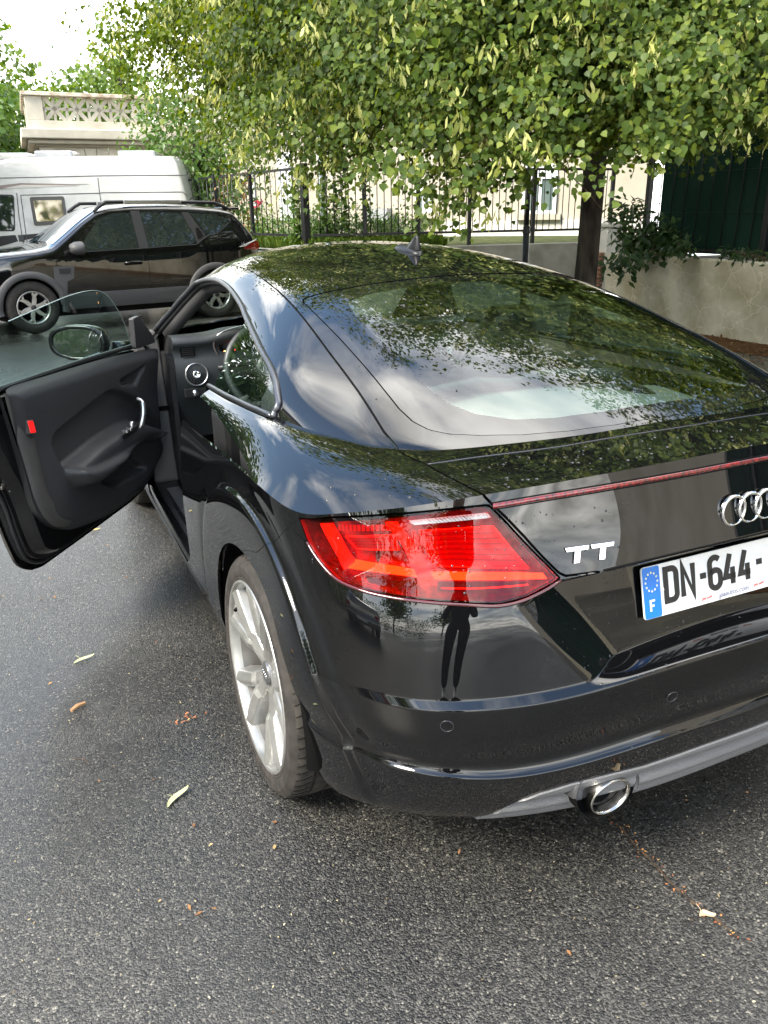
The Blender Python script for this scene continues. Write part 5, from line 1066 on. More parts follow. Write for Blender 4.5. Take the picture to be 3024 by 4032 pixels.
# ---------------------------------------------------------------- white camper van
M_WHITE = noisy(material('white_van_paint', (.50, .49, .46), rough=.25, coat=.6), 1.5, (.46, .45, .42), (.53, .52, .49), detail=3)
e_r = at(745, 760, 14.0); e_l = at(-200, 760, 14.0); ang = math.atan2(e_r.y-e_l.y, e_r.x-e_l.x)+math.radians(6)
VL = 5.55; dirv = Vector((math.cos(ang), math.sin(ang), 0)); nv = Vector((-dirv.y, dirv.x, 0)); org = Vector((e_r.x, e_r.y, 0))-dirv*VL+nv*1.0
VAN = empty('camper_van', tuple(org), ang); tag(VAN, 'white high-roof camper van with a bronze side window, behind the black SUV', 'van')
hv_ = Hull(top=[(0,.95),(.10,1.12),(.45,1.25),(.80,1.34),(1.15,1.62),(1.50,1.98),(1.72,2.18),(1.95,2.32),(2.4,2.44),(3.2,2.47),(4.8,2.47),(5.28,2.455),(5.36,2.36),(5.44,2.0),(5.50,1.6),(5.54,1.0),(5.55,.5)],
           belt=[(0,.9),(1.4,1.15),(5.55,1.15)], bot=[(0,.35),(5.55,.38)], wid=[(0,.74),(.15,.88),(.5,.97),(1.2,1.0),(5.1,1.0),(5.4,.97),(5.55,.93)], tumble=.10, length=VL, crown=.05)
mb = hv_.mesh(np.unique(np.concatenate([np.linspace(0, 2.2, 34), np.linspace(2.2, 5.2, 24), np.linspace(5.2, VL, 14)]))); vb = mb.build('body', M_WHITE, VAN, smooth=True); cut_arches(vb, (.95, 4.35), .40, .36)
def vp(name, poly, off, mat, sgn=-1, thick=.006):
    v, f = hv_.side(poly, off, sgn, thick); return obj(name, v, f, mat, VAN, smooth=False)
def van_u(px, py): # local position along the van of a photo position, on its near side
    o = Vector(org)-nv*1.0; n = -nv; d = (f_+r_*((px-1512)/3082.05)+u_*((2016-py)/3082.05)); t = (o-CAM).dot(n)/d.dot(n); p = CAM+d*t; return ((p-o).dot(dirv), p.z)
Q = lambda *pp: [van_u(*p) for p in pp]
vp('habitation_window', list(round_poly(Q((112,776),(248,772),(265,880),(135,890)), .04)), .020, material('window_frame_plastic', (.05, .045, .04), rough=.4), -1, .03)
vp('window_pane', list(round_poly(Q((128,790),(240,787),(253,866),(146,874)), .03)), .026, material('bronze_pane', (.30, .25, .19), rough=.04, metal=.85), -1, .006)
vp('cab_door_window', list(round_poly(Q((-120,770),(46,772),(55,905),(-120,905)), .05)), .008, M_VGLASS)
vp('cab_window_seal', list(round_poly(Q((-125,764),(50,766),(60,911),(-125,911)), .06)), .004, M_HARD)
vp('lower_graphic', Q((-100,938),(60,925),(72,950),(-100,1000)), .005, M_HARD); vp('lower_graphic', Q((82,925),(168,918),(160,932),(84,948)), .005, M_HARD)
vp('pillar_graphic', Q((70,925),(92,925),(98,952),(76,952)), .006, M_CLAD)
vp('swoosh_decal', Q((-60,735),(75,720),(345,725),(250,729),(75,732),(-60,752)), .005, material('brown_decal', (.20, .16, .14), rough=.4))
vp('swoosh_decal', Q((0,742),(80,727),(300,730),(170,735),(70,740)), .007, material('beige_decal', (.50, .46, .40), rough=.4))
for pts in (Q((-100,702),(120,697),(380,691),(735,688)), Q((78,768),(388,760),(400,758),(715,755),(735,770)), Q((380,700),(388,760),(396,800)), Q((60,760),(72,850),(92,960)), Q((76,768),(90,850),(108,960))):
    mb = MB(); mb.tube(hv_.line(resample(pts, .08), .002), .007, 5); mb.build('panel_seam', M_CLAD, VAN, smooth=True)
text_part('van_lettering', 'SIT', .062, frame(tuple(Vector((van_u(-24,920)[0], -(hv_.hw(*van_u(-24,920))+.008), van_u(-24,920)[1]))), (1, 0, 0), (0, 0, 1)), M_CLAD, VAN)
for (a, b_, h, mt) in [(2.05,2.75,.06,M_WHITE), (2.85,3.5,.09,material('skylight', (.35,.36,.38), rough=.15, coat=1)), (4.3,4.95,.08,material('skylight2', (.35,.36,.38), rough=.15, coat=1))]:
    mb = MB(); mb.box((a,-.55,2.44), (b_,.10,2.50+h), .03); mb.build('roof_hatch', mt, VAN, smooth=True)
mb = MB(); mb.grid(top_patch(hv_, .82, 1.74, .80, .74, .006), True); mb.build('windscreen', M_VGLASS, VAN, smooth=True)
pw2 = simple_wheel(.36, .22, 8, M_RIM2)
for k, (u, sgn) in enumerate([(.95, -1), (4.35, -1), (.95, 1), (4.35, 1)]):
    w = pw2 if k == 0 else copy_tree(pw2, VAN); w.parent = VAN; w.location = (u, sgn*.97, .36); w.rotation_euler = (0, .4*k, 0 if sgn < 0 else math.pi)
# ================================================================ the place
class Plane:
    """vertical plane through p along dir e; maps photo positions to (along, height) on it"""
    def __init__(s, p, q):
        s.o = Vector((p.x, p.y, 0)); e = Vector((q.x-p.x, q.y-p.y, 0)); s.len = e.length; s.e = e.normalized(); s.n = Vector((-s.e.y, s.e.x, 0))   # n points away
        if s.n.dot(s.o-CAM) < 0: s.n = -s.n
    def uv(s, px, py):
        d = f_+r_*((px-1512)/3082.05)+u_*((2016-py)/3082.05); t = (s.o-CAM).dot(s.n)/d.dot(s.n); p = CAM+d*t; return ((p-s.o).dot(s.e), p.z)
    def w(s, u, z, depth=0.0): return s.o+s.e*u+s.n*depth+Vector((0, 0, z))
    def mat(s): return Matrix(((s.e.x, s.n.x, 0, s.o.x), (s.e.y, s.n.y, 0, s.o.y), (0, 0, 1, 0), (0, 0, 0, 1)))   # local x along, y away, z up
def ground_at(px, py, z=0.0):
    d = f_+r_*((px-1512)/3082.05)+u_*((2016-py)/3082.05); t = (z-CAM.z)/d.z; return CAM+d*t
# ---------------------------------------------------------------- wet asphalt
m = bpy.data.materials.new('wet_asphalt'); m.use_nodes = True; t = m.node_tree; b = t.nodes['Principled BSDF']
tcn = N(t, 'ShaderNodeTexCoord'); V1 = N(t, 'ShaderNodeTexVoronoi'); V1.inputs['Scale'].default_value = 225; V1.inputs['Randomness'].default_value = 1; L(t, tcn.outputs['Object'], V1.inputs['Vector'])
sep = N(t, 'ShaderNodeSeparateColor'); L(t, V1.outputs['Color'], sep.inputs[0])
rp = N(t, 'ShaderNodeValToRGB'); e = rp.color_ramp.elements; e[0].position = 0; e[0].color = (.012, .012, .012, 1); e[1].position = 1; e[1].color = (.38, .355, .29, 1)
for pos, c_ in [(.35, (.030, .029, .027, 1)), (.62, (.062, .060, .056, 1)), (.86, (.112, .108, .098, 1)), (.965, (.165, .157, .136, 1))]: q = e.new(pos); q.color = c_
L(t, sep.outputs[0], rp.inputs[0])
nb = N(t, 'ShaderNodeTexNoise'); nb.inputs['Scale'].default_value = .55; nb.inputs['Detail'].default_value = 6; L(t, tcn.outputs['Object'], nb.inputs['Vector'])
mrb = N(t, 'ShaderNodeMapRange'); mrb.inputs[1].default_value = .3; mrb.inputs[2].default_value = .7; mrb.inputs[3].default_value = .42; mrb.inputs[4].default_value = .72; L(t, nb.outputs['Fac'], mrb.inputs[0])
nw = N(t, 'ShaderNodeTexNoise'); nw.inputs['Scale'].default_value = .42; nw.inputs['Detail'].default_value = 9; nw.inputs['Roughness'].default_value = .62; nw.inputs['Distortion'].default_value = .4; L(t, tcn.outputs['Object'], nw.inputs['Vector'])
wet = N(t, 'ShaderNodeMapRange'); wet.inputs[1].default_value = .42; wet.inputs[2].default_value = .60; wet.inputs[3].default_value = 1.18; wet.inputs[4].default_value = .55; L(t, nw.outputs['Fac'], wet.inputs[0])
wx = N(t, 'ShaderNodeMath', operation='MULTIPLY'); L(t, mrb.outputs[0], wx.inputs[0]); L(t, wet.outputs[0], wx.inputs[1])
ml = N(t, 'ShaderNodeVectorMath', operation='SCALE'); L(t, rp.outputs[0], ml.inputs[0]); L(t, wx.outputs[0], ml.inputs['Scale'])
L(t, ml.outputs[0], b.inputs['Base Color'])
nr = N(t, 'ShaderNodeTexNoise'); nr.inputs['Scale'].default_value = .8; nr.inputs['Detail'].default_value = 5; L(t, tcn.outputs['Object'], nr.inputs['Vector'])
mrr = N(t, 'ShaderNodeMapRange'); mrr.inputs[1].default_value = .35; mrr.inputs[2].default_value = .65; mrr.inputs[3].default_value = .46; mrr.inputs[4].default_value = .20; L(t, nw.outputs['Fac'], mrr.inputs[0]); L(t, mrr.outputs[0], b.inputs['Roughness'])
V2 = N(t, 'ShaderNodeTexVoronoi'); V2.inputs['Scale'].default_value = 225; L(t, tcn.outputs['Object'], V2.inputs['Vector'])
n5 = N(t, 'ShaderNodeTexNoise'); n5.inputs['Scale'].default_value = 420; n5.inputs['Detail'].default_value = 3; L(t, tcn.outputs['Object'], n5.inputs['Vector'])
n6 = N(t, 'ShaderNodeTexNoise'); n6.inputs['Scale'].default_value = 60; n6.inputs['Detail'].default_value = 3; L(t, tcn.outputs['Object'], n6.inputs['Vector'])
hm = N(t, 'ShaderNodeMath', operation='MULTIPLY_ADD'); hm.inputs[1].default_value = -1.0; L(t, V2.outputs['Distance'], hm.inputs[0]); L(t, n5.outputs['Fac'], hm.inputs[2])
hm2 = N(t, 'ShaderNodeMath', operation='ADD'); L(t, hm.outputs[0], hm2.inputs[0]); hm2.inputs[1].default_value = 0
bp = N(t, 'ShaderNodeBump'); bp.inputs['Strength'].default_value = .85; bp.inputs['Distance'].default_value = .0026; L(t, hm2.outputs[0], bp.inputs['Height']); L(t, bp.outputs[0], b.inputs['Normal'])
b.inputs['Specular IOR Level'].default_value = .5
cw_ = N(t, 'ShaderNodeMapRange'); cw_.inputs[1].default_value = .38; cw_.inputs[2].default_value = .62; cw_.inputs[3].default_value = .10; cw_.inputs[4].default_value = .65; L(t, nw.outputs['Fac'], cw_.inputs[0]); L(t, cw_.outputs[0], b.inputs['Coat Weight']); b.inputs['Coat Roughness'].default_value = .24; b.inputs['Coat IOR'].default_value = 1.33
M_ASPH = m
G = obj('ground', [(-250,-250,0),(250,-250,0),(250,250,0),(-250,250,0)], [(0,1,2,3)], M_ASPH, smooth=False); tag(G, kind='structure')
# ---------------------------------------------------------------- foliage helpers
def tri_mesh(name, V, T, mats, mi=None):
    me = bpy.data.meshes.new(name); V = np.ascontiguousarray(V, np.float32); T = np.ascontiguousarray(T, np.int32)
    me.vertices.add(len(V)); me.vertices.foreach_set('co', V.ravel()); me.loops.add(T.size); me.loops.foreach_set('vertex_index', T.ravel())
    me.polygons.add(len(T)); me.polygons.foreach_set('loop_start', np.arange(len(T), dtype=np.int32)*3)
    for x in (mats if isinstance(mats, (list, tuple)) else [mats]): me.materials.append(x)
    if mi is not None: me.polygons.foreach_set('material_index', np.asarray(mi, np.int32))
    me.update(calc_edges=True); me.validate(); return me
HEART = (np.array([(0,0,0),(.16,.46,.05),(.52,.43,.04),(1.02,0,-.10),(.52,-.43,.04),(.16,-.46,.05),(.48,0,-.05)]), np.array([(0,1,6),(1,2,6),(2,3,6),(6,3,4),(6,4,5),(0,6,5)]))
OVAL = (np.array([(0,0,0),(.4,.24,.03),(1,0,-.06),(.4,-.24,.03)]), np.array([(0,1,2),(0,2,3)]))
BRACT = (np.array([(0,0,0),(.32,.13,.04),(.72,.14,-.03),(1,.03,.06),(.75,-.10,.0),(.35,-.12,.05)]), np.array([(0,1,5),(1,2,4),(1,4,5),(2,3,4)]))
CLUMP = (np.array([(0,0,0),(.5,.5,.1),(1,0,-.1),(.5,-.5,.1)]), np.array([(0,1,2),(0,2,3)]))
def scatter(tmpl, P, tip, nrm, size):
    tv, tt = tmpl; tip = tip/np.maximum(np.linalg.norm(tip, axis=1), 1e-9)[:, None]; b_ = np.cross(nrm, tip); b_ /= np.maximum(np.linalg.norm(b_, axis=1), 1e-9)[:, None]; n_ = np.cross(tip, b_)
    V = P[:, None]+size[:, None, None]*(tv[None, :, :1]*tip[:, None]+tv[None, :, 1:2]*b_[:, None]+tv[None, :, 2:]*n_[:, None])
    k = len(tv); T = (np.arange(len(P))*k)[:, None, None]+tt[None]
    return V.reshape(-1, 3), T.reshape(-1, 3)
def unit(n): v = RNG.normal(size=(n, 3)); return v/np.linalg.norm(v, axis=1)[:, None]
def leaf_mat(name, dark, mid, light, trans=.35, gloss=.35):
    m = bpy.data.materials.new(name); m.use_nodes = True; t = m.node_tree; b = t.nodes['Principled BSDF']; g = N(t, 'ShaderNodeNewGeometry'); r = N(t, 'ShaderNodeValToRGB'); e = r.color_ramp.elements
    e[0].position = 0; e[0].color = (*dark, 1); e[1].position = 1; e[1].color = (*light, 1); q = e.new(.6); q.color = (*mid, 1)
    L(t, g.outputs['Random Per Island'], r.inputs[0]); L(t, r.outputs[0], b.inputs['Base Color']); b.inputs['Roughness'].default_value = gloss; b.inputs['Specular IOR Level'].default_value = .3
    tr = N(t, 'ShaderNodeBsdfTranslucent'); hs_ = N(t, 'ShaderNodeHueSaturation'); hs_.inputs['Hue'].default_value = .485; hs_.inputs['Saturation'].default_value = 1.15; hs_.inputs['Value'].default_value = 1.5; L(t, r.outputs[0], hs_.inputs['Color']); L(t, hs_.outputs[0], tr.inputs[0])
    x = N(t, 'ShaderNodeMixShader'); x.inputs[0].default_value = trans; o = t.nodes['Material Output']; L(t, b.outputs[0], x.inputs[1]); L(t, tr.outputs[0], x.inputs[2]); L(t, x.outputs[0], o.inputs[0])
    return m
M_LIME = leaf_mat('lime_leaf', (.034, .066, .010), (.078, .124, .017), (.175, .215, .030), .42, .5)
M_BRACT = leaf_mat('lime_bract', (.36, .39, .11), (.48, .50, .17), (.58, .58, .26), .35, .6)
M_LEAF2 = leaf_mat('far_leaf', (.05, .10, .015), (.095, .16, .025), (.16, .22, .04), .4)
M_SHRUB = leaf_mat('shrub_leaf', (.045, .095, .018), (.08, .15, .03), (.13, .21, .05))
M_DARKLEAF = leaf_mat('dark_shrub_leaf', (.020, .045, .014), (.035, .07, .02), (.06, .105, .03))
M_GRASS = leaf_mat('grass_blade', (.05, .095, .012), (.09, .15, .02), (.15, .20, .04), .3, .6)
M_BARK = noisy(material('dark_bark', (.045, .036, .028), rough=.95, spec=.2), 9, (.018, .014, .011), (.085, .072, .058), .35, .7, bump=.02, bscale=26, stretch=(1, 1, .35))
M_TWIG = noisy(material('twig', (.13, .085, .05), rough=.9), 20, (.08, .05, .03), (.20, .14, .085))
# ---------------------------------------------------------------- lime tree over the car
LT = empty('lime_tree', (4.80, 5.82, 0)); tag(LT, 'large lime tree in flower, its leafy branches hanging over the black coupe', 'tree')
T0 = Vector((4.80, 5.82, 0))
FR = [(300,-300,9.5,.35),(540,120,9,.3),(620,330,8.6,.3),(680,470,8.4,.3),(860,560,8.0,.3),(1000,650,7.4,.3),(1150,700,6.6,.3),(1290,735,6.0,.3),(1420,735,5.7,.3),(1480,560,6.4,.3),(1570,700,5.4,.3),(1700,770,5.1,.3),(1850,850,4.8,.3),(1950,830,4.7,.3),(2060,740,4.6,.3),(2180,720,4.6,.3),(2260,600,4.9,.3),(2400,520,5.0,.3),(2560,460,4.6,.3),(2670,660,4.3,.3),(2760,480,4.4,.3),(2900,490,4.3,.3),(3060,560,4.2,.3),(3300,600,4.2,.3),
      (1200,560,9,.3),(1700,600,8.5,.3),(2300,590,8.8,.3),(2800,480,8.0,.3),(3300,480,7.5,.3)]
fp = np.array([tuple(at(a, b_, d)) for a, b_, d, _ in FR])
def z_env(x, y):
    d2 = (x[:, None]-fp[None, :, 0])**2+(y[:, None]-fp[None, :, 1])**2+.02; w = 1/d2**2; return (w*fp[None, :, 2]).sum(1)/w.sum(1)
CC = np.array([5.1, 5.7, 4.2]); RR = np.array([4.9, 4.5, 3.2])
dirc = np.array([T0.x-CAM.x, T0.y-CAM.y, 0]); dirc /= np.linalg.norm(dirc)
def sprays(C, nsub, length, jit):
    """drooping leafy sprays: every centre becomes a short row of leaf clusters running outwards and down"""
    o = C-CC; o[:, 2] = 0; o /= np.maximum(np.linalg.norm(o, axis=1), 1e-6)[:, None]; ax = o*.8+RNG.normal(size=C.shape)*.45; ax[:, 2] = -RNG.uniform(.10, .75, len(C)); ax /= np.linalg.norm(ax, axis=1)[:, None]
    t = np.linspace(0, 1, nsub); P = C[:, None]+ax[:, None]*(t[None, :, None]*length[:, None, None]); P[..., 2] -= .16*t[None, :]**2
    return (P+RNG.normal(size=P.shape)*np.array(jit)).reshape(-1, 3)
d = unit(4300); r = RNG.uniform(.25, 1, 4300)**.42; S1 = CC+d*r[:, None]*RR*(1+.13*np.sin(d[:, :1]*8+d[:, 1:2]*6+d[:, 2:]*5)); S1 = S1[S1[:, 2] > z_env(S1[:, 0], S1[:, 1])+.35]
nf = 1050; q = RNG.uniform(0, 1, nf)*23.0; i0 = np.clip(q.astype(int), 0, 22); tq = q-i0; fr = fp[i0]*(1-tq[:, None])+fp[np.minimum(i0+1, 23)]*tq[:, None]
up = RNG.uniform(0, 1, nf)**1.2*2.0; inw = RNG.uniform(-.15, 1.4, nf)
S2 = fr+np.stack([dirc[0]*(inw+up*.2), dirc[1]*(inw+up*.2), up+.42], 1)+RNG.normal(size=(nf, 3))*.16
SPR = np.concatenate([S1, S2]); hol = np.sin(SPR[:, 0]*2.9+1.3*np.sin(SPR[:, 1]*1.7))*np.sin(SPR[:, 1]*2.6+1.1*np.sin(SPR[:, 2]*2.3))+np.sin(SPR[:, 2]*3.9+SPR[:, 0]*1.4)*.8; SPR = SPR[hol > RNG.normal(size=len(SPR))*.20-np.where(np.arange(len(SPR)) < len(S1), .38, .95)]; SPR = SPR[((SPR-np.array(CAM))@np.array(f_) > 4.3)]
ln = RNG.uniform(.35, .75, len(SPR)); Cc = sprays(SPR, 8, ln, (.085, .085, .055))
Cc = Cc[((Cc-np.array(CAM))@np.array(f_) > 4.0) & (Cc[:, 2] > z_env(Cc[:, 0], Cc[:, 1])-.12)]
def leaf_cloud(C, per, spread, size, tmpl, droop=.9, up=.55, outc=None):
    n = len(C)*per; P = np.repeat(C, per, 0)+RNG.normal(size=(n, 3))*np.array(spread); out = P-(outc if outc is not None else CC); out[:, 2] *= .35; out /= np.maximum(np.linalg.norm(out, axis=1), 1e-6)[:, None]
    tip = out*.45+unit(n)*.75+np.array([0, 0, -droop]); nr = np.array([0, 0, up])+out*.75+unit(n)*.65
    return scatter(tmpl, P, tip, nr, size[0]+(size[1]-size[0])*RNG.uniform(0, 1, n)**1.6)
rel = Cc-np.array(CAM); dz = rel@np.array(f_); sx_ = rel@np.array(r_)/np.maximum(dz, .1); sy_ = rel@np.array(u_)/np.maximum(dz, .1)
front = (np.abs(sx_) < .58) & (sy_ < .74) & (dz < 9.2)                    # the side towards the car park carries the finest leaves
va, ta = leaf_cloud(Cc[front], 17, (.082, .082, .052), (.024, .055), HEART, .8, .75); vb_, tb_ = leaf_cloud(Cc[~front], 5, (.11, .11, .08), (.06, .10), CLUMP, .8, .75)
v, tr = np.concatenate([va, vb_]), np.concatenate([ta, tb_+len(va)])
crown = link('crown', tri_mesh('crown', v-np.array(T0), tr, M_LIME), None, LT); crown['kind'] = 'stuff'
# flower bracts: pale tongues with small round buds
near = SPR[((SPR-np.array(CAM))@np.array(f_) < 10)]; sel = near[RNG.uniform(size=len(near)) < .55]; sel = sprays(sel, 4, RNG.uniform(.4, .75, len(sel)), (.07, .07, .04)); sel = sel[(sel[:, 2] > z_env(sel[:, 0], sel[:, 1])-.02) & ((sel-np.array(CAM))@np.array(f_) > 4.1)]; sel = sel[RNG.uniform(size=len(sel)) < .55]; per = 11; n = len(sel)*per
P = np.repeat(sel, per, 0)+RNG.normal(size=(n, 3))*np.array([.042, .042, .03])-np.array([0, 0, .035]); tip = unit(n)*.62+np.array([0, 0, -1.0]); v1, t1 = scatter(BRACT, P, tip, unit(n), RNG.uniform(.05, .085, n))
bud = np.array([(0,0,.5),(.45,0,0),(-.22,.39,0),(-.22,-.39,0),(0,0,-.5)]); bt = np.array([(0,1,2),(0,2,3),(0,3,1),(4,2,1),(4,3,2),(4,1,3)]); PB_ = np.repeat(P, 2, 0)+np.repeat(tip/np.linalg.norm(tip, axis=1)[:, None], 2, 0)*RNG.uniform(.05, .085, 2*n)[:, None]+RNG.normal(size=(2*n, 3))*.016
v2, t2 = scatter((bud, bt), PB_, unit(2*n), unit(2*n), np.full(2*n, .0085))
fl = link('flowers', tri_mesh('flowers', np.concatenate([v1, v2])-np.array(T0), np.concatenate([t1, t2+len(v1)]), M_BRACT), None, LT); fl['kind'] = 'stuff'
# trunk and limbs
mb = MB(); tz = [(0,.17),(.15,.145),(.5,.13),(1.0,.124),(1.6,.12),(2.1,.125),(2.6,.12),(3.4,.10),(4.5,.07),(6.2,.03)]
mb.tube([(.015*math.sin(z*1.3)-.05, .015*math.cos(z*1.7)-.015, z) for z, r in tz], [r for z, r in tz], 18); mb.build('trunk', M_BARK, LT, smooth=True)
def limb(a, bpt, r0, sag, name='limb', mat=None):
    a, bpt = Vector(a), Vector(bpt); pts = []; n = 9; j = Vector((random.uniform(-.2, .2), random.uniform(-.2, .2), 0))
    for k in range(n): q = k/(n-1); p = a.lerp(bpt, q); p.z += sag*math.sin(q*math.pi); p += j*math.sin(q*math.pi*1.5); pts.append(p)
    m_ = MB(); m_.tube(pts, [r0*(1-.8*k/(n-1)) for k in range(n)], 8); m_.build(name, mat or M_BARK, LT, smooth=True); return pts
ends = [at(1850, 560, 5.2), at(1300, 450, 6.4), at(2700, 350, 4.8), at(900, 250, 8), at(2200, 200, 5.5), at(1500, 100, 7), at(3200, 200, 5), (7.5, 8.5, 4.5), (5.5, 9.5, 5), (2.5, 8, 5.5), (8.5, 5, 5), (6, 2.5, 5.5)]
for k, e_ in enumerate(ends):
    e_ = Vector(e_)-T0; st = Vector((0, 0, 2.15+.16*(k % 6))); pts = limb(st, e_, .055, .55)
    for s_ in range(5):
        p = pts[3+s_]; q = p+Vector((random.uniform(-.9, .9), random.uniform(-.9, .9), random.uniform(-.75, -.15))); limb(p, q, .013, .08, 'twig', M_TWIG)
# bare twigs showing between the leaves near the car
for a, b_, d in [((2010,430),(1830,650),4.9), ((2010,430),(2100,460),4.9), ((1860,560),(1720,660),5.0), ((2170,110),(2310,300),4.8)]:
    limb(at(*a, d)-T0, at(*b_, d-.15)-T0, .0085, .02, 'twig', M_TWIG)
# ---------------------------------------------------------------- further trees
def bg_tree(name, label, base, h, rad, zc, mat, nclus, size=(.16, .26), seed=0, trunk_r=.12, per=14, group=None, tmpl=CLUMP, spread=.32):
    T = empty(name, base); tag(T, label, 'tree', group); B = Vector(base)
    lob = [(unit(1)[0]*np.array(rad)*.55, RNG.uniform(.45, .75)) for _ in range(9)]; C = []
    for off, s_ in lob:
        n = int(nclus/9); d = unit(n); C.append(np.array([0, 0, zc])+off+d*RNG.uniform(.45, 1, n)[:, None]*np.array(rad)*s_)
    C = np.concatenate(C); C = C[C[:, 2] > .5]
    v, tr = leaf_cloud(C, per, (spread, spread, spread*.8), size, tmpl, .5, .5, np.array([0, 0, zc])); o = link('crown', tri_mesh('crown', v, tr, mat), None, T); o['kind'] = 'stuff'
    m_ = MB(); m_.tube([(0, 0, -.2), (.05, 0, h*.3), (0, .06, h*.62), (.05, 0, h*.92)], [trunk_r, trunk_r*.8, trunk_r*.5, trunk_r*.15], 9); m_.build('trunk', M_BARK, T, smooth=True)
    for k in range(4):
        a = random.uniform(0, 6.28); m_ = MB(); m_.tube([(0, 0, h*(.3+.1*k)), (rad[0]*.5*math.cos(a), rad[1]*.5*math.sin(a), h*(.55+.1*k))], [trunk_r*.45, trunk_r*.1], 6); m_.build('limb', M_BARK, T, smooth=True)
    return T
def gp(px, d): p = at(px, 837, d); return (p.x, p.y, 0)
bg_tree('broadleaf_tree', 'tall light green tree left of the white pavilion', gp(-60, 34), 9, (3.2, 3.2, 3.6), 5.6, M_LEAF2, 520, (.20, .34))
bg_tree('broadleaf_tree', 'low dark green tree tucked behind the pavilion corner', gp(-20, 27), 5.5, (1.9, 1.9, 2.6), 3.4, M_SHRUB, 240, (.16, .28))
bg_tree('broadleaf_tree', 'thin sparse tree above the pavilion balustrade', gp(470, 30), 7.2, (2.6, 2.0, 1.7), 5.4, M_LEAF2, 150, (.14, .24))
bg_tree('broadleaf_tree', 'slender pale sapling rising behind the pavilion roof', gp(545, 27), 8.2, (.75, .75, 2.3), 6.2, M_LEAF2, 60, (.12, .2))
bg_tree('broadleaf_tree', 'small round tree behind the lattice balustrade', gp(330, 33), 6.8, (3.2, 2.2, 1.3), 5.4, M_LEAF2, 160, (.14, .24))
SHR = bg_tree('tall_shrub', 'tall light green shrub behind the rear of the camper van', gp(790, 16.0), 3.8, (1.25, 1.2, 2.0), 2.1, M_SHRUB, 420, (.10, .17), per=14, tmpl=OVAL, spread=.20); SHR['category'] = 'shrub'
# ---------------------------------------------------------------- pavilion with lattice parapet
M_STONE = noisy(material('cream_render', (.52, .48, .39), rough=.85, spec=.2), 2.2, (.43, .395, .32), (.57, .53, .44), .3, .7, bump=.004, bscale=40)
M_STAIN = noisy(material('stained_coping', (.50, .44, .35), rough=.9, spec=.2), 3.5, (.30, .21, .13), (.64, .59, .49), .34, .56, bump=.004, bscale=40)
PV = Plane(at(88, 358, 22), at(627, 388, 23.4)); PAV = empty('pavilion', tuple(PV.o), math.atan2(PV.e.y, PV.e.x)); tag(PAV, 'cream stone pavilion with a pierced lattice balustrade above a moulded cornice', 'building')
pz = lambda px, py: PV.uv(px, py)
zt = pz(88, 358)[1]; zc1 = pz(88, 505)[1]; zc0 = pz(88, 570)[1]; WID, DEP = 9.0, 5.0; sgn_n = 1 if (PV.mat() @ Vector((0, 1, 0))-PV.o).dot(Vector((-PV.e.y, PV.e.x, 0))) > 0 else -1
def pb(name, lo, hi, mat, parent=PAV, bev=0.0): m_ = MB(); m_.box(lo, hi); return m_.build(name, mat, parent, bev=bev)
WALL = pb('wall', (.22, .22, 0), (WID, DEP, zc0), M_STONE)
pb('cornice', (-.22, -.22, zc0+.16), (WID+.2, DEP, zc1), M_STONE, bev=.03); pb('cornice_moulding', (-.06, -.06, zc0+.04), (WID, DEP, zc0+.158), M_STONE, bev=.03); pb('frieze', (.14, .14, zc0-.02), (WID, DEP-.1, zc0+.038), M_STONE)
pb('parapet_base', (0, 0, zc1+.002), (WID, .30, zc1+.22), M_STONE, bev=.01); pb('coping', (-.07, -.07, zt-.10), (WID, .36, zt), M_STAIN, bev=.015); pb('side_coping', (-.07, .362, zt-.10), (.36, DEP, zt), M_STAIN, bev=.015); pb('side_parapet_base', (0, .302, zc1+.002), (.30, DEP, zc1+.22), M_STONE)
zb, ztp = zc1+.222, zt-.102
piers = [(0, pz(165, 400)[0]), (pz(512, 400)[0], pz(570, 400)[0]), (pz(512, 400)[0]*2.05, pz(512, 400)[0]*2.05+.5)]
for a, c_ in piers: pb('balustrade_pier', (a+.01, .01, zb), (c_, .29, ztp), M_STONE, bev=.012)
pb('side_pier', (.01, 1.9, zb), (.29, 2.5, ztp), M_STONE)
def lattice(a, c_, n, side=False):
    w = (c_-a)/n
    for k in range(n):
        x0, x1 = a+w*k, a+w*(k+1); xm, zm = (x0+x1)/2, (zb+ztp)/2; tw = .055
        def pt(x, z, y): return (y, x, z) if side else (x, y, z)
        root = None
        for (p, q, nm) in [((x0+.03, zb), (x0+.03, ztp), 'lattice_upright'), ((xm, zb), (xm, ztp), 'lattice_upright'), ((x0, zm), (x1, zm), 'lattice_rail'), ((x0+.04, zb), (x1-.02, ztp), 'lattice_diagonal'), ((x0+.04, ztp), (x1-.02, zb), 'lattice_diagonal')]:
            d = np.array(q)-np.array(p); nn = np.array([-d[1], d[0]])/np.linalg.norm(d)*tw*(.7 if nm != 'lattice_diagonal' else 1)
            dep = (.10, .21) if nm == 'lattice_diagonal' else (.115, .195)
            poly = [np.array(p)+nn, np.array(p)-nn, np.array(q)-nn, np.array(q)+nn]; V = [pt(v_[0], v_[1], dep[0]) for v_ in poly]+[pt(v_[0], v_[1], dep[1]) for v_ in poly]
            m_ = MB(); m_.add(V, [(3, 2, 1, 0), (4, 5, 6, 7), (0, 1, 5, 4), (1, 2, 6, 5), (2, 3, 7, 6), (3, 0, 4, 7)]); m_.build(nm, M_STONE, PAV)
lattice(piers[0][1], piers[1][0], 4); lattice(piers[1][1], piers[2][0], 4); lattice(.30, 1.9, 3, True)
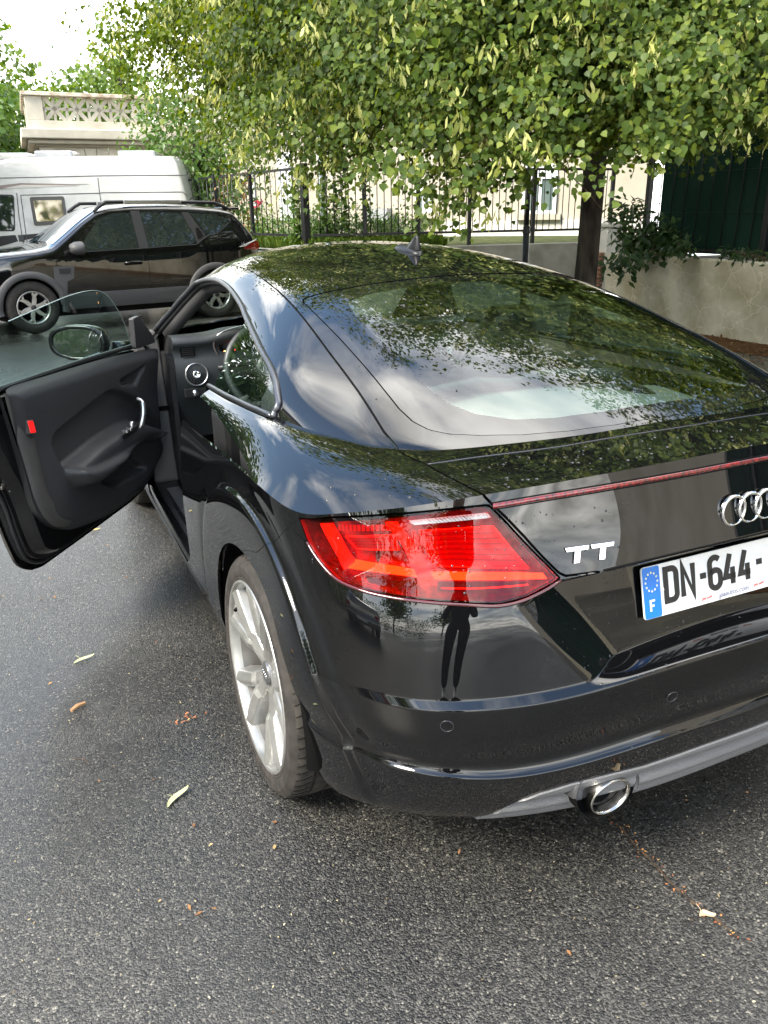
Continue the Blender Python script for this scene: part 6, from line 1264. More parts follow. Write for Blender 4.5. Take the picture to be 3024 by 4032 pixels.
# rusticated face: arch stones and panels
acx = pz(365, 640)[0]; az0 = zc0-1.35
for k in range(9):
    a0, a1 = math.radians(18+16*k+.7), math.radians(18+16*(k+1)-.7); poly = [(acx+r*math.cos(a), az0+r*math.sin(a)) for r, a in [(.78, a0), (1.30, a0), (1.30, a1), (.78, a1)]]
    poly = [(x, min(z, zc0-.03)) for x, z in poly]; m_ = MB(); m_.add([(x, .16, z) for x, z in poly]+[(x, .24, z) for x, z in poly], [(0, 1, 2, 3), (0, 4, 5, 1), (1, 5, 6, 2), (2, 6, 7, 3), (3, 7, 4, 0)]); m_.build('arch_stone', M_STONE, PAV, bev=.012)
for z in np.arange(zc0-.50, .4, -.42):
    pb('ashlar_block', (.24, .17, z-.40), (acx-1.28, .235, z), M_STONE, bev=.015); pb('ashlar_block', (acx+1.28, .17, z-.40), (acx+3.4, .235, z), M_STONE, bev=.015)
pb('ashlar_block', (.24, .17, zc0-.46), (acx-1.0, .235, zc0-.06), M_STONE, bev=.015); pb('ashlar_block', (acx+1.0, .17, zc0-.46), (acx+3.4, .235, zc0-.06), M_STONE, bev=.015)
m_ = MB(); m_.add([(acx+.76*math.cos(a), .205, az0+.76*math.sin(a)) for a in np.linspace(0, math.pi, 20)]+[(acx-.76, .205, 0), (acx+.76, .205, 0)], [tuple(range(22))]); m_.build('arch_shade_panel', material('arch_shade', (.10, .09, .08), rough=.9), PAV)  # flat dark panel on the wall, shade inside the arch put into its colour
PAV.scale = (1, sgn_n, 1)
# ---------------------------------------------------------------- house behind the fence
M_FACADE = noisy(material('cream_facade', (.43, .39, .315), rough=.9, spec=.2), 1.2, (.38, .345, .275), (.47, .43, .355), .3, .7, bump=.003, bscale=60)
M_PLINTH = noisy(material('white_plinth', (.66, .64, .58), rough=.9, spec=.2), 3, (.56, .54, .48), (.70, .68, .63), .3, .6, bump=.003, bscale=60)
HP = Plane(at(850, 900, 19.5), at(2560, 900, 16.5)); HOUSE = empty('house', tuple(HP.o), math.atan2(HP.e.y, HP.e.x)); tag(HOUSE, 'cream rendered house with white windows behind the black iron fence', 'building')
flip = 1 if Vector((-HP.e.y, HP.e.x, 0)).dot(HP.n) > 0 else -1; HOUSE.scale = (1, flip, 1); hu = lambda px, py: HP.uv(px, py)
def hb(name, lo, hi, mat, parent=HOUSE, bev=0.0): m_ = MB(); m_.box(lo, hi); return m_.build(name, mat, parent, bev=bev)
ue = hu(2540, 800)[0]; zpl = hu(2000, 868)[1]
hb('wall', (0, 0, 0), (ue, 8, 9.5), M_FACADE); hb('plinth', (hu(1745, 900)[0], -.06, 0), (ue, -.002, zpl), M_PLINTH)
hb('roof', (-.4, -.5, 9.502), (ue+.4, 8.4, 9.9), M_CLAD)
M_WFR = material('white_window_frame', (.75, .76, .78), rough=.4); M_WGL = material('house_glass', (.10, .14, .13), rough=.05, spec=.8)
def window(x0, x1, z0, z1, shutter=True):
    w = hb('window', (x0, -.02, z0), (x1, .03, z1), M_WGL); f_w = .07
    for lo, hi in [((x0-.02, -.05, z0), (x0+f_w, -.021, z1)), ((x1-f_w, -.05, z0), (x1+.02, -.021, z1)), ((x0+f_w, -.05, z0), (x1-f_w, -.021, z0+f_w)), ((x0+f_w, -.05, z1-f_w), (x1-f_w, -.021, z1)), (((x0+x1)/2-.035, -.049, z0+f_w), ((x0+x1)/2+.035, -.0215, z1-f_w))]: hb('window_frame', lo, hi, M_WFR, w)
    hb('window_sill', (x0-.12, -.16, z0-.12), (x1+.12, -.003, z0-.005), M_FACADE, w)
    if shutter: hb('roller_box', (x0, -.04, z1+.002), (x1, -.003, z1+.24), M_WFR, w)
z0, z1 = hu(2150, 842)[1], hu(2150, 690)[1]; window(hu(2062, 760)[0], hu(2192, 760)[0], z0, z1)
window(hu(1640, 800)[0], hu(1700, 800)[0], hu(1670, 838)[1], hu(1670, 740)[1], False)
for px in (1500, 1860, 2350): window(hu(px, 300)[0]-.55, hu(px, 300)[0]+.55, 4.4, 6.0)
sh = hb('shutter', (hu(1102, 760)[0], -.06, hu(1102, 868)[1]), (hu(1152, 760)[0], -.003, hu(1102, 600)[1]), M_WFR)
for k in range(26):
    z = hu(1102, 868)[1]+.05+k*.062
    if z < hu(1102, 600)[1]-.03: hb('shutter_slat', (hu(1106, 760)[0], -.072, z), (hu(1148, 760)[0], -.0605, z+.040), M_WFR, sh)
hb('door_leaf', (hu(998, 760)[0], -.05, 1.0), (hu(1006, 760)[0], -.003, 2.6), M_WFR)
m_ = MB(); m_.tube([(hu(1268, 800)[0], -.07, .8), (hu(1268, 800)[0], -.07, 3.6)], .05, 8); m_.build('drain_pipe', material('zinc', (.45, .48, .52), rough=.5), HOUSE, smooth=True)
hb('equipment_box', (hu(1455, 820)[0], -.5, hu(1455, 870)[1]), (hu(1550, 820)[0], -.1, hu(1455, 822)[1]), material('grey_box', (.33, .34, .35), rough=.6)); hb('base_step', (hu(1560, 940)[0], -.9, .3), (hu(1760, 940)[0], -.5, hu(1600, 945)[1]), M_PLINTH)
# ---------------------------------------------------------------- raised bank, retaining walls, fence
M_CONC = noisy(material('grey_concrete', (.33, .32, .27), rough=.9, spec=.2), 4, (.25, .24, .20), (.40, .38, .33), .3, .7, bump=.003, bscale=70)
M_PALE = noisy(material('pale_concrete', (.46, .43, .37), rough=.9, spec=.2), 5, (.38, .36, .31), (.52, .49, .42), .3, .7, bump=.003, bscale=70)
A0 = at(760, 940, 15.4); A1 = at(1208, 968, 11.9); A2 = at(2395, 948, 13.3)
zf = .95
BK = [(A1+Vector((-.10, -.15, 0))), (A0+Vector((-.6, -.1, 0))), (A0+Vector((-2, 6, 0))), HP.w(ue, 0, .5), A2+Vector((1.6, -.1, 0)), A2+Vector((0, -.12, 0))]
V = [(p.x, p.y, -.05) for p in BK]+[(p.x, p.y, zf) for p in BK]; nB = len(BK)
BANK = obj('bank', V, [tuple(range(nB, 2*nB))]+[(i, (i+1) % nB, nB+(i+1) % nB, nB+i) for i in range(nB)], noisy(material('bank_soil', (.06, .07, .03), rough=1, spec=.1), 6, (.035, .045, .018), (.09, .10, .04)), smooth=False); tag(BANK, kind='structure')
def wall_strip(name, a, c_, z0, z1, th, mat, label, cat='wall'):
    e = (c_-a); e.z = 0; l = e.length; ang = math.atan2(e.y, e.x); m_ = MB(); m_.box((0, -th/2, z0), (l, th/2, z1)); o = m_.build(name, mat, None, bev=.012); o.location = (a.x, a.y, 0); o.rotation_euler = (0, 0, ang); tag(o, label, cat); return o
wall_strip('retaining_wall', A1+Vector((-.05, -.25, 0)), A2+Vector((.1, -.22, 0)), -.02, zf+.02, .22, M_CONC, 'low grey concrete wall under the long run of iron fence')
# sloping pale slab beside the SUV
s0, s1 = at(940, 985, 12.3), at(1330, 985, 11.6); V = [(s0.x, s0.y, .66), (s1.x, s1.y, .66), (A1.x+.9, A1.y-.05, .962), (A1.x-.15, A1.y+.1, .962), (A0.x, A0.y-.2, .962), (A0.x-1.2, A0.y-1.3, .66)]
SL = obj('sloping_slab', V+[(x, y, -.02) for x, y, z in V], [(0, 1, 2, 3, 4, 5)]+[(i, 6+i, 6+(i+1) % 6, (i+1) % 6) for i in range(6)], M_PALE, smooth=False); tag(SL, kind='structure')
M_IRON = material('black_iron', (.010, .010, .012), rough=.4, spec=.5)
def fence(name, label, a, c_, zb_, zt_, posts, nbars, post_r=.028, thick_ends=(0, 0)):
    e = Vector((c_.x-a.x, c_.y-a.y, 0)); l = e.length; T = empty(name, (a.x, a.y, 0), math.atan2(e.y, e.x)); tag(T, label, 'fence')
    for z in (zb_, zt_): m_ = MB(); m_.box((0, -.018, z-.018), (l, .018, z+.018)); m_.build('rail', M_IRON, T)
    m0 = MB(); m0.tube([(0, 0, zb_), (0, 0, zt_+.02)], .0075, 6); first = m0.build('bar', M_IRON, T, smooth=True); first.location.x = l/(nbars+1)
    for k in range(1, nbars): b_ = first.copy(); COL.objects.link(b_); b_.location.x = l*(k+1)/(nbars+1)
    for k, u in enumerate(posts):
        big = (k == 0 and thick_ends[0]) or (k == len(posts)-1 and thick_ends[1]); r = .05 if big else post_r
        m_ = MB(); m_.box((u*l-r, -r, zf-.02), (u*l+r, r, zt_+.06)); o = m_.build('post', M_IRON, T, bev=.004)
        if not big: m_ = MB(); m_.lathe([(r*1.5, -.03), (r*1.75, 0), (r*1.5, .03)], Matrix.Translation((u*l, 0, zb_+.02)), 10); m_.build('post_collar', M_IRON, o, smooth=True)
    return T
zr0 = at(1212, 927, 11.9).z; zr1 = at(1043, 682, 12.9).z
fence('iron_fence', 'black iron fence running back behind the SUV and camper van', A1, A0, zr0, zr1, [0, .40, .72, 1.0], 24, thick_ends=(1, 0))
fence('iron_fence', 'long black iron fence in front of the cream house', A1+Vector((.12, .02, 0)), A2, zr0, zr1-.02, [.16, .33, .50, .72, .90, 1.0], 44)
# the thick post standing in front of the fence
pp = at(2073, 905, 9.6); T = empty('iron_post', (pp.x, pp.y, 0)); tag(T, 'thick round black iron post with a collar, left of the tree trunk', 'post')
m_ = MB(); m_.tube([(0, 0, 0), (0, 0, pp.z-.02)], .040, 14); m_.build('lower_shaft', M_IRON, T, smooth=True); m_ = MB(); m_.tube([(0, 0, pp.z), (0, 0, 2.3)], .027, 14); m_.build('upper_shaft', M_IRON, T, smooth=True); m_ = MB(); m_.lathe([(.028,.05),(.046,.03),(.040,.0),(.052,-.02),(.041,-.05)], Matrix.Translation((0, 0, pp.z)), 16); m_.build('collar', M_IRON, T, smooth=True)
# ---------------------------------------------------------------- planting behind the fence
def strip_points(a, c_, n, w0, w1, z0, z1):
    t = RNG.uniform(0, 1, n); e = np.array([c_.x-a.x, c_.y-a.y]); nn = np.array([-e[1], e[0]])/np.linalg.norm(e)
    if nn@np.array([HP.n.x, HP.n.y]) < 0: nn = -nn
    w = RNG.uniform(w0, w1, n); xy = np.array([a.x, a.y])+t[:, None]*e+w[:, None]*nn; return np.column_stack([xy, RNG.uniform(z0, z1, n)])
HG1 = strip_points(A1, A1.lerp(A2, .40), 260, .25, 1.3, zf+.02, zf+.42); HG0 = strip_points(A0, A1, 260, .15, 1.2, zf+.02, zf+.42)
HG = np.concatenate([HG0, HG1]); v, tr = leaf_cloud(HG, 16, (.14, .14, .12), (.05, .09), OVAL, .1, .8, HG.mean(0)-np.array([0, 0, 2.])); o = link('hedge', tri_mesh('hedge', v, tr, M_SHRUB), None); tag(o, 'low leafy hedge and weeds growing behind the iron fence', 'hedge', kind='stuff')
GR = np.concatenate([strip_points(A0, A1, 5000, -.02, .55, zf-.01, zf), strip_points(A1, A1.lerp(A2, .42), 5000, -.12, .55, zf-.01, zf)]); v, tr = scatter(OVAL, GR, np.array([0, 0, 1.])+unit(len(GR))*.45, unit(len(GR)), RNG.uniform(.10, .22, len(GR))); v = v; o = link('grass', tri_mesh('grass', v, tr, M_GRASS), None); tag(o, 'rough green grass along the foot of the iron fence', 'grass', kind='stuff')
# climbing plants on the bars
for px, py0, d, lab in [(1285, 640, 12.3, 'climbing vine on the fence left of the leaning pipe'), (1325, 630, 12.3, 'thin climbing vine just right of the drain pipe'), (1362, 615, 12.3, 'bushy climbing vine between two bare fence bars'), (1440, 590, 12.35, 'tall climbing vine nearest the grey box'), (1172, 720, 12.1, 'short climbing vine beside the corner fence post')]:
    base, top_ = at(px, 925, d), at(px, py0, d); T = empty('climbing_vine', (base.x, base.y, zf)); tag(T, lab, 'vine', 'vines on the iron fence'); n = 26; C = np.array([[random.gauss(0, .025), random.gauss(0, .025), z] for z in np.linspace(0, top_.z-zf, n)])
    v, tr = leaf_cloud(C, 9, (.045, .045, .05), (.05, .085), HEART, .4, .5, np.array([0, 0, -5.])); o = link('leaves', tri_mesh('leaves', v, tr, M_SHRUB), None, T); m_ = MB(); m_.tube([(0, 0, 0), (.02, 0, .6), (0, .02, top_.z-zf)], .006, 5); m_.build('stem', M_TWIG, T)
# dead brown creeper strands and red flowers near the SUV
for px, d in [(895, 14.2), (985, 13.3)]:
    base = at(px, 925, d); T = empty('withered_creeper', (base.x, base.y, zf)); tag(T, 'withered brown creeper hanging on the fence %s' % ('beside the tall shrub' if px < 950 else 'near the red flowers'), 'creeper', 'withered creepers'); C = np.array([[random.gauss(0, .05), random.gauss(0, .04), z] for z in np.linspace(0, 1.25, 24)]); v, tr = leaf_cloud(C, 7, (.05, .05, .05), (.04, .07), OVAL, .8, .3, np.array([0, 0, -5.])); link('leaves', tri_mesh('leaves', v, tr, leaf_mat('dead_leaf', (.16, .08, .03), (.26, .14, .06), (.34, .2, .1), .2, .8)), None, T)
base = at(1008, 820, 13.4); T = empty('rose_bush', (base.x, base.y, zf)); tag(T, 'small rose bush with red blooms behind the fence bars', 'shrub'); C = np.array([[random.gauss(0, .16), random.gauss(0, .16), z] for z in np.linspace(.05, base.z-zf, 18)]); v, tr = leaf_cloud(C, 12, (.08, .08, .07), (.04, .07), OVAL, .2, .6, np.array([0, 0, -3.])); link('leaves', tri_mesh('leaves', v, tr, M_SHRUB), None, T)
C = np.array([[random.gauss(0, .12), random.gauss(0, .1), base.z-zf+random.gauss(0, .07)] for _ in range(7)]); v, tr = scatter((bud, bt), np.repeat(C, 5, 0)+RNG.normal(size=(35, 3))*.016, unit(35), unit(35), np.full(35, .045)); link('blooms', tri_mesh('blooms', v, tr, material('rose_red', (.55, .03, .06), rough=.6)), None, T)['kind'] = 'stuff'
# ---------------------------------------------------------------- wall and green screen on the right
M_WALLR = noisy(material('mossy_render', (.52, .48, .365), rough=.9, spec=.2), 3.0, (.37, .335, .225), (.58, .545, .43), .32, .62, bump=.004, bscale=50)
t = M_WALLR.node_tree; bb = t.nodes['Principled BSDF']; src = bb.inputs['Base Color'].links[0].from_socket; tcx = N(t, 'ShaderNodeTexCoord'); wv = N(t, 'ShaderNodeTexVoronoi'); wv.feature = 'DISTANCE_TO_EDGE'; wv.inputs['Scale'].default_value = 4.2; dn = N(t, 'ShaderNodeTexNoise'); dn.inputs['Scale'].default_value = 5; dn.inputs['Detail'].default_value = 5; vm = N(t, 'ShaderNodeMixRGB'); vm.inputs[0].default_value = .22; L(t, tcx.outputs['Object'], dn.inputs['Vector']); L(t, tcx.outputs['Object'], vm.inputs[1]); L(t, dn.outputs['Color'], vm.inputs[2]); L(t, vm.outputs[0], wv.inputs['Vector'])
wr = N(t, 'ShaderNodeMapRange'); wr.inputs[1].default_value = .004; wr.inputs[2].default_value = .022; wr.inputs[3].default_value = .55; wr.inputs[4].default_value = 0; L(t, wv.outputs['Distance'], wr.inputs[0]); wm = N(t, 'ShaderNodeMixRGB'); L(t, wr.outputs[0], wm.inputs[0]); L(t, src, wm.inputs[1]); wm.inputs[2].default_value = (.72, .68, .55, 1); L(t, wm.outputs[0], bb.inputs['Base Color'])
m_ = MB(); m_.box((6.42, -9, -.05), (6.66, 7.45, .885)); o = m_.build('garden_wall', M_WALLR, None, bev=.012); tag(o, 'low rendered garden wall with pale crack lines, right of the car', 'wall')
m_ = MB(); m_.box((6.66, -9, -.05), (16, 7.45, .80)); o = m_.build('raised_bed', noisy(material('bed_soil', (.03, .024, .016), rough=1, spec=.1), 8, (.015, .012, .008), (.05, .04, .025)), None); tag(o, kind='structure')
# litter-covered strip at the foot of the wall
V = []; F = []; ny = 60
for k in range(ny+1):
    y = -8+15.5*k/ny; w = .62+.16*math.sin(y*1.7)+.10*math.sin(y*4.1); V += [(6.42, y, .004), (6.42-w*.5, y, .016), (6.42-w, y, .004)]
for k in range(ny): F += [(3*k, 3*k+3, 3*k+4, 3*k+1), (3*k+1, 3*k+4, 3*k+5, 3*k+2)]
o = obj('litter_strip', V, F, noisy(material('leaf_litter', (.10, .05, .022), rough=1, spec=.1), 60, (.03, .016, .008), (.20, .10, .04), .3, .7, bump=.008, bscale=120)); tag(o, kind='structure')
nl = 3500; Pl = np.column_stack([6.40-RNG.uniform(0, 1, nl)**1.3*1.25, RNG.uniform(-3, 7.4, nl), np.full(nl, .012)]); v, tr = scatter(OVAL, Pl, unit(nl)*np.array([1, 1, .15]), np.array([0, 0, 1.])+unit(nl)*.35, RNG.uniform(.025, .06, nl)); o = link('leaf_litter', tri_mesh('leaf_litter', v, tr, leaf_mat('litter_leaf', (.06, .025, .01), (.17, .075, .025), (.34, .22, .08), .1, .8)), None); tag(o, 'brown fallen leaves scattered at the foot of the garden wall', 'leaf litter', kind='stuff')
SCR = empty('screened_fence', (6.86, 7.2, .80)); tag(SCR, 'black fence hung with dark green screening cloth above the garden wall', 'fence')
M_SCREEN = noisy(material('green_screen', (.004, .020, .013), rough=.85, spec=.15), 300, (.0028, .015, .010), (.006, .027, .018), bump=.001, bscale=700, stretch=(1, 1, .3))  # dark green cloth, darkened further with the tree's shade in its colour
scr = np.array([[(.05+.012*math.sin(y*7)+.010*math.sin(y*17+z), -y, z) for z in np.linspace(.12, 2.55, 10)] for y in np.linspace(.18, 15, 150)]); m_ = MB(); m_.grid(scr); m_.grid(scr+np.array([.004, 0, 0]), True); m_.build('screen_cloth', M_SCREEN, SCR, smooth=True)
for k in range(8): m_ = MB(); m_.box((-.035, -2.0*k-.035, 0), (.035, -2.0*k+.035, 2.7)); m_.build('post', M_IRON, SCR, bev=.004)
for z in (.16, 2.5): m_ = MB(); m_.box((-.012, -15, z-.02), (.018, 0, z+.02)); m_.build('rail', M_IRON, SCR)
m0 = MB(); m0.tube([(0, 0, .16), (0, 0, 2.62)], .009, 6); first = m0.build('bar', M_IRON, SCR, smooth=True); first.location = (0, -.22, 0)
for k in range(1, 64): b_ = first.copy(); COL.objects.link(b_); b_.location = (0, -.22-.225*k, 0)
m_ = MB(); m_.tube([(.02, -.2, .62), (.02, -15, .62)], .003, 4); m_.build('wire', M_IRON, SCR); m_ = MB(); m_.tube([(.02, -.2, 1.1), (.02, -15, 1.1)], .003, 4); m_.build('wire', M_IRON, SCR)
# gate pillar with brick edge beyond the wall end
gpv = at(2386, 1000, 12.0); T = empty('gate_pillar', (gpv.x, gpv.y, 0)); tag(T, 'cream gate pillar between the tree trunk and the garden wall', 'pillar'); m_ = MB(); m_.box((-.10, -.12, 0), (.12, .12, 1.22)); m_.build('shaft', M_PLINTH, T, bev=.01); m_ = MB(); m_.box((-.13, -.15, 1.222), (.15, .15, 1.28)); m_.build('cap', M_PLINTH, T, bev=.01)
for k in range(8): m_ = MB(); m_.box((-.165, -.09, .36+.065*k), (-.102, .09, .405+.065*k)); m_.build('brick', noisy(material('old_brick', (.28, .13, .08), rough=.9), 20, (.2, .09, .05), (.36, .2, .13)), T)
# glossy shrubs spilling over the wall
def shrub(label, base, pts, spread, size, nper, mat=M_DARKLEAF):
    T = empty('leafy_shrub', base); tag(T, label, 'shrub', 'shrubs on the garden wall'); C = np.array(pts)-np.array(base); v, tr = leaf_cloud(C, nper, spread, size, OVAL, .55, .7, np.array([0, 0, -1.])); link('leaves', tri_mesh('leaves', v, tr, mat), None, T)
    for k in range(0, len(pts), 6): m_ = MB(); q = C[k]; m_.tube([(q[0]*.15, q[1]*.15, 0), (q[0]*.6, q[1]*.6, q[2]*.6), tuple(q)], [.010, .007, .003], 5); m_.build('stem', M_TWIG, T)
def blob(n, *boxes):
    out = []
    for (x0, x1, y0, y1, d0, d1, k) in boxes:
        for _ in range(k): out.append(tuple(at(random.uniform(x0, x1), random.uniform(y0, y1), random.uniform(d0, d1))))
    return out
shrub('dark glossy shrub drooping over the left end of the garden wall', (6.75, 7.0, .80), blob(0, (2410,2520,800,900,10.0,10.5,22), (2440,2640,900,1000,10.0,10.5,46), (2410,2520,1000,1060,9.7,10.1,16), (2570,2630,860,960,10,10.4,16)), (.07, .07, .07), (.09, .15), 8)
shrub('small glossy shrub at the foot of the green screen', (6.80, 5.9, .80), blob(0, (2650,2740,950,1000,9.3,9.6,16)), (.05, .05, .04), (.08, .13), 8)
shrub('low weeds on the wall top near the frame edge', (6.80, 4.2, .80), blob(0, (2840,3024,985,1015,8.0,8.5,22)), (.06, .06, .03), (.05, .09), 8)
# ---------------------------------------------------------------- small things on the asphalt
def on_ground(name, label, cat, px, py, mbf, mat, rot=0.0, grp=None):
    p = ground_at(px, py); m_ = MB(); mbf(m_); o = m_.build(name, mat, None, smooth=False); o.location = (p.x, p.y, .004); o.rotation_euler = (0, 0, rot); tag(o, label, cat, grp); return o
def bract_leaf(m_, l=.085):
    rows = []
    for q in np.linspace(0, 1, 9): w = .0085*math.sin(math.pi*min(1, q*.93+.05))**.7; rows.append([(l*(q-.5), -w+.006*math.sin(q*5), .004+.008*q*q), (l*(q-.5), .006*math.sin(q*5), .0015+.008*q*q), (l*(q-.5), w+.006*math.sin(q*5), .004+.008*q*q)])
    m_.grid(np.array(rows)); m_.tube([(-.01, 0, .003), (-.012, .012, .012), (-.018, .020, .018)], .0007, 4)
MBR = material('dry_bract', (.42, .43, .22), rough=.6); MTW = material('bark_chip', (.30, .17, .08), rough=.8)
on_ground('fallen_bract', 'pale dry lime bract lying left of the rear wheel', 'leaf', 700, 3145, bract_leaf, MBR, .72, 'fallen bracts')
on_ground('fallen_bract', 'small pale bract on the wet asphalt below the open door', 'leaf', 332, 2602, lambda m_: bract_leaf(m_, .075), MBR, .35, 'fallen bracts')
on_ground('bark_chip', 'brown curl of bark on the asphalt', 'bark', 310, 2793, lambda m_: m_.tube([(-.026, 0, .006), (0, .003, .008), (.026, 0, .006)], [.006, .008, .0055], 7), MTW, .55)
on_ground('fallen_leaf', 'tiny yellow leaf on the asphalt under the door', 'leaf', 376, 2092, lambda m_: bract_leaf(m_, .05), material('yellow_leaf', (.45, .33, .10), rough=.6), .1)
on_ground('bent_twig', 'thin dark bent twig lying on the asphalt', 'twig', 330, 3000, lambda m_: m_.tube([(-.03, .02, .004), (0, .004, .006), (.012, -.03, .004)], .0014, 5), material('dark_twig', (.05, .03, .02), rough=.9), 0)
sc_ = on_ground('dry_scraps', 'rust coloured scraps of dry petals near the rear wheel', 'scraps', 722, 2836, lambda m_: m_.add(*[x.tolist() for x in scatter(OVAL, RNG.normal(size=(26, 3))*np.array([.022, .010, .001])+np.array([0, 0, .004]), unit(26)*np.array([1, 1, .2]), np.array([0, 0, 1.])+unit(26)*.4, RNG.uniform(.006, .014, 26))]), material('rust_scrap', (.34, .12, .05), rough=.9), .1); sc_['kind'] = 'stuff'
on_ground('fallen_leaf', 'curled beige leaf on the asphalt near the exhaust crack', 'leaf', 2782, 3613, lambda m_: bract_leaf(m_, .034), material('beige_leaf', (.42, .34, .22), rough=.7), -.35)
# crack in the paving with caught debris
ck = [ground_at(*p) for p in [(2330,3150),(2420,3235),(2500,3330),(2570,3400),(2640,3480),(2720,3550),(2800,3610),(2900,3690)]]; V = []; F = []; ck = smooth_poly([(p.x, p.y) for p in ck], 6, False)
for i, p in enumerate(ck): tq = ck[min(i+1, len(ck)-1)]-ck[max(i-1, 0)]; nn = np.array([-tq[1], tq[0]])/np.linalg.norm(tq); w = .003+.002*math.sin(i*1.7); V += [(*(p+nn*w), .004), (*(p-nn*w), .004)]
for i in range(len(ck)-1): F.append((2*i, 2*i+1, 2*i+3, 2*i+2))
o = obj('paving_crack', V, F, noisy(material('crack_filler', (.03, .024, .016), rough=.9), 90, (.012, .010, .008), (.07, .045, .025)), smooth=False); tag(o, kind='structure')
nd = 50; ii = RNG.integers(0, len(ck), nd); Pd = np.column_stack([ck[ii]+RNG.normal(size=(nd, 2))*.010, np.full(nd, .007)]); dens = RNG.uniform(size=nd); v, tr = scatter(OVAL, Pd, unit(nd)*np.array([1, 1, .2]), np.array([0, 0, 1.])+unit(nd)*.4, RNG.uniform(.004, .010, nd)); o = link('crack_debris', tri_mesh('crack_debris', v, tr, leaf_mat('orange_debris', (.22, .06, .02), (.42, .15, .05), (.55, .30, .10), .1, .8)), None); tag(o, 'orange leaf crumbs caught in the crack behind the exhaust', 'debris', kind='stuff')
nd = 3200; Pd = np.column_stack([RNG.uniform(-3, 2.4, nd), RNG.uniform(-2.0, 3.5, nd), np.full(nd, .006)]); v, tr = scatter(OVAL, Pd, unit(nd)*np.array([1, 1, .2]), np.array([0, 0, 1.])+unit(nd)*.4, RNG.uniform(.003, .009, nd)); o = link('grit', tri_mesh('grit', v, tr, leaf_mat('grit_bits', (.10, .06, .03), (.36, .30, .17), (.6, .52, .32), .1, .8)), None); tag(o, 'tiny pale seeds and grit scattered over the wet asphalt', 'grit', kind='stuff')

nd = 150; Pd = np.column_stack([RNG.uniform(-2.6, 1.6, nd), RNG.uniform(-1.6, 2.6, nd), np.full(nd, .007)]); v, tr = scatter(OVAL, Pd, unit(nd)*np.array([1, 1, .2]), np.array([0, 0, 1.])+unit(nd)*.4, RNG.uniform(.008, .020, nd)); o = link('blossom_crumbs', tri_mesh('blossom_crumbs', v, tr, leaf_mat('crumb_bits', (.16, .07, .03), (.34, .19, .08), (.46, .36, .16), .1, .8)), None); tag(o, 'crushed dry blossom crumbs strewn thinly over the asphalt', 'litter', kind='stuff')
# ================================================================ what stands behind the photographer (seen in the paintwork)
M_B1 = noisy(material('beige_stone', (.42, .39, .34), rough=.9, spec=.2), .8, (.36, .33, .28), (.47, .44, .39))
def block(name, label, o, ang, w, h, dep, cols, floors, mat, roof_h=2.2):
    T = empty(name, o, ang); tag(T, label, 'building')
    def bx(n_, lo, hi, mt, par=T): m_ = MB(); m_.box(lo, hi); return m_.build(n_, mt, par)
    bx('wall', (0, 0, 0), (w, dep, h), mat); bx('cornice', (-.3, -.35, h+.002), (w+.3, dep+.3, h+.45), M_STONE); bx('roof', (.2, .2, h+.452), (w-.2, dep-.2, h+roof_h), material('slate', (.10, .11, .13), rough=.6))
    for k in range(1, floors): bx('string_course', (-.02, -.10, h/floors*k-.12), (w+.02, -.003, h/floors*k+.06), M_STONE)
    for i in range(cols):
        for k in range(floors):
            x = w*(i+.5)/cols; z = h/floors*k+.9; wn = bx('window', (x-.55, -.03, z), (x+.55, .05, z+1.75), M_WGL)
            bx('window_frame', (x-.035, -.06, z), (x+.035, -.031, z+1.75), M_WFR, wn); bx('window_sill', (x-.7, -.22, z-.14), (x+.7, -.003, z-.002), M_STONE, wn)
            for s_ in (-1, 1): bx('shutter', (x+s_*.86-.28, -.07, z), (x+s_*.86+.28, -.003, z+1.75), M_WFR, wn)
    return T
block('apartment_block', 'beige four-storey apartment block with shuttered windows mirrored in the tailgate', (36, -13.5, 0), math.pi-.12, 27, 13.5, 9, 8, 4, M_B1)
block('apartment_block', 'long cream apartment block mirrored along the rear side panel', (-24, 44, 0), -math.pi/2-.10, 46, 10.5, 9, 12, 3, M_STONE)
for k, (x, y, h) in enumerate([(-15, 2, 7.5), (-15.5, 9, 8.5), (-14, 16, 7.5), (-13, -7, 8), (-12, -16, 8)]):
    T_ = bg_tree('street_tree', ['bushy street tree opposite the open door', 'taller street tree next to the cream block', 'rounded street tree farther up the road', 'street tree behind the photographer on the pavement side', 'street tree at the end of the beige block'][k], (x, y, 0), h, (2.6, 2.6, 2.6), h*.62, M_LEAF2, 130, (.26, .45), per=10, group='trees behind the photographer', spread=.42)
bg_tree('roadside_tree', 'leafy tree beside the camper, mirrored in the quarter window', (-5.4, 13.5, 0), 6.5, (2.8, 2.8, 3.2), 3.4, M_SHRUB, 420, (.16, .28), per=10, spread=.34, group='trees left of the parking row')
bg_tree('roadside_tree', 'broad low tree left of the parked SUV', (-7.8, 9.0, 0), 5.6, (2.6, 2.6, 2.7), 3.0, M_SHRUB, 320, (.16, .28), per=10, spread=.36, group='trees left of the parking row')
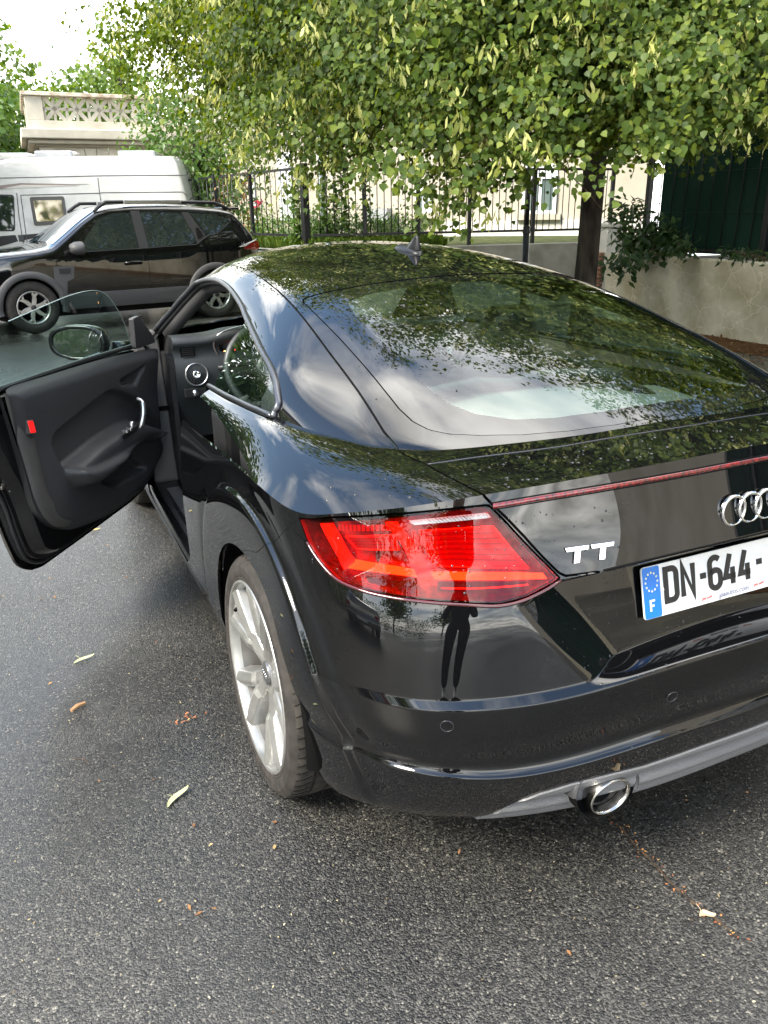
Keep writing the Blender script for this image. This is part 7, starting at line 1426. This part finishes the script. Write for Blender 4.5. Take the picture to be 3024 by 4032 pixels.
# silver-grey hatchback parked to the left
M_GREYP = material('grey_car_paint', (.16, .16, .15), rough=.2, metal=.5, coat=1)
HB = empty('hatchback', (-4.1, -.9, 0), math.radians(8)); tag(HB, 'grey hatchback parked beside the coupe, mirrored in its wheel arch', 'car')
hh = Hull(top=[(0,.66),(.08,.80),(.5,.92),(.95,.98),(1.15,1.05),(1.5,1.28),(1.8,1.41),(2.3,1.46),(3.0,1.45),(3.45,1.40),(3.65,1.27),(3.85,1.0),(3.95,.82),(4.0,.55)], belt=[(0,.7),(1,.90),(4,1.0)], bot=[(0,.30),(.4,.22),(3.6,.22),(4,.36)], wid=[(0,.62),(.15,.76),(.5,.84),(3.4,.86),(3.8,.82),(4,.72)], tumble=.45, length=4)
MH = Matrix.Translation((-4.0, 0, 0))
def hp(o): o.location.x -= 4.0; return o
bd = hh.mesh(np.unique(np.concatenate([np.linspace(0, .5, 8), np.linspace(.5, 3.4, 34), np.linspace(3.4, 4, 14)]))).build('body', M_GREYP, HB, smooth=True); hp(bd); cut_arches(bd, (.80, 3.35), .35, .31)
for sgn in (-1, 1):
    for nm, poly in [('side_window', [(1.35,1.0),(2.3,1.02),(2.3,1.36),(1.85,1.34)]), ('rear_side_window', [(2.4,1.02),(3.3,1.06),(3.15,1.36),(2.4,1.37)])]: v, f = hh.side(list(round_poly(poly, .04)), .004, sgn); hp(obj(nm, v, f, M_VGLASS, HB, smooth=False))
    m_ = MB(); m_.box((3.78, sgn*.66-.07, .76), (3.95, sgn*.66+.10, .98), .03); hp(m_.build('tail_light', material('hatch_lamp', (.35, .01, .01), rough=.1, coat=1), HB))
m_ = MB(); m_.grid(top_patch(hh, 3.50, 3.82, .58, .62, .008), True); hp(m_.build('rear_screen', M_VGLASS, HB, smooth=True))
m_ = MB(); m_.grid(top_patch(hh, 1.12, 1.78, .66, .56, .006), True); hp(m_.build('windscreen', M_VGLASS, HB, smooth=True))
m_ = MB(); m_.box((3.88,-.80,.34), (4.06,.80,.60), .05); hp(m_.build('rear_bumper', M_GREYP, HB, smooth=True)); m_ = MB(); m_.box((4.062,-.26,.44), (4.07,.26,.55)); hp(m_.build('number_plate', M_PLATE, HB)); m_ = MB(); m_.box((4.0705,-.258,.442), (4.072,-.214,.548)); hp(m_.build('plate_band', M_PBLUE, HB))
pw3 = simple_wheel(.31, .19, 5, M_RIM2)
for k, (u, sgn) in enumerate([(.80, -1), (3.35, -1), (.80, 1), (3.35, 1)]):
    w = pw3 if k == 0 else copy_tree(pw3, HB); w.parent = HB; w.location = (u-4, sgn*.83, .31); w.rotation_euler = (0, .4*k, 0 if sgn < 0 else math.pi)
# ---------------------------------------------------------------- the photographer
def skin_figure(name, verts, edges, radii, mat, parent=None, root=0, sub=2):
    me = bpy.data.meshes.new(name); me.from_pydata(verts, edges, []); o = link(name, me, mat, parent)
    o.modifiers.new('skin', 'SKIN').use_smooth_shade = True
    for i, sv in enumerate(me.skin_vertices[0].data): sv.radius = radii[i] if isinstance(radii[i], tuple) else (radii[i], radii[i]); sv.use_root = (i == root)
    s_ = o.modifiers.new('sub', 'SUBSURF'); s_.levels = s_.render_levels = sub; return o
yawc = math.atan2(f_.x, f_.y); PX, PY = CAM.x-.40*math.sin(yawc), CAM.y-.40*math.cos(yawc)
PER = empty('person', (PX, PY, 0), -yawc); tag(PER, 'person in dark trousers and white trainers taking the picture', 'person')
M_CLOTHES = noisy(material('dark_clothes', (.03, .03, .036), rough=.9, spec=.2), 40, (.02, .02, .026), (.045, .045, .052)); M_SKIN = material('skin', (.45, .28, .20), rough=.5); M_SHOE = material('white_trainer', (.62, .62, .60), rough=.6); M_HAIR = material('hair', (.02, .014, .010), rough=.6)
bv = [(0,0,.95),(0,0,1.08),(0,-.01,1.24),(0,0,1.40),(0,.01,1.47)]; be = [(0,1),(1,2),(2,3),(3,4)]; br = [(.155,.11),(.14,.10),(.165,.115),(.15,.10),(.065,.06)]
for s_ in (-1, 1):
    i = len(bv); bv += [(s_*.09,0,.90),(s_*.10,.01,.70),(s_*.10,.02,.50),(s_*.10,-.01,.28),(s_*.10,-.02,.11)]; be += [(0,i),(i,i+1),(i+1,i+2),(i+2,i+3),(i+3,i+4)]; br += [.11,.10,.082,.074,.055]
    i = len(bv); bv += [(s_*.16,0,1.41),(s_*.21,.0,1.38),(s_*.24,.06,1.20),(s_*.235,.11,1.12),(s_*.17,.20,1.26),(s_*.12,.26,1.37)]; be += [(3,i),(i,i+1),(i+1,i+2),(i+2,i+3),(i+3,i+4),(i+4,i+5)]; br += [.075,.066,.052,.048,.042,.033]
skin_figure('body', bv, be, br, M_CLOTHES, PER)
m_ = MB(); loft(m_, [[(w*math.cos(a), .015+d*math.sin(a)+y, z) for a in np.linspace(0, 2*math.pi, 20, endpoint=False)] for z, w, d, y in [(1.47,.045,.05,0),(1.50,.055,.065,.01),(1.535,.062,.082,.015),(1.58,.072,.092,.01),(1.64,.076,.096,0),(1.69,.070,.088,-.005),(1.725,.045,.06,-.01),(1.74,.01,.015,-.01)]]); hd = m_.build('head', M_SKIN, PER, smooth=True)
m_ = MB(); loft(m_, [[(w*math.cos(a), .0+d*math.sin(a)+y, z) for a in np.linspace(0, 2*math.pi, 20, endpoint=False)] for z, w, d, y in [(1.57,.080,.072,-.04),(1.64,.084,.088,-.022),(1.69,.080,.096,-.008),(1.735,.055,.070,-.01),(1.755,.01,.015,-.01)]]); m_.build('hair', M_HAIR, PER, smooth=True)
m_ = MB(); m_.add([(-.012,.105,1.575),(.012,.105,1.575),(0,.128,1.585),(0,.10,1.625)], [(0,1,2),(1,3,2),(3,0,2)]); m_.build('nose', M_SKIN, hd)
for s_ in (-1, 1):
    m_ = MB(); m_.lathe([(0,.006),(.009,.004),(.012,0)], frame((s_*.030,.100,1.615), (1,0,0), (0,0,1)) @ Matrix.Rotation(math.pi, 4, 'X'), 10); m_.build('eye', M_WFR, hd, smooth=True); m_ = MB(); m_.box((s_*.074-.008,-.012,1.585), (s_*.074+.008,.012,1.64), .006); m_.build('ear', M_SKIN, hd, smooth=True)
    pts = [[(s_*.10+w*math.cos(a)*1.0, y+0*a, z0+h*max(-.45, math.sin(a))) for a in np.linspace(0, 2*math.pi, 16, endpoint=False)] for y, w, h, z0 in [(-.095,.02,.02,.03),(-.085,.036,.050,.045),(-.03,.040,.075,.045),(.04,.043,.055,.038),(.11,.046,.038,.030),(.165,.036,.026,.025),(.185,.012,.012,.02)]]
    m_ = MB(); loft(m_, pts); m_.build('trainer', M_SHOE, PER, smooth=True)
    # hand curled round the phone: palm and five fingers
    hx, hy, hz = s_*.12, .26, 1.37; vv = [(hx,hy,hz),(hx*.92,hy+.035,hz+.03)]; ee = [(0,1)]; rr = [.026,.030]
    for k in range(4): i = len(vv); o_ = -.024+.016*k; vv += [(hx*.80,hy+.055,hz+.045+o_),(hx*.60,hy+.062,hz+.050+o_),(hx*.45,hy+.045,hz+.052+o_)]; ee += [(1,i),(i,i+1),(i+1,i+2)]; rr += [.0095,.0088,.0075]
    i = len(vv); vv += [(hx*.85,hy+.02,hz+.055),(hx*.62,hy+.022,hz+.068)]; ee += [(1,i),(i,i+1)]; rr += [.011,.009]; skin_figure('hand', vv, ee, rr, M_SKIN, PER, 0, 1)
m_ = MB(); m_.box((-.078,.308,1.392), (.078,.316,1.468), .003); ph = m_.build('phone', material('phone_case', (.02, .02, .022), rough=.4), None); ph.location = (PX, PY, 0); ph.rotation_euler = (0, 0, -yawc); tag(ph, 'dark mobile phone held up in both hands', 'phone')
# ---------------------------------------------------------------- rain drops on the coupe
M_DROP = material('rain_drop', (.01, .01, .011), rough=.02, spec=.6)
dv_, dt_ = [], []; nd = 0
half = np.array([(0,0,.42),(1,0,0),(.5,.87,0),(-.5,.87,0),(-1,0,0),(-.5,-.87,0),(.5,-.87,0),(.55,.3,.30),(-.1,.6,.30),(-.6,.1,.30),(-.2,-.55,.30),(.45,-.4,.30)]); ht = np.array([(0,7,8),(0,8,9),(0,9,10),(0,10,11),(0,11,7),(1,2,7),(2,8,7),(2,3,8),(3,9,8),(3,4,9),(4,5,9),(5,10,9),(5,6,10),(6,11,10),(6,1,11),(1,7,11)])
Pn, Nn_, Sz = [], [], []
def drops(n, s0, s1, w0, w1, r0, r1):
    for _ in range(n):
        s_, w_ = random.uniform(s0, s1), random.uniform(w0, w1); p = chart(s_, w_, -.0003); q = chart(s_, w_, .01); nn = p-q; Pn.append(p); Nn_.append(nn/np.linalg.norm(nn)); Sz.append(r0+(r1-r0)*random.random()**2.5)
drops(95, .10, .64, .96, 1.13, .0012, .0045); drops(30, -.2, .10, .96, 1.13, .0012, .0045); drops(26, .66, .95, .96, 1.16, .0010, .0040); drops(40, .30, .62, .80, .90, .0008, .0028); drops(80, .30, .56, .58, .75, .0006, .0018); drops(40, .0, .45, .54, .58, .0010, .0035); drops(22, .1, .9, .40, .56, .0005, .0014); drops(50, .55, 1.0, .76, .91, .0010, .0030)
for _ in range(90):
    i = random.randrange(len(GV)); p = GV[i]
    if p[0] < .2 and -.3 < p[1] < .9 and GA[i] < .62 and above[i] > 0: Pn.append(p+[0, 0, .0004]); Nn_.append(np.array([0, -.2, .97])); Sz.append(random.uniform(.001, .0035))
for s_ in (.295, .318, .33):                                            # run-off trails
    for w_ in np.arange(.30, .74, .006):
        if random.random() < .45: p = chart(s_+.003*math.sin(w_*40), w_, -.0003); q = chart(s_, w_, .01); nn = p-q; Pn.append(p); Nn_.append(nn/np.linalg.norm(nn)); Sz.append(random.uniform(.0006, .0013))
Pn, Nn_, Sz = np.array(Pn), np.array(Nn_), np.array(Sz); v, tr = scatter((half, ht), Pn, np.cross(Nn_, unit(len(Pn))), Nn_, Sz); dm = tri_mesh('rain_drops', v, tr, M_DROP); dm.polygons.foreach_set('use_smooth', [True]*len(dm.polygons)); o = link('rain_drops', dm, None, CAR); o['kind'] = 'stuff'

hg = np.column_stack([RNG.uniform(-9.6, -8.4, 1500), RNG.uniform(-9, 12, 1500), RNG.uniform(.1, 2.6, 1500)]); v, tr = leaf_cloud(hg, 9, (.22, .22, .18), (.12, .2), OVAL, .2, .6, np.array([-12., 0, 0])); o = link('street_hedge', tri_mesh('street_hedge', v, tr, M_SHRUB), None); tag(o, 'clipped green hedge mirrored in the door mirror', 'hedge', kind='stuff')
